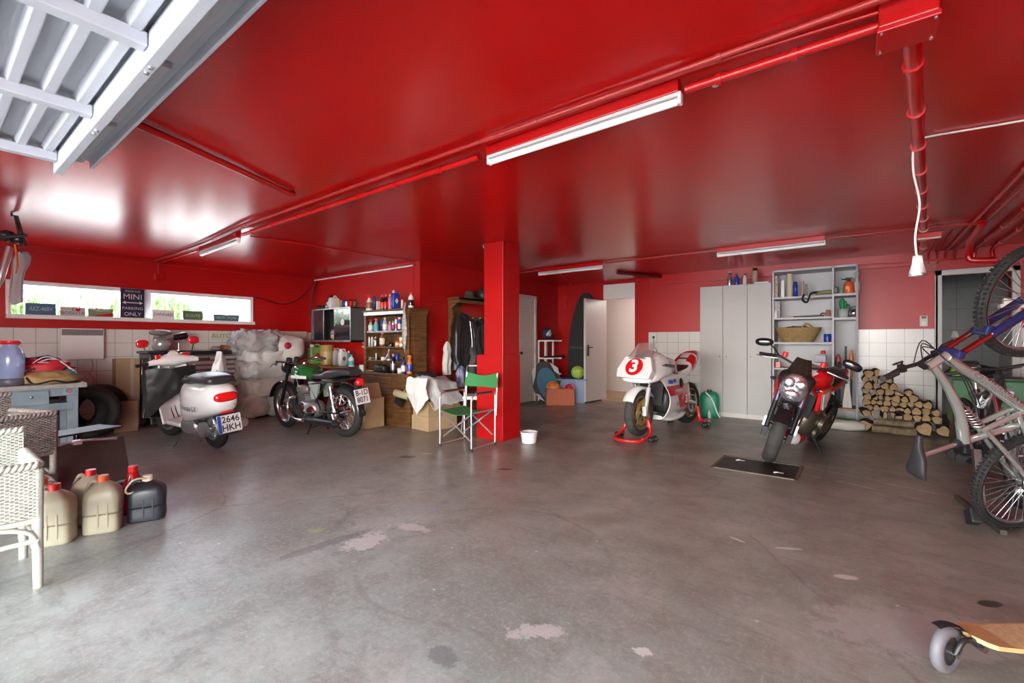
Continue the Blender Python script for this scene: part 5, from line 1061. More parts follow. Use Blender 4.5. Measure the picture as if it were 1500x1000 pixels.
# ---------------- black, red and white naked motorcycle
a = onz(1118, 672); b = V(-.46, 6.84, 0); hd = (a-b).normalized(); mid = (a+b)/2
nk = thing('motorcycle', 'black, red and white naked sports motorcycle leaning on its side stand', 'motorcycle', (mid.x, mid.y, 0), rot=(math.radians(-18), 0, math.atan2(hd.y, hd.x)), sc=1.04)
hw2 = (a-b).length/2/1.04
NK0 = set(bpy.data.objects)
wheel(nk, 'front_wheel', hw2, .30, .12, .215, blackg, 5, 2, tyre_m=dusty)
wheel(nk, 'rear_wheel', -hw2, .31, .17, .215, blackg, 5, 1)
for s in (-1, 1):
    fk = ob('fork_leg', MB().cyl((hw2, s*.11, .28), (hw2-.12, s*.11, .6), .025).box((hw2+.02, s*.11, .3), (.06, .05, .1)), black, nk, bevel=.006)
    ob('fork_tube', MB().cyl((hw2-.12, s*.11, .6), (hw2-.22, s*.11, .88), .027), mat('fork_violet', (.45, .42, .6), .2, .9), fk)
    ob('brake_sticker', MB().box((hw2+.09, s*.14, .42), (.03, .02, .1), rot=(0, -.2, 0)), inkw, nk)
    ob('radiator_scoop', MB().prism([(hw2-.24, .82), (hw2-.5, .86), (hw2-.55, .7), (hw2-.4, .55), (hw2-.3, .6)], .03, 'y', 0, s*.2-.015), rd, nk, bevel=.01)
    ob('side_stripe', MB().prism([(hw2-.28, .78), (hw2-.42, .8), (hw2-.5, .64), (hw2-.42, .6)], .008, 'y', 0, s*.222-.004), rw, nk, bevel=.003)
    ob('frame_tube', MB().tube([(hw2-.3, s*.12, .8), (hw2-.55, s*.16, .6), (hw2-.9, s*.14, .45)], .022), rd, nk)
    mr = ob('mirror', MB().tube(smp([(hw2-.27, s*.22, 1.03), (hw2-.24, s*.29, 1.1), (hw2-.22, s*.33, 1.12)], 3), .007), black, nk)
    ob('mirror_shell', MB().ell((hw2-.22, s*.385, 1.13), (.03, .085, .042), 16, 10, rot=(s*-.25, 0, 0), sq=.8), blackg, mr)
    ob('grip', MB().cyl((hw2-.33, s*.26, 1.0), (hw2-.4, s*.4, .98), .018), black, nk)
    ob('red_reservoir', MB().cyl((hw2-.28, s*.17, 1.03), (hw2-.28, s*.17, 1.08), .025), bred, nk)
    ob('lever', MB().tube([(hw2-.27, s*.22, 1.0), (hw2-.25, s*.32, .985), (hw2-.3, s*.42, .97)], .007), alu, nk)
    ob('swing_arm', MB().tube([(-.2, s*.11, .4), (-hw2, s*.12, .31)], .028), dsteel, nk)
    ob('turn_signal', MB().ell((hw2-.2, s*.2, .80), (.025, .03, .018)), black, nk)
ob('handlebar', MB().tube(smp([(hw2-.38, .36, .99), (hw2-.31, .22, 1.02), (hw2-.27, .08, .99), (hw2-.27, -.08, .99), (hw2-.31, -.22, 1.02), (hw2-.38, -.36, .99)], 4), .012), black, nk)
ob('front_fender', MB().lathe([(.31, -.07), (.33, -.055), (.34, 0), (.33, .055), (.31, .07)], (hw2, 0, .30), 'y', 20, 0, math.radians(35), math.radians(150)), blackg, nk)
hl = ob('headlight', MB().loft(lerp_rings([ring(hw2-.02, 0, .78, .07, .07, -.2), ring(hw2-.04, 0, .79, .12, .12, -.25), ring(hw2-.12, 0, .8, .15, .15, -.25), ring(hw2-.2, 0, .82, .13, .13)], 3)), black, nk)
m = MB().ell((hw2-.01, .05, .835), (.03, .058, .058)).ell((hw2-.01, -.05, .835), (.03, .058, .058)).ell((hw2+.0, 0, .73), (.03, .07, .055))
m.ell((hw2-.045, 0, .79), (.05, .125, .145), 24, 14)
ob('reflector', m, mat('reflector', (.75, .74, .8), .22, .9, bump=.9, bscale=22), hl)
m = MB().sheet(lambda u, v: (hw2+.03-.05*v-.07*abs(u-.5)**2*4, (u-.5)*2*(.075+.065*v), .69+.2*v), 12, 10, .004)
ob('headlight_glass', m, mat('lens', (.9, .93, .95), .05, trans=.8), hl)
ob('fly_screen', MB().sheet(lambda u, v: (hw2-.06-.14*v-.06*abs(u-.5)**2*4, (u-.5)*2*(.11-.045*v), .93+.14*v), 12, 10, .005), mat('smoke_screen', (.03, .025, .02), .12, coat=.5), nk)
ob('gauge', MB().box((hw2-.24, 0, 1.03), (.04, .14, .07), rot=(0, -.7, 0)), black, nk, bevel=.01)
rr = lerp_rings([ring(hw2-.32, 0, .85, .08, .05), ring(hw2-.4, 0, .88, .17, .1), ring(hw2-.6, 0, .88, .18, .12), ring(hw2-.8, 0, .8, .12, .08), ring(hw2-.88, 0, .76, .08, .04)], 4)
ob('fuel_tank', MB().loft(rr, paint=lambda c: 1 if abs(c.y) < .07 or c.z < .8 else 0), [rd, rw], nk)
ob('seat', MB().loft(lerp_rings([ring(-.1, 0, .78, .09, .03), ring(-.3, 0, .8, .13, .04), ring(-.6, 0, .88, .11, .04), ring(-.75, 0, .9, .07, .03)], 3)), seatm, nk)
ob('tail', MB().loft(lerp_rings([ring(-.2, 0, .72, .1, .04), ring(-.5, 0, .78, .13, .06), ring(-.9, 0, .88, .06, .04)], 3)), rd, nk)
ob('engine', MB().ell((.05, 0, .42), (.22, .19, .2), 20, 12, sq=.6).cyl((0, .19, .4), (0, .23, .4), .09, n=22).cyl((.12, .19, .32), (.12, .22, .32), .06, n=22), mat('engine_bronze', (.2, .18, .14), .35, .8), nk)
ob('radiator', MB().box((hw2-.36, 0, .6), (.03, .3, .24), rot=(0, -.2, 0)), mat('radiator_black', (.02, .02, .02)), nk)
m = MB()
for y in (-.09, -.03, .03, .09): m.tube(smp([(.28, y, .52), (.36, y, .42), (.3, y*.9, .25), (.1, y*.6, .18)], 3), .019)
ob('exhaust_headers', m, steel, nk)
ob('belly_cowl', MB().loft(lerp_rings([ring(.36, 0, .24, .08, .06), ring(.28, 0, .22, .14, .08), ring(-.05, 0, .2, .12, .06)], 3), paint=lambda c: 1 if c.x > .28 else 0), [rd, rw], nk)
ob('silencer', MB().cyl((-.1, -.14, .22), (-.45, -.18, .3), .05, .06, n=18), steel, nk)
ob('side_stand', MB().tube([(-.02, .14, .26), (-.12, .36, -.045)], .013).box((-.12, .37, -.04), (.06, .05, .012)), black, nk)

fronts = {'front_wheel', 'fork_leg', 'brake_sticker', 'mirror', 'grip', 'red_reservoir', 'lever', 'turn_signal', 'handlebar', 'front_fender', 'headlight', 'fly_screen', 'gauge'}
piv = V(hw2-.12, 0, 0); RT = Matrix.Translation(piv) @ Matrix.Rotation(.3, 4, 'Z') @ Matrix.Translation(-piv)
for o in nk.children:
    if o.name.split('.')[0] in fronts: o.matrix_basis = RT @ o.matrix_basis
# ================================================================== middle: chairs, hall stand, back corner
def folding_chair(name, label, loc, rz, fabric, arm=True):
    t = thing(name, label, 'chair', loc, rz)
    W_, D_ = .245, .22
    for s in (-1, 1):
        y = s*W_
        ob('side_frame', MB().tube(smp([(D_, y, .02), (D_, y, .3), (D_, y, .55), (D_-.02, y, .62), (D_-.07, y, .64), (0, y, .64), (-D_+.04, y, .64), (-D_, y, .61), (-D_, y, .5), (-D_, y, .02)], 3), .011).tube([(D_, y, .03), (-D_, y, .03)], .009), alu, t)
        ob('armrest', MB().box((0, y, .652), (.3, .04, .022)), mat('armrest_brown', (.06, .035, .03), .5), t, bevel=.008)
        ob('back_post', MB().tube([(-D_-.02, y, .35), (-D_-.035, y, .6), (-D_-.05, y, .86)], .011), alu, t)
        x_ = s*.02
    for s in (-1, 1):
        ob('cross_leg', MB().tube([(s*(D_-.01), -W_+.02, .42), (s*(D_-.01), W_-.03, .12)], .01), alu, t); ob('cross_leg', MB().tube([(s*(D_-.03), W_-.02, .42), (s*(D_-.03), -W_+.03, .12)], .01), alu, t)
        for u in (-1, 1): ob('foot_cap', MB().cyl((s*D_, u*W_, 0), (s*D_, u*W_, .035), .014), black, t)
    ob('seat_rail', MB().tube([(D_-.02, -W_+.01, .43), (-D_+.02, -W_+.01, .43)], .011).tube([(D_-.02, W_-.01, .43), (-D_+.02, W_-.01, .43)], .011), alu, t)
    ob('seat', MB().sheet(lambda u, v: ((u-.5)*.42, (v-.5)*2*(W_-.005), .44-.045*math.sin(PI*v)), 10, 16, .005), fabric, t)
    ob('backrest', MB().sheet(lambda u, v: (-D_-.045+.03*(1-v)-.05*math.sin(PI*u)*.6, (u-.5)*2*(W_+.012), .685+.185*v-.045*math.sin(PI*u)*v), 18, 8, .006), fabric, t)
    return t
c = (onz(639, 655)+onz(688, 660)+onz(728, 650)+onz(684, 645))/4
folding_chair('folding_chair', 'green canvas director chair with aluminium frame in front of the red column', (c.x, c.y, 0), math.radians(-88), greenc)
t = thing('folding_chair', 'folded-back white-seat tube chair standing behind the green one', 'chair', (-4.25, 4.82, 0), math.radians(-60))
for s in (-1, 1):
    ob('side_tube', MB().tube(smp([(.2, s*.2, .01), (.02, s*.2, .42), (-.12, s*.2, .85), (-.15, s*.17, .9)], 4), .011), alu, t); ob('rear_leg', MB().tube([(-.25, s*.19, .01), (.05, s*.19, .46)], .011), alu, t)
ob('top_rail', MB().tube([(-.15, -.17, .9), (-.15, .17, .9)], .011), alu, t); ob('seat', MB().box((0, 0, .47), (.34, .4, .05)), white, t, bevel=.02); ob('backrest', MB().box((-.11, 0, .68), (.03, .38, .14), rot=(0, -.3, 0)), mat('dark_brown_vinyl', (.08, .04, .03), .5), t, bevel=.01)
ob('bowl', MB().lathe([(0, .0), (.085, 0), (.092, .01), (.105, .125), (.115, .135), (.1, .135), (.09, .02), (0, .018)], n=28), white_gloss, loc=(onz(775, 648).x, onz(775, 648).y, .001), label='white round plastic tub on the floor beside the red column', cat='bowl')

t = thing('hall_stand', 'brown wooden hall stand with top shelf and coat hooks on the red wall', 'hall stand', (-5.4, 5.85, 0))
ob('side', MB().prism([(.01, .1), (.3, .1), (.3, .2), (.08, .5), (.07, 1.5), (.12, 1.66), (.1, 1.8), (.26, 1.92), (.26, 1.98), (.01, 1.98)], .04, 'y', 0, -.5), wood, t, bevel=.008)
ob('side', MB().prism([(.01, .1), (.3, .1), (.3, .2), (.08, .5), (.07, 1.5), (.12, 1.66), (.1, 1.8), (.26, 1.92), (.26, 1.98), (.01, 1.98)], .04, 'y', 0, .46), wood, t, bevel=.008)
ob('hat_shelf', MB().bb(.01, .28, -.52, .52, 1.93, 1.97).bb(.24, .28, -.52, .52, 1.88, 1.97), wood, t, bevel=.006)
ob('hook_board', MB().bb(.01, .035, -.46, .46, 1.55, 1.68), wood, t, bevel=.004)
ob('mirror_panel', MB().bb(.01, .025, -.46, -.2, 1.68, 1.9), wood, t)
ob('base_box', MB().bb(.01, .32, -.5, .5, .1, .42), wood, t, bevel=.01)
for k in range(5): ob('hook', MB().tube(smp([(.035, -.38+k*.19, 1.64), (.1, -.38+k*.19, 1.62), (.11, -.38+k*.19, 1.67)], 3), .008), gold, t)
ob('hat', MB().lathe([(0, .13), (.06, .13), (.085, .1), (.09, .02), (.17, .015), (.175, .005), (.09, .0), (0, 0)], n=28), mat('felt_grey', (.06, .06, .055), .85), loc=(-5.25, 5.72, 1.975), label='grey felt hat on the left of the hall stand shelf', cat='hat')
ob('hat', MB().ell((0, 0, .09), (.12, .14, .13), 22, 12, z0=-.7), mat('helmet_dark', (.025, .03, .035), .4), loc=(-5.26, 6.1, 1.975), label='round dark cap on the hall stand shelf next to the column edge', cat='hat')
def jacket(name, label, y, z0, z1, wd, m_, x=-5.22, seed=0, dx=.1, sleeves=True, cat='jacket'):
    t = thing(name, label, cat, (x, y, z1)); h = z1-z0; K = []
    for i in range(13):
        v = i/12; w = wd*(.25+.75*min(1, v*4)**.6)*(1+.12*v); d = dx*(.35+.65*min(1, v*3))
        K.append([(d*math.sin(a)*(1+.18*math.sin(a*5+seed)), w/2*math.cos(a)*(1+.05*math.sin(a*7)), -h*v) for a in [2*PI*j/28 for j in range(28)]])
    mb = MB().loft(lerp_rings(K, 2)); mb.wrinkle(.022, 6, 0, seed); ob('body', mb, m_, t)
    if sleeves:
        for s in (-1, 1):
            mb = MB().tube(smp([(.05, s*wd*.36, -.12), (.07, s*wd*.5, -.28), (.08, s*wd*.55, -.55*h/.75), (.1, s*wd*.52, -h*.88)], 5), [.05]*5+[.058]*6+[.045]*5, n=14); mb.wrinkle(.014, 10, 0, seed+s); ob('sleeve', mb, m_, t)
        ob('collar', MB().tube(smp([(.05, -.06, -.03), (.08, 0, -.05), (.05, .06, -.03), (-.02, 0, .01)], 4), .025), m_, t)
        ob('zip', MB().tube(smp([(dx*1.05, .02, -.12), (dx*1.25, .04, -h*.5), (dx*1.15, .05, -h*.9)], 3), .004), chrome, t)
    return t
jacket('leather_jacket', 'black leather motorcycle jacket on the leftmost hook of the hall stand', 5.52, .78, 1.7, .42, brown_leather, seed=1, dx=.14)
jacket('leather_jacket', 'black jacket with silver snaps on the middle hook of the hall stand', 5.95, .95, 1.62, .36, mat('jacket_navy', (.015, .017, .024), .5, bump=.2), seed=4)
jacket('leather_jacket', 'black jacket at the right end of the hall stand, partly behind the column', 6.22, .95, 1.6, .3, brown_leather, seed=7, sleeves=False)
jacket('trousers', 'long black riding trousers hanging below the leftmost leather jacket', 5.66, .5, 1.3, .26, mat('trouser_black', (.03, .03, .033), .6, bump=.2), x=-5.08, seed=9, sleeves=False, cat='trousers')
jacket('white_shirt', 'white cloth hanging at the left edge of the hall stand', 5.22, .72, 1.25, .14, wcloth, x=-5.28, seed=3, dx=.05, sleeves=False, cat='cloth')
jacket('blue_cloth', 'blue and white cloth hanging below the white one at the hall stand', 5.35, .52, .84, .2, mat('blue_cloth', (.04, .07, .35), .7, col2=(.5, .5, .6), vscale=9), x=-5.1, seed=6, dx=.06, sleeves=False, cat='cloth')

# back left corner
def surf_outline(L, w, n=40): return [(w*math.sin(2*PI*i/n)*(1-.12*math.cos(2*PI*i/n)), L/2+L/2*math.copysign(abs(math.cos(2*PI*i/n))**.9, math.cos(2*PI*i/n))) for i in range(n)]
t = thing('surfboard_bag', 'tall black surfboard bag leaning upright beside the open grey door', 'surfboard bag', (-4.72, 8.60, .01), 0, rot=(math.radians(-3.5), math.radians(2), 0))
ob('bag', MB().prism(surf_outline(2.3, .34), .09, 'y', 0, -.02), mat('bag_black', (.02, .021, .023), .6, bump=.2), t, bevel=.03)
ob('strap', MB().bb(-.30, .32, -.026, -.02, 1.08, 1.13), mat('strap_grey', (.06, .06, .06), .6), t); ob('badge', MB().box((.14, -.024, 1.15), (.14, .006, .12)), mat('patch_grey', (.1, .1, .1), .4), t)
wr = thing('wire_rack', 'white metal rack with three levels by the black surfboard bag', 'rack', (-5.2, 8.22, 0))
for i, z in enumerate((.55, .88, 1.25)):
    ob('shelf_arm', MB().bb(-.18, .2, -.22, -.2, z, z+.03).bb(-.18, .2, .1, .12, z, z+.03).bb(-.18, -.16, -.22, .12, z, z+.02), white, wr)
for y in (-.2, .1): ob('upright', MB().bb(-.19, -.16, y-.015, y+.015, 0, 1.28), white, wr); ob('upright', MB().bb(-.02, .01, y-.015, y+.015, .55, 1.28), white, wr)
t = thing('cap', 'dark blue and white cap hanging on the wall above the white rack', 'cap', (-5.28, 8.2, 1.42))
ob('crown', MB().ell((0, 0, 0), (.1, .13, .12), 20, 12, sq=.9), mat('cap_navy', (.02, .03, .06), .7), t); ob('brim', MB().ell((.08, 0, -.08), (.1, .12, .02), 18, 8), mat('cap_navy', (.02, .03, .06)), t); ob('print', MB().ell((.06, -.02, .0), (.055, .09, .08), 16, 8, nz=.5, nf=4), mat('cap_print', (.5, .55, .6), .6), t)
ob('black_bike_pump', MB().cyl((-.02, -.3, 0), (.1, .25, 0), .02).ell((.1, .3, .0), (.03, .05, .03)), black, loc=(-5.12, 8.15, .932), label='black rod lying on the middle level of the white rack', cat='rod')
bt = thing('bodyboard', 'round-topped bodyboard bag, black and white rim with blue centre, on the back floor', 'bodyboard', (-5.05, 7.86, .31), 0, rot=(math.radians(3), math.radians(-12), math.radians(40)))
ob('rim', MB().prism([(.3*math.cos(a), .42*math.sin(a)+.12) for a in [i*PI/18 for i in range(36)]], .1, 'y', 0, -.05), black, bt, bevel=.03)
ob('face', MB().prism([(.2*math.cos(a), .32*math.sin(a)+.1) for a in [i*PI/18 for i in range(36)]], .02, 'y', 0, -.065), mat('sea_blue', (.03, .14, .22), .5), bt, bevel=.008)
ob('white_patch', MB().prism([(-.3, .1), (-.25, .4), (-.14, .53), (-.2, .3)], .02, 'y', 0, -.065).prism([(-.28, -.05), (-.2, -.2), (-.12, -.26), (-.2, -.1)], .02, 'y', 0, -.065).prism([(.14, .5), (.28, .36), (.29, .2), (.2, .3)], .02, 'y', 0, -.065), mat('patch_white', (.55, .54, .55), .5), bt)
# crates and balls
c = onz(838, 594)
oc = thing('plastic_crate', 'orange-brown slatted plastic crate holding two balls', 'crate', (-4.72, 7.78, 0), math.radians(37))
m = MB(); mo = mat('crate_orange', (.5, .12, .04), .45)
for s in (-1, 1):
    m.bb(-.26, .26, s*.17-.008, s*.17+.008, 0.0, .31); m.bb(s*.26-.008, s*.26+.008, -.17, .17, 0, .31)
m.bb(-.26, .26, -.17, .17, 0, .012)
ob('body', m, mo, oc, bevel=.003)
for k in range(12): ob('rib', MB().bb(-.265+k*.048, -.25+k*.048, -.19, -.178, .0, .32), mo, oc)
ob('rim', MB().bb(-.27, .27, -.19, -.16, .30, .325).bb(-.27, .27, .16, .19, .30, .325).bb(-.27, -.24, -.19, .19, .30, .325).bb(.24, .27, -.19, .19, .30, .325), mo, oc, bevel=.003)
def ball(lab, x, y, z, r, m1, m2=None):
    t = thing('ball', lab, 'ball', (x, y, z), .5); ob('skin', MB().ell((0, 0, 0), (r, r, r), 24, 16), m1, t)
    if m2: ob('panel', MB().tube([(r*1.0*math.cos(a), r*1.0*math.sin(a), 0) for a in [i*PI/14 for i in range(28)]], r*.06, closed=True).tube([(r*math.cos(a), 0, r*math.sin(a)) for a in [i*PI/14 for i in range(28)]], r*.06, closed=True), m2, t)
ball('orange ball in the orange-brown crate, left one', -4.83, 7.72, .33, .125, mat('ball_orange', (.75, .2, .03), .45), mat('ball_pale', (.6, .5, .3), .5))
ball('pinkish red ball in the orange-brown crate, right one', -4.56, 7.9, .31, .1, mat('ball_pink', (.5, .02, .08), .3), mat('ball_white', (.7, .6, .65), .4))
bc = thing('storage_box', 'blue translucent plastic storage box behind the orange-brown crate', 'storage box', (-4.72, 8.22, 0), math.radians(25))
ob('body', MB().prism([(-.3, 0), (.3, 0), (.34, .46), (-.34, .46)], .34, 'y', 0, -.17), mat('tub_blue', (.07, .13, .3), .35), bc, bevel=.015); ob('lid', MB().bb(-.36, .36, -.2, .2, .46, .49), mat('tub_blue', (.07, .13, .3)), bc, bevel=.008)
ball('lime green ball on top of the blue storage box', -4.55, 8.22, .62, .125, mat('ball_lime', (.45, .65, .12), .5), mat('ball_lime_dark', (.3, .5, .1), .5))
# things at the race bike
t = thing('green_carrier', 'green plastic jerrycan with a white hose behind the race bike stand', 'jerrycan', (-1.95, 8.0, 0), .2)
ob('body', MB().ell((0, 0, .2), (.15, .13, .22), 22, 14, sq=.5, z0=-.93), mat('can_green', (.01, .3, .16), .4), t); ob('hose', MB().tube(smp([(-.05, -.15, .42), (.05, -.17, .3), (.12, -.15, .1), (.16, -.1, .02)], 4), .013), white, t)
ob('cap', MB().cyl((.0, 0, .40), (.0, 0, .45), .035), M_['k'], t)
bottle('round', 1039, 615, 12, 5, 7.85, 'small white bottle on the floor by the green jerrycan', M_['w'], M_['w'], z=.001)
ob('board_offcut', MB().box((0, 0, .25), (.24, .03, .5)), wood, loc=(-2.45, YB-.06, 0), rot=(.06, 0, 0), label='small brown board leaning on the tiles behind the race bike', cat='board')
s_ = thing('wall_phone', 'black plug and white cable on the corner of the tiled back wall', 'plug', (-3.1, YB-.015, 1.32))
ob('socket', MB().box((0, 0, 0), (.06, .02, .08)), white, s_, bevel=.004); ob('plug', MB().box((0, -.03, .01), (.03, .05, .05)), black, s_, bevel=.006); ob('cable', MB().tube(smp([(0, -.05, 0), (.02, -.06, -.15), (.1, -.04, -.35), (.05, -.03, -.6)], 4), .005), black, s_)

# ------------------------------------------------------------------ grey cabinets and open shelf unit
YC = 8.15
tops = []
for k, (a, b_) in enumerate(((-2.14, -1.775), (-1.775, -1.41), (-1.41, -1.065))):
    t = thing('tall_cabinet', ('tall plain grey cabinet, leftmost of the three beside the open shelves', 'tall plain grey cabinet, middle one of the three', 'tall plain grey cabinet directly left of the open shelves')[k], 'cabinet', ((a+b_)/2, YC, 0)); w = (b_-a)/2-.001
    ob('carcass', MB().bb(-w, w, .02, YB-YC-.01, .02, 2.18), grey_cab, t, bevel=.002)
    d_ = ob('door', MB().bb(-w+.002, w-.002, 0, .02, .07, 2.178), grey_cab, t, bevel=.003); s = 1 if k < 1 else -1
    ob('lock', MB().cyl((s*(w-.05), 0, 1.0), (s*(w-.05), -.008, 1.0), .012, n=14), mat('lock_grey', (.25, .25, .25), .4, .5), d_)
    ob('plinth', MB().bb(-w, w, .005, .03, 0, .07), offwhite, t)
for px, h, wd, ki, b_, c_2, lb in ((1069, 22, 7, 'spray', 's', 'k', 'silver spray bottle on the grey cabinets, leftmost'), (1079, 17, 7, 'round', 'b', 'b', 'blue bottle with narrow top on the grey cabinets'), (1091, 19, 6, 'spray', 'w', 'k', 'white spray bottle on the grey cabinets, right of the blue one'), (1106, 24, 8, 'can', 'n', 'k', 'tall brownish spray can on the grey cabinets'),):
    bottle(ki, px, 415, h, wd, 8.3, lb, M_[b_] if b_ != 'n' else mat('bottle_rust', (.45, .3, .22), .35), M_[c_2], z=2.181)
ob('paper_pack', MB().box((0, 0, .015), (.2, .12, .03)), white, loc=(-1.22, 8.3, 2.181), label='thin white pack lying at the right end on the grey cabinets', cat='pack')
t = thing('shelf_unit', 'open grey shelf unit with two bays beside the tall cabinets', 'shelf unit', (0, YC, 0))
xl, xm, xr = -1.055, -.275, .02; zt_ = 2.36; dp = YB-YC-.01
ob('side_panel', MB().bb(xl, xl+.025, 0, dp, 0, zt_), grey_in, t, bevel=.002); ob('side_panel', MB().bb(xm-.013, xm+.013, 0, dp, 0, zt_), grey_in, t, bevel=.002); ob('side_panel', MB().bb(xr-.028, xr, 0, dp, 0, zt_), mat('panel_mauve', (.36, .33, .36), .5), t, bevel=.002)
ob('back_panel', MB().bb(xl, xr, dp-.01, dp, 0, zt_), grey_in, t); ob('top_panel', MB().bb(xl, xr, 0, dp, zt_-.03, zt_), grey_in, t, bevel=.002)
for z in (1.94, 1.62, 1.24, .84, .45, .06): ob('shelf', MB().bb(xl+.025, xm-.013, .0, dp-.01, z-.03, z), grey_in, t, bevel=.002)
for z in (1.95, 1.6, .28): ob('shelf', MB().bb(xm+.013, xr-.028, .0, dp-.01, z-.035, z), grey_in if z > 1 else mat('shelf_ochre', (.35, .22, .13), .5), t, bevel=.002)
def onshelf(ki, px, h, wd, b_, c_2, lb, z, name=None, lab=None, Y=8.28): return bottle(ki, px, 430, h, wd, Y, lb, b_ if not isinstance(b_, str) else M_[b_], M_.get(c_2), z=z+.001, name=name, lab=lab, cat={'book': 'book', 'box': 'box', 'jug': 'jug'}.get(ki, 'bottle'))
mg = mat('magazine', (.6, .5, .4), .4, col2=(.3, .1, .1), vscale=30)
onshelf('box', 1137, 32, 8, mg, None, 'patterned magazine file at the left end of the top shelf', 1.94, 'magazine_file')
onshelf('box', 1147, 25, 7, 'w', None, 'white folder leaning in the top shelf of the open unit', 1.94, 'folder')
onshelf('tin', 1157, 34, 8, mat('tube_cream', (.62, .55, .38), .4), None, 'tall cream cardboard tube on the top shelf', 1.94, 'cardboard_tube')
onshelf('can', 1165, 22, 6, 'b', 'b', 'dark blue can beside the cream tube on the top shelf', 1.94)
onshelf('box', 1176, 23, 4, mat('book_pink', (.5, .2, .22), .5), None, 'thin pink folder on the top shelf', 1.94, 'folder')
onshelf('box', 1181, 18, 4, mat('book_green', (.1, .25, .15), .5), None, 'thin green booklet right of the pink folder on the top shelf', 1.94, 'booklet')
p = ony(1190, 428, 8.2); t = thing('hedge_strap', 'black strap and olive rope draped over the edge of the top shelf', 'strap', (p.x, 8.2, 1.942))
ob('strap', MB().tube(smp([(-.1, -.06, .02), (-.12, -.085, -.06), (-.06, -.085, -.1), (-.01, -.07, .03), (.1, .0, .04)], 4), .022, flat=.5), black, t); ob('rope', MB().tube(smp([(.05, -.02, .03), (.18, .02, .05), (.28, -.02, .05)], 4), .025), mat('rope_olive', (.3, .32, .12), .8), t); ob('buckle', MB().box((.29, -.03, .06), (.06, .05, .09)), black, t, bevel=.01)
onshelf('box', 1139, 24, 12, mat('magazine_dark', (.18, .15, .15), .4, col2=(.5, .5, .5), vscale=40), None, 'pile of dark printed magazines at the left of the second shelf', 1.62, 'magazines')
onshelf('round', 1137, 13, 5, 'w', 'w', 'small white bottle in front of the magazines on the second shelf', 1.62, Y=8.19)
p = ony(1190, 463, 8.3); ob('iron_bar', MB().cyl((-.25, 0, .012), (.15, 0, .02), .011).tube(smp([(.1, 0, .03), (.13, .0, .06), (.2, 0, .03)], 3), .009), dsteel, loc=(p.x, 8.3, 1.621), label='dark iron bar lying on the second shelf', cat='bar')
onshelf('box', 1213, 10, 9, mat('box_rust', (.3, .1, .05), .6), None, 'rusty red tin box at the right of the second shelf', 1.62, 'tin_box')
p = ony(1168, 498, 8.3); t = thing('wicker_basket', 'wide straw basket with two handles on the third shelf', 'basket', (p.x, 8.34, 1.241))
m = MB(); zs = [i/16 for i in range(17)]
m.lathe([(0, 0)]+[(.18+.09*v+.004*math.sin(i*PI), .22*v) for i, v in enumerate(zs)]+[(.255, .22)]+[(.17, .02)], n=36)
for i in range(0, 17, 1):
    v = i/16; m.tube([((.183+.09*v)*math.cos(a), (.183+.09*v)*math.sin(a), .22*v) for a in [k*PI/16 for k in range(32)]], .0075, n=6, closed=True)
mm = Matrix.Diagonal((1.12, .6, 1, 1)); m.xf(mm)
ob('weave', m, mat('straw', (.42, .28, .12), .75, var=.3, vscale=30), t)
for s in (-1, 1): ob('handle', MB().tube(smp([(.06, s*.14, .22), (.12, s*.15, .29), (.2, s*.13, .22)], 4), .009), mat('straw_handle', (.5, .33, .15), .7), t)
ob('contents', MB().ell((0, 0, .2), (.2, .1, .05), 18, 8, nz=.5, nf=5), mat('dark_bits', (.05, .045, .04), .7), t)
onshelf('tin', 1212, 12, 9, 'b', None, 'small blue tub at the right end of the basket shelf', 1.24, 'tub')
onshelf('box', 1202, 9, 22, mat('box_whiteblue', (.5, .53, .6), .5), None, 'white and blue carton, upper of the two on the fourth shelf', .95, 'carton', mat('print_navy', (.03, .05, .25), .4))
onshelf('box', 1203, 9, 24, mat('box_white2', (.6, .6, .62), .5), None, 'white carton with blue print, lower of the two on the fourth shelf', .84, 'carton', mat('print_navy', (.03, .05, .25), .4))
onshelf('tin', 1206, 5, 6, 'r', None, 'small red tin on top of the two cartons', 1.06, 'tin')
onshelf('box', 1140, 8, 10, 'r', None, 'red box at the left end of the fourth shelf', .84, 'box', M_['w'])
onshelf('box', 1206, 34, 16, card, None, 'brown paper bags on the bottom shelf behind the naked motorcycle', .06, 'paper_bag')
onshelf('box', 1212, 10, 14, 'w', None, 'white box in front of the paper bags on the bottom shelf', .06, 'box', Y=8.18)
onshelf('box', 1232, 12, 4, 'g', None, 'narrow green carton at the left of the upper right bay', 1.95, 'carton', M_['w'])
onshelf('box', 1238, 12, 4, 'p', None, 'narrow pink carton beside the green one in the upper right bay', 1.95, 'carton', M_['w'])
p = ony(1246, 428, 8.26); t = thing('pressure_sprayer', 'orange garden pressure sprayer with black pump head in the upper right bay', 'sprayer', (p.x-.02, 8.26, 1.951))
ob('tank', MB().lathe([(0, 0), (.06, 0), (.065, .02), (.065, .1), (.055, .15), (.03, .18), (0, .18)], n=22), mat('sprayer_orange', (.75, .13, .02), .3), t); ob('pump_head', MB().cyl((0, 0, .17), (0, 0, .22), .022).box((0, 0, .225), (.09, .025, .02)).cyl((0, -.0, .2), (-.09, -.02, .215), .009), black, t); ob('lettering', MB().box((-.02, -.064, .08), (.035, .004, .05)), M_['y'], t)
bottle('spray', 1255, 428, 32, 8, 8.3, 'pale green spray bottle right of the orange sprayer', mat('bottle_palegreen', (.4, .5, .3), .3), M_['l'], z=1.951, lab=M_['w'])
p = ony(1235, 464, 8.28); t = thing('pot_of_gloves', 'pale pot with a green garden glove and cable in the middle right bay', 'pot', (p.x, 8.28, 1.601))
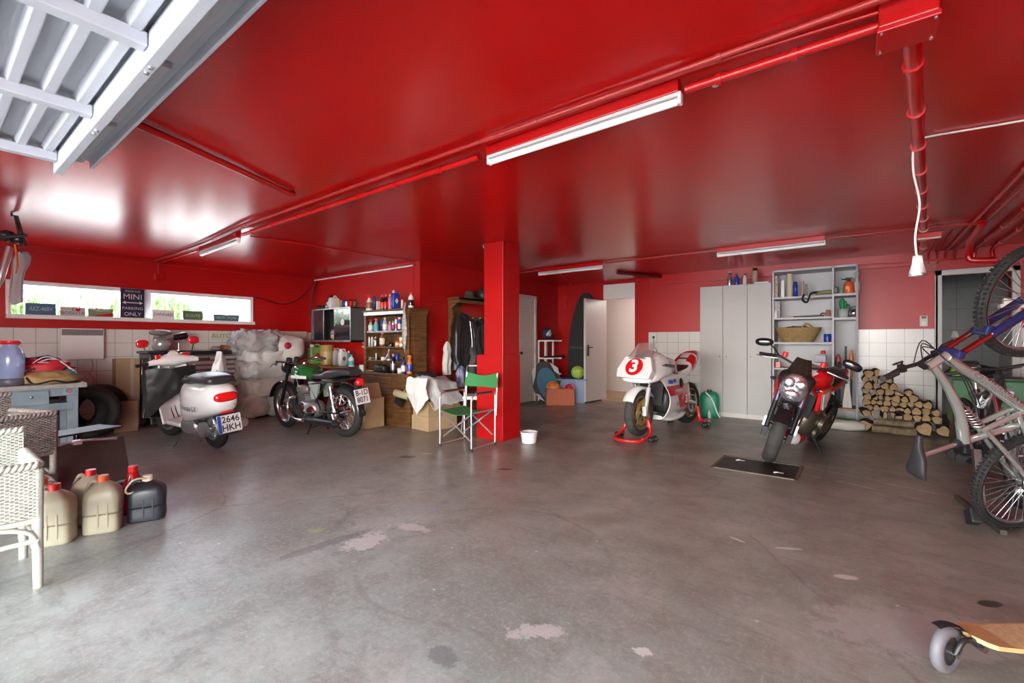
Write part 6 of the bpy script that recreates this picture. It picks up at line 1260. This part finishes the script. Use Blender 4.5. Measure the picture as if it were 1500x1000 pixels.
ob('pot', MB().lathe([(0, 0), (.055, 0), (.06, .01), (.065, .13), (.058, .13), (.05, .02)], n=20), mat('pot_green', (.42, .5, .45), .5), t); ob('glove', MB().ell((-.01, 0, .2), (.035, .03, .09), 14, 10, nz=.3).ell((.03, 0, .18), (.02, .02, .07), 10, 8), mat('glove_green', (.02, .25, .1), .6), t); ob('cable', MB().tube(smp([(.04, 0, .2), (.08, -.01, .16), (.06, 0, .05), (.08, 0, .01)], 4), .006), black, t)
p = ony(1252, 464, 8.25); t = thing('kettle', 'shiny dented metal kettle in the middle right bay', 'kettle', (p.x-.01, 8.25, 1.601))
ob('bowl', MB().ell((0, 0, .06), (.058, .055, .06), 20, 12, z0=-.9), chrome, t); ob('handle', MB().tube(smp([(-.045, 0, .09), (-.02, 0, .15), (.03, 0, .15), (.05, 0, .09)], 4), .005), black, t)
# tools standing in the lower right bay
def stick(lab, px, z0, z1, r, m_, name, head=None, dy=0, lean=0):
    p = ony(px, 600, 8.32+dy); t = thing(name, lab, 'tool', (p.x, 8.32+dy, z0)); ob('handle', MB().tube([(0, 0, 0), (lean, .02, z1-z0)], r), m_, t)
    if head: head(t, z1-z0)
stick('rusty red saw with wide blade standing in the lower right bay', 1228, .285, .8, .014, wood, 'bow_saw', lambda t, h: ob('blade', MB().ell((0, 0, h+.02), (.045, .02, .25), 16, 12), mat('red_blade', (.3, .03, .02), .4), t))
stick('black long-handled broom standing in the lower right bay', 1239, .285, 1.18, .013, black, 'broom', lambda t, h: ob('brush', MB().box((0, 0, .03), (.1, .04, .06)), black, t))
stick('orange chainsaw guard standing at the right of the lower right bay', 1247, .285, .85, .013, black, 'chainsaw_guard', lambda t, h: ob('guard', MB().ell((0, 0, h+.06), (.03, .02, .22), 14, 12), mat('guard_orange', (.6, .15, .02), .4), t))
stick('white wooden oar-shaped paddle leaning in the lower right bay', 1241, .285, .95, .016, offwhite, 'paddle', lambda t, h: ob('blade', MB().prism([(-.02, .35), (.02, .35), (.05, .1), (.055, 0), (-.055, 0), (-.05, .1)], .02, 'y', 0, -.01), offwhite, t, bevel=.006), -.1, .03)
stick('dark folded umbrella-like roll at the left of the lower right bay', 1226, .285, .95, .045, mat('roll_dark', (.03, .035, .04), .6), 'rolled_cover', None, -.02)
# compost bag
t = thing('compost_bag', 'white and green bag of compost lying at the foot of the shelf unit', 'bag', (-.16, 8.02, 0), .1)
mb = MB().ell((0, 0, .07), (.27, .15, .075), 30, 14, sq=.6, z0=-.93); mb.wrinkle(.012, 9); ob('bag', mb, mat('bag_white', (.6, .6, .55), .35, bump=.2), t)
ob('green_print', MB().ell((.02, 0, .085), (.17, .12, .068), 22, 12, sq=.6), mat('print_green', (.06, .3, .06), .4), t)
# ------------------------------------------------------------------ firewood
bark = mat('bark', (.12, .085, .055), .9, var=.5, vscale=25, bump=.8, bscale=30); endw = mat('cut_wood', (.46, .3, .15), .7, col2=(.33, .2, .09), vscale=14)
random.seed(5); rown = 0
def log(x, z, r, L, lab, y=8.05, rx=0, split=False, grp=None):
    t = thing('firewood_log', lab, 'log', (x, y, z), random.uniform(-.12, .12), grp)
    n = 12; K = []; half = PI if split else 2*PI; base = random.random()*6
    ring_ = []
    for i in range(n):
        a = base+half*i/(n-1 if split else n); rr_ = r*(1+.14*math.sin(a*3+base)+.08*math.sin(a*5)); ring_.append((rr_*math.cos(a), rr_*math.sin(a)))
    m = MB(); K = [[(p[0]*f, yy, p[1]*f) for p in ring_] for yy, f in ((0, .97), (.01, 1), (L*.5, 1.03), (L-.01, .97), (L, .95))]
    m.loft(K, caps=False); ob('bark', m, bark, t)
    ob('cut_end', MB().loft([[(p[0]*.9, -.003, p[1]*.9) for p in ring_], [(p[0]*.9, L+.003, p[1]*.9) for p in ring_]]), endw, t)
rows_ = ['second row from the bottom', 'third row from the bottom', 'middle row', 'fourth row from the top', 'third row from the top', 'second row from the top', 'top row']
z = .24; xmax = .82; 
for ri in range(8):
    r0 = [.052, .05, .045, .048, .05, .05, .052, .055][ri]; x = .06+.02*(ri % 2); k = 0
    lim = [.86, .80, .72, .64, .54, .44, .34, .22][ri]
    while x < lim:
        r = r0*random.uniform(.72, 1.12); dz = random.uniform(-.008, .008)
        log(x+r, z+dz, r, random.uniform(.28, .36), 'cut firewood log end in the %s, %s' % (['lowest small-log row', 'second small-log row', 'third small-log row', 'fourth small-log row', 'fifth small-log row', 'sixth small-log row', 'seventh small-log row', 'topmost small-log row'][ri], 'next to the shelf unit' if k == 0 else ['number %s from the shelf unit' % w for w in ('one', 'two', 'three', 'four', 'five', 'six', 'seven', 'eight', 'nine', 'ten', 'eleven', 'twelve', 'thirteen')][k]), y=8.05+random.uniform(-.04, .05), split=random.random() < .3)
        x += 2*r*.95; k += 1
    z += r0*1.62
def longlog(x0, x1, y, z, r, lab):
    t = thing('long_log', lab, 'log', (x0, y, z)); m = MB(); P_ = [V((x1-x0)*i/8, random.uniform(-.008, .008), random.uniform(-.006, .006)) for i in range(9)]
    m.tube(P_, [r*random.uniform(.93, 1.03) for _ in P_], n=14, caps=False); ob('bark', m, mat('bark_light', (.26, .19, .11), .85, var=.5, vscale=18, bump=.8, bscale=25), t)
    ob('cut_end', MB().cyl(P_[0]-V(.003, 0, 0), P_[0]+V(.01, 0, 0), r*.93).cyl(P_[-1]-V(.01, 0, 0), P_[-1]+V(.003, 0, 0), r*.93), endw, t)
longlog(.17, .62, 7.97, .055, .052, 'long pale log lying lengthwise on the floor under the firewood')
longlog(.19, .60, 8.0, .15, .045, 'long log lying lengthwise on top of the lowest one, under the firewood')
log(.71, .1, .085, .3, 'thick round log on the floor at the right end of the firewood', 8.0); log(.9, .08, .07, .3, 'thick round log nearest the doorway on the floor', 8.1)
log(.09, .08, .075, .3, 'dark thick log on the floor beside the shelf unit', 8.0)
t = thing('thermostat', 'small white wall switch with a dark top left of the doorway', 'switch', (ony(1353, 472, YB).x, YB-.012, ony(1353, 470, YB).z))
ob('plate', MB().box((0, 0, 0), (.085, .02, .15)), offwhite, t, bevel=.004); ob('rocker', MB().box((0, -.014, .05), (.05, .012, .03)), mat('rocker_dark', (.1, .08, .08), .4), t); ob('rocker', MB().box((0, -.012, -.03), (.05, .008, .05)), white, t, bevel=.003)
ob('cover_plate', MB().box((0, 0, 0), (.2, .01, .14)).box((.07, -.004, 0), (.005, .01, .14)), mat('dull_pink', (.4, .09, .08), .5), loc=(ony(1357, 392, YB-.05).x, YB-.056, 2.3), label='dull red cover plates on the wall beam above the switch', cat='cover plate')
# drain cover
c = (onz(1058, 670)+onz(1045, 690)+onz(1170, 680)+onz(1168, 700))/4
t = thing('drain_cover', 'dark rectangular metal drain cover in the floor in front of the naked motorcycle', 'drain cover', (c.x, c.y+.02, 0))
ob('plate', MB().bb(-.34, .34, -.26, .26, .0, .006), mat('drain_steel', (.03, .027, .022), .5, .4, var=.4, vscale=8), t, bevel=.003)
ob('frame', MB().bb(-.37, .37, -.29, -.26, 0, .009).bb(-.37, .37, .26, .29, 0, .009).bb(-.37, -.34, -.29, .29, 0, .009).bb(.34, .37, -.29, .29, 0, .009), mat('drain_rim', (.17, .14, .1), .7), t, bevel=.002)
for x, y in ((-.18, .12), (.2, -.15)): ob('handle', MB().tube(smp([(x-.04, y, .008), (x-.01, y, .015), (x+.04, y+.02, .008)], 3), .006), alu, t)
# ================================================================== bicycles at the right
def bicycle(name, label, M4, frame_m, accent, fork_m, detail=True, dark=False, lettering=None, bars_turn=.45):
    t = thing(name, label, 'bicycle'); t.matrix_world = M4
    def P(u, w, y=0): return V(u, y, w)
    for nm, x in (('rear_wheel', 0), ('front_wheel', 1.2)):
        w_ = wheel(t, nm, x, .335, .055, .295, mat('bike_rim', (.35, .36, .38), .25, .8), 'wire', 0, z=0, hub=.03)
        kn = [c for c in w_.children if c.name.split('.')[0] == 'tyre'][0]; mb = MB()
        for i in range(72):
            a = 2*PI*i/72; d = V(math.cos(a), 0, math.sin(a))
            for y in (-.018, 0, .018): mb.box(d*(.335-abs(y)*.25)+V(0, y, 0), (.012, .011, .016), rot=(0, -a, 0))
        if detail: ob('tread', mb, rubber, kn)
    hb_, ht = P(.98, .51), P(.93, .63)
    fm = MB().tube([hb_, ht], .026, n=14)
    fm.tube([P(.965, .52), P(.72, .24), P(.46, -.03)], [.034, .04, .036], n=12, flat=.8)
    fm.tube(smp([P(.935, .60), P(.8, .52), P(.62, .44), P(.5, .415), P(.38, .40)], 4), [.026]*6+[.03]*6+[.034]*5, n=12, flat=.85)
    fm.tube([P(.43, -.06), P(.38, .40), P(.375, .44)], .022, n=12).cyl(P(.43, -.05, -.045), P(.43, -.05, .045), .028)
    ob('frame', fm, frame_m, t)
    if lettering: ob('lettering', MB().text(lettering, .055, (.715, -.036, .245), V(-.27, 0, -.29), V(.29, 0, -.27)*1.0, 0, 1.2, lift=.004), accent, t)
    for y in (-.05, .05):
        ob('chain_stay', MB().tube([P(.46, .30, y*.5), P(.2, .13, y), P(0, 0, y)], .014), frame_m, t); ob('seat_stay', MB().tube([P(.52, .10, y*.6), P(.3, .03, y), P(0, 0, y*1.1)], .017, flat=.7), frame_m, t)
        ob('link', MB().tube([P(.45, .31, y*.6), P(.51, .10, y*.6), P(.5, -.04, y*.6)], .016), frame_m, t)
        fk = ob('fork_stanchion', MB().tube([P(.985, .50, y), P(1.08, .28, y)], .016), chrome, t); ob('fork_lower', MB().tube([P(1.07, .30, y), P(1.2, .0, y*1.1)], .023), fork_m, fk)
        ob('pedal', MB().box(P(.43-.12*y/.05, -.05+.1*y/.05, y*2.6), (.09, .09, .02)), black, t, bevel=.004)
        ob('crank', MB().tube([P(.43, -.05, y*1.5), P(.43-.12*y/.05, -.05+.1*y/.05, y*1.8)], .011), alu, t)
    ob('fork_crown', MB().box(P(.99, .485), (.05, .14, .04), rot=(0, .4, 0)).box(P(1.09, .29), (.06, .09, .05), rot=(0, .4, 0)), fork_m, t, bevel=.01)
    sk = ob('shock', MB().cyl(P(.64, .43), P(.46, .30), .012), black, t)
    K = [P(.62-.15*i/40, .415-.105*i/40)+V(0, .03*math.sin(i*1.1), .03*math.cos(i*1.1)) for i in range(41)]; ob('spring', MB().tube(K, .005, n=6), alu, sk)
    ob('seatpost', MB().tube([P(.378, .42), P(.345, .66)], .014, n=12).box(P(.345, .67), (.06, .04, .03)), alu, t)
    ob('seat_clamp', MB().cyl(P(.377, .43), P(.374, .46), .026), black, t)
    ob('saddle', MB().loft(lerp_rings([sup((.21, 0, .70), .065, .018, 18, .8), sup((.25, 0, .705), .065, .022, 18, .8), sup((.33, 0, .69), .05, .025, 18, .8), sup((.42, 0, .69), .024, .02, 18, .8), sup((.49, 0, .68), .015, .014, 18, .8)], 3)), seatm, t)
    bx = MB(); c0 = P(.965, .68)
    ob('stem', MB().tube([P(.93, .64), c0], .018), black, t)
    a = bars_turn; d = V(-.05, math.cos(a), math.sin(a)); hbm = MB().tube(smp([c0-d*.34, c0-d*.15+V(.01, 0, .02), c0, c0+d*.15+V(.01, 0, .02), c0+d*.34], 3), .012); hb = ob('handlebar', hbm, black, t)
    for s in (-1, 1):
        ob('grip', MB().cyl(c0+d*s*.22, c0+d*s*.35, .017, n=12), mat('grip_rubber', (.03, .03, .03), .6), hb)
        ob('brake_lever', MB().tube([c0+d*s*.18, c0+d*s*.2+V(.06, 0, -.02), c0+d*s*.3+V(.065, 0, -.03)], .006).box(c0+d*s*.17+V(.015, 0, 0), (.04, .035, .03)), dsteel, hb)
    cb = MB()
    for k in range(3): cb.tube(smp([c0+d*(.14-.1*k), c0+V(.10+.02*k, 0, -.02), P(.98, .50+.03*k, .03-.03*k), P(.8, .38, .04-.02*k), P(.6, .3, .04-.02*k)], 5), .0035, n=5)
    ob('cables', cb, black, t)
    cg = MB()
    for r, y in ((.095, -.055), (.07, -.048)): cg.lathe([(r-.02, y), (r, y-.001), (r, y+.003), (r-.02, y+.003), (r-.02, y)], (.43, 0, -.05), 'y', 40)
    ob('chainring', cg, dsteel, t); ob('cassette', MB().lathe([(.012, -.035), (.05, -.033), (.05, -.03), (.03, -.01), (.012, -.01)], ax='y', n=24), steel, t)
    ob('derailleur', MB().box(P(.0, -.09, -.05), (.03, .02, .1), rot=(0, .3, 0)).cyl(P(.02, -.13, -.06), P(.02, -.13, -.04), .022), dsteel, t, bevel=.004)
    ob('chain', MB().tube([P(.43, .045, -.052), P(0, .048, -.032)], .004, n=5).tube([P(.43, -.145, -.052), P(.03, -.15, -.05)], .004, n=5), dsteel, t)
    return t
CF = V(-_s, _c, 0); CR = V(_c, _s, 0)
def basis(x, z, o):
    x = x.normalized(); y = z.cross(x).normalized(); z = x.cross(y); M = Matrix((x, y, z)).transposed().to_4x4(); M.translation = o; return M
o1 = ray(1500, 705)*2.93+V(0, 0, CAMZ); o2 = ray(1514, 432)*2.65+V(0, 0, CAMZ)
b1 = bicycle('mountain_bike', 'silver full-suspension mountain bike standing upright on its rear wheel at the right edge',
             basis(o2-o1, -CR-CF*.04, o1), mat('bike_silver', (.55, .60, .56), .22, .7, coat=.6), mat('letter_grey', (.2, .23, .23), .4), mat('fork_blue', (.02, .03, .12), .2, .3, coat=.5), lettering='COMMENCAL', bars_turn=-1.2)
ra = V(.90, 6.55, .335); fa = V(1.02, 5.4, .335)
b2 = bicycle('mountain_bike', 'dark mountain bike with red details standing upright behind the silver one', basis(fa-ra, V(-.05, 0, 1), ra), mat('bike_black', (.03, .03, .035), .3, coat=.5), mred, mat('fork_white2', (.5, .45, .5), .3), detail=False, bars_turn=.1)
# steel stand holding the silver bicycle, wall arm
t = thing('bike_stand', 'rusty square steel tube stand on the floor under the upright mountain bike', 'stand', onz(1468, 783), math.radians(37+62))
ob('foot_tube', MB().bb(-.02, .75, -.016, .016, 0.004, .036), mat('stand_steel', (.16, .13, .11), .5, .6, var=.4), t); ob('foot_tube', MB().bb(.22, .25, -.3, .05, .004, .036), mat('stand_steel', (.16, .13, .11)), t)
ob('upright', MB().box((.35, .0, .25), (.05, .04, .45), rot=(0, .2, 0)), mat('stand_steel', (.16, .13, .11)), t); ob('chock', MB().box((.12, .1, .06), (.12, .06, .1), rot=(0, .5, 0)), black, t, bevel=.01)
p = onx(1490, 445, .95); ob('timber_beam', MB().bb(-.08, .85, -.03, .03, -.04, .03).bb(-.1, .0, -.045, .045, -.045, -.01), offwhite, loc=(.92, 4.75, p.z), bevel=.004, label='white wooden wall arm reaching out behind the upper bicycle wheel', cat='beam')
# green bench and clutter in front of the doorway
gb = thing('green_cabinet', 'low green metal cabinet behind the bicycles, in front of the doorway', 'cabinet', (1.25, 7.35, 0))
gm2 = mat('machine_green', (.04, .17, .06), .4, var=.15)
ob('body', MB().bb(-.38, .45, -.2, .2, .32, .82), gm2, gb, bevel=.015); ob('top', MB().bb(-.4, .47, -.22, .22, .82, .85), mat('machine_dark', (.04, .05, .045), .5), gb, bevel=.005)
for x in (-.33, .4): ob('leg', MB().bb(x-.03, x+.03, -.18, .18, 0, .32), dsteel, gb)
ob('seam', MB().bb(-.385, .45, -.205, -.2, .52, .535), black, gb)
ob('rag', MB().ell((0, 0, 0), (.13, .03, .1), 22, 14, nz=.7, nf=5), mat('rag_beige', (.35, .32, .26), .85, bump=.4), loc=(1.16, 7.12, .66), label='crumpled beige cloth hanging on the front of the low green cabinet', cat='cloth')
ob('saddle_bag', MB().ell((0, 0, .06), (.2, .12, .07), 18, 10, nz=.4, nf=4, z0=-.8), black, loc=(1.05, 7.35, .852), label='black bag lying on the low green cabinet', cat='bag')
ob('lime_jacket', MB().ell((0, 0, .05), (.12, .1, .06), 18, 10, nz=.5, nf=4, z0=-.8), mat('lime_fabric', (.3, .6, .06), .6), loc=(.97, 7.18, .852), label='lime green bundle at the left corner of the green cabinet', cat='bundle')
t = thing('upright_ski', 'tall thin grey and black board standing in the doorway', 'board', (.98, 7.9, 0), 0, rot=(.02, .0, 0)); ob('board', MB().prism([(-.04, 0), (.04, 0), (.035, 1.3), (.02, 1.38), (-.02, 1.38), (-.035, 1.3)], .02, 'y', 0, 0), mat('board_greygreen', (.25, .28, .22), .5), t); ob('tip', MB().bb(-.034, .034, -.003, .023, 1.12, 1.3), black, t)
c = onz(1407, 677); sg = thing('suitcase', 'black wheeled case standing on the floor left of the bicycles', 'suitcase', (c.x+.12, c.y+.1, 0), .2)
ob('shell', MB().bb(-.14, .16, -.12, .12, .05, .52), mat('case_black', (.018, .018, .02), .45), sg, bevel=.03, segs=3); ob('handle', MB().tube(smp([(-.05, 0, .52), (-.04, 0, .56), (.06, 0, .56), (.07, 0, .52)], 3), .01), black, sg)
for s in (-1, 1): ob('wheel', MB().cyl((-.14, s*.1-.015, .05), (-.14, s*.1+.015, .05), .05, n=18), dusty, sg)
t = thing('spare_wheel', 'dusty scooter wheel lying behind the black case', 'wheel', (1.0, 5.0, .12)); ob('tyre', tyre_mb(.12, .07, .07), rubber, t); ob('rim', MB().lathe([(.02, -.02), (.075, -.02), (.075, .02), (.02, .02), (.02, -.02)], ax='y', n=24), steel, t)

# ------------------------------------------------------------------ kick board, front right
wl = onz(1386, 984); t = thing('kick_board', 'wooden kick board scooter with big grey wheel in the lower right corner', 'kick board', (wl.x, wl.y, 0), math.radians(38))
wv = ob('wheel_hub', MB().lathe([(.0, -.02), (.02, -.022), (.025, -.012), (.052, -.014), (.056, -.018), (.056, .018), (.052, .014), (.025, .012), (.02, .022), (0, .02)], ax='y', n=28), mat('hub_black', (.03, .03, .03), .4), t, loc=(0, 0, .088), rot=(0, 0, math.radians(22)))
ob('tyre', MB().lathe([(.052, -.017), (.068, -.02), (.082, -.014), (.088, 0), (.082, .014), (.068, .02), (.052, .017), (.052, -.017)], ax='y', n=40), mat('grey_wheel', (.17, .165, .18), .55), wv)
m = MB()
for k in range(5): a = k*2*PI/5; m.box((.036*math.cos(a), 0, .036*math.sin(a)), (.035, .012, .01), rot=(0, -a, 0))
ob('spoke', m, black, wv); ob('axle', MB().cyl((0, -.045, .088), (0, .045, .088), .008), chrome, t)
ob('fork', MB().tube(smp([(0, -.035, .088), (.03, -.035, .14), (.09, -.02, .13), (.13, 0, .1)], 3), .01).tube(smp([(0, .035, .088), (.03, .035, .14), (.09, .02, .13), (.13, 0, .1)], 3), .01), black, t)
ob('fender', MB().lathe([(.096, -.02), (.1, 0), (.096, .02)], (0, 0, .088), 'y', 12, 0, math.radians(30), math.radians(115)), black, t)
ob('bolt', MB().cyl((.12, -.03, .1), (.12, .03, .1), .012), chrome, t)
def deck(u, v):
    a = .08+.62*u; e = .075*min(1, (u*9)**.5+.25); return (a, (v-.5)*2*e, .135+.015*max(0, .2-u)*5-.0*v)
ob('deck', MB().sheet(deck, 30, 10, .016), lightwood, t)
ob('grip_sheet', MB().sheet(lambda u, v: (.15+.5*u, (v-.5)*.13, .137), 6, 3, .001), mat('cork_grip', (.66, .47, .24), .75, var=.25, vscale=60), t)
# ------------------------------------------------------------------ jerrycans
canm = mat('can_cream', (.46, .43, .31), .3, var=.15, vscale=9, trans=.12)
def jerry(label, x, y, rz, body, cap, h=.33, w=.19, d=.15):
    t = thing('jerrycan', label, 'jerrycan', (x, y, 0), rz)
    K = [sup((0, 0, .0), d/2*.92, w/2*.92, 24, .45, ax='z'), sup((0, 0, .012), d/2, w/2, 24, .4, ax='z'), sup((0, 0, h*.35), d/2*.97, w/2*.98, 24, .4, ax='z'), sup((0, 0, h*.4), d/2, w/2, 24, .4, ax='z'), sup((0, 0, h*.72), d/2, w/2, 24, .4, ax='z'), sup((.0, 0, h*.86), d/2*.85, w/2*.82, 24, .5, ax='z'), sup((0, 0, h*.95), d/2*.5, w/2*.5, 24, .7, ax='z'), sup((0, 0, h), d/2*.28, w/2*.28, 24, 1, ax='z')]
    ob('body', MB().loft(lerp_rings(K, 3)), body, t); ob('cap', MB().cyl((0, 0, h-.005), (0, 0, h+.035), .03, .028, n=22), cap, t, bevel=.003)
    ob('handle', MB().tube(smp([(0, -.03, h*.97), (0, -w*.3, h*1.0), (0, -w*.42, h*.85), (0, -w*.46, h*.72)], 4), .014), body, t)
    ob('groove', MB().box((d/2+.001, w*.2, h*.35), (.004, .01, h*.45)).box((d/2+.001, -w*.05, h*.35), (.004, .01, h*.45)), body, t, bevel=.002); return t
capo = mat('cap_orange', (.75, .13, .03), .4)
jerry('cream translucent jerrycan with a red cap, front left of the group beside the wicker chair', -3.98, .53, -.5, canm, bred)
jerry('cream translucent jerrycan with an orange-red cap, front one next to the black can', -3.98, .76, -.45, canm, capo)
jerry('cream jerrycan with an orange cap, half hidden behind the front left one', -4.20, .50, -.5, canm, capo)
jerry('cream jerrycan with a red cap, in the back row nearer the black jerrycan', -4.22, .74, -.5, canm, bred)
t = jerry('black oil-stained jerrycan with a cream cap and hanging cord', -4.0, 1.0, -.4, mat('can_black', (.02, .025, .035), .35), M_['e'], .27, .21, .17)
ob('cord', MB().tube(smp([(.03, .0, .29), (.08, -.06, .3), (.1, -.1, .25), (.08, -.09, .21), (.06, -.02, .235)], 5), .006), M_['e'], t)
t = thing('oil_bottle', 'red plastic bottle leaning behind the black jerrycan', 'bottle', (-4.22, .97, 0), 0, rot=(0, math.radians(0), 0)); ob('body', MB().lathe([(0, 0), (.06, 0), (.065, .02), (.065, .2), (.035, .27), (.03, .3), (0, .3)], n=20), mred, t); ob('cap', MB().cyl((0, 0, .3), (0, 0, .34), .03), bred, t)
# ------------------------------------------------------------------ wicker chairs
wick = mat('white_wicker', (.48, .50, .44), .45, var=.12, vscale=40); wick2 = mat('grey_wicker', (.27, .23, .21), .6, var=.4, vscale=60)
def wicker(label, loc, rz, m_, h=.63, w=.56, d=.52):
    t = thing('wicker_chair', label, 'chair', loc, rz); r = .02
    for (x, y) in ((0, 0), (-d, 0), (0, -w), (-d, -w)): ob('leg', MB().tube([(x, y, 0), (x*1.0-.02*(1 if x == 0 else -1), y*1.0, .28), (x-.02*(1 if x == 0 else -1), y, h-.03)], [.019, .022, .024], n=12), m_, t)
    def panel(p, q, z0, z1, n, nm='woven_panel'):
        m = MB(); p = Vector(p); q = Vector(q); L = (q-p).length; dr_ = (q-p)/L; nn = V(-dr_.y, dr_.x, 0); K = int(L/.016)
        for i in range(K+1):
            c_ = p+dr_*L*i/K; m.tube([c_+V(0, 0, z0), c_+V(0, 0, z1)], .0035, n=5)
        rows = int((z1-z0)/.0085)
        for j in range(rows):
            z = z0+(z1-z0)*(j+.5)/rows; m.tube([p+dr_*L*i/(K*2)+V(0, 0, z)+nn*(.0045*(1 if (i//2+j) % 2 else -1)) for i in range(K*2+1)], .0048, n=5)
        ob(nm, m, m_, t)
        b = MB(); M2 = int(L/.02)
        for k in range(2): b.tube([p+dr_*L*i/(M2*3)+V(0, 0, z1+.012)+nn*(.018*math.sin(i*.9+k*PI))+V(0, 0, .010*math.cos(i*.9+k*PI)) for i in range(M2*3+1)], .011, n=7)
        ob('braided_rim', b, m_, t)
    panel((-.02, 0, 0), (-d+.02, 0, 0), h-.27, h-.02, 0); panel((0, 0, 0), (0, -w, 0), h-.27, h-.02, 0); panel((-d, 0, 0), (-d, -w, 0), h-.27, h+.1, 0)
    ob('seat', MB().box((-d/2, -w/2, h-.29), (d, w, .03)), m_, t, bevel=.01)
    ob('stretcher', MB().tube([(0, 0, .24), (0, -w, .24)], .013).tube([(0, 0, .24), (-d, 0, .24)], .013), m_, t)
    ob('arch', MB().tube(smp([(0, 0, .2), (0, -.05, .3), (0, -w/2, .34), (0, -w+.05, .3), (0, -w, .2)], 5), .012).tube(smp([(0, 0, .2), (-.05, 0, .3), (-d/2, 0, .34), (-d+.05, 0, .3), (-d, 0, .2)], 5), .012), m_, t)
    return t
p = onz(56, 860); wicker('white wicker chair with braided rim, cut by the left edge', (p.x, p.y, 0), math.radians(0), wick)
wicker('grey-brown wicker chair behind the white one at the left edge', (-4.62, .62, 0), math.radians(20), wick2, h=.74)
# work stand with plate, dark case
t = thing('work_stand', 'black pedestal stand with a flat board on top behind the jerrycans', 'stand', (onz(116, 712).x-.05, onz(116, 712).y, 0), .4)
ob('pedestal', MB().cyl((0, 0, 0), (0, 0, .02), .12, n=20).cyl((0, 0, .02), (0, 0, .22), .035, n=16).cyl((0, 0, .22), (0, 0, .34), .045, n=16).cyl((0, 0, .34), (0, 0, .46), .03, n=16), blackg, t); ob('board', MB().box((0, -.05, .47), (.3, .62, .016)), dsteel, t, bevel=.004)
t = thing('tool_case', 'open dark metal case with silver latch behind the cream jerrycans', 'case', (-4.75, .78, 0), math.radians(10))
ob('base', MB().bb(-.2, .12, -.3, .3, 0, .12), dsteel, t, bevel=.006); ob('lid', MB().box((.0, 0, .3), (.02, .58, .36), rot=(0, -.35, 0)), mat('case_grey', (.10, .095, .09), .35, .5, var=.3), t, bevel=.01); ob('latch', MB().box((.06, -.05, .49), (.05, .05, .03)).tube(smp([(.03, -.2, .47), (.07, -.05, .5), (.05, .2, .47)], 4), .008), alu, t)
t = thing('child_bike_wheel', 'small wheel with a red and white rim under the workbench at the left', 'wheel', (-5.15, .52, .19), math.radians(60)); ob('rim', MB().lathe([(.14, -.02), (.16, -.02), (.16, .02), (.14, .02), (.14, -.02)], ax='y', n=32), bred, t); ob('tyre', tyre_mb(.19, .04, .16), rubber, t)
# things hanging at the upper left
t = thing('hanging_carrier', 'black folding bike carrier bars hanging from a ceiling hook at the left edge', 'bike carrier', onz(17, 312, HC))
q0 = t.location.copy()
def rel(px, py, dep):
    r = ray(px, py); return V(r.x*dep, r.y*dep, CAMZ+r.z*dep)-q0
dep0 = (-_s*q0.x+_c*q0.y)
ob('hook', MB().tube([(0, 0, -.0), (0, 0, -.03), rel(22, 316, dep0)], .008), black, t)
ob('bar', MB().tube([rel(22, 316, dep0), rel(32, 362, dep0)], .011).tube([rel(25, 316, dep0), rel(38, 360, dep0)], .011), blackg, t)
ob('cross_bar', MB().tube([rel(-30, 350, dep0*.95), rel(40, 345, dep0)], .016).tube([rel(-25, 335, dep0*.97), rel(12, 342, dep0), rel(20, 355, dep0)], .012), black, t)
ob('clamp', MB().ell(rel(27, 350, dep0), (.05, .05, .04), nz=.3).ell(rel(10, 345, dep0), (.04, .06, .05), nz=.4), dsteel, t)
ob('strap', MB().tube(smp([rel(22, 358, dep0), rel(26, 385, dep0), rel(23, 400, dep0)], 3), .008), orange, t)
t = thing('paddle_board', 'pale grey rounded board hanging upright below the black carrier bars', 'board', q0)
pts = [(22, 372), (30, 367), (38, 368), (42, 376), (40, 386), (33, 398), (30, 412), (30, 430), (30, 442), (16, 446), (12, 440), (14, 410), (18, 385)]
d1 = dep0*1.02; vs = [rel(a, b_, d1) for a, b_ in pts]; vb = [v+CF*.03 for v in vs]; n_ = len(vs); m = MB()
m.add(vs+vb, [tuple(range(n_)), tuple(range(2*n_-1, n_-1, -1))]+[(i, i+n_, (i+1) % n_+n_, (i+1) % n_) for i in range(n_)], 0, False)
ob('board', m, mat('board_greypink', (.36, .32, .33), .4), t, bevel=.006); ob('cord', MB().tube([rel(30, 360, dep0), rel(31, 370, d1)], .005), black, t)
t = thing('silver_fork', 'silver bicycle fork leg hanging at the far left edge', 'fork', q0)
ob('tube', MB().tube(smp([rel(14, 362, dep0*.97), rel(8, 385, dep0*.96), rel(0, 408, dep0*.95), rel(-12, 430, dep0*.95)], 4), .028, n=14), alu, t); ob('cord', MB().tube(smp([rel(17, 362, dep0*.97), rel(18, 400, dep0*.98), rel(13, 440, dep0), rel(15, 464, dep0)], 4), .007), mat('pink_cord', (.6, .35, .3), .6), t)
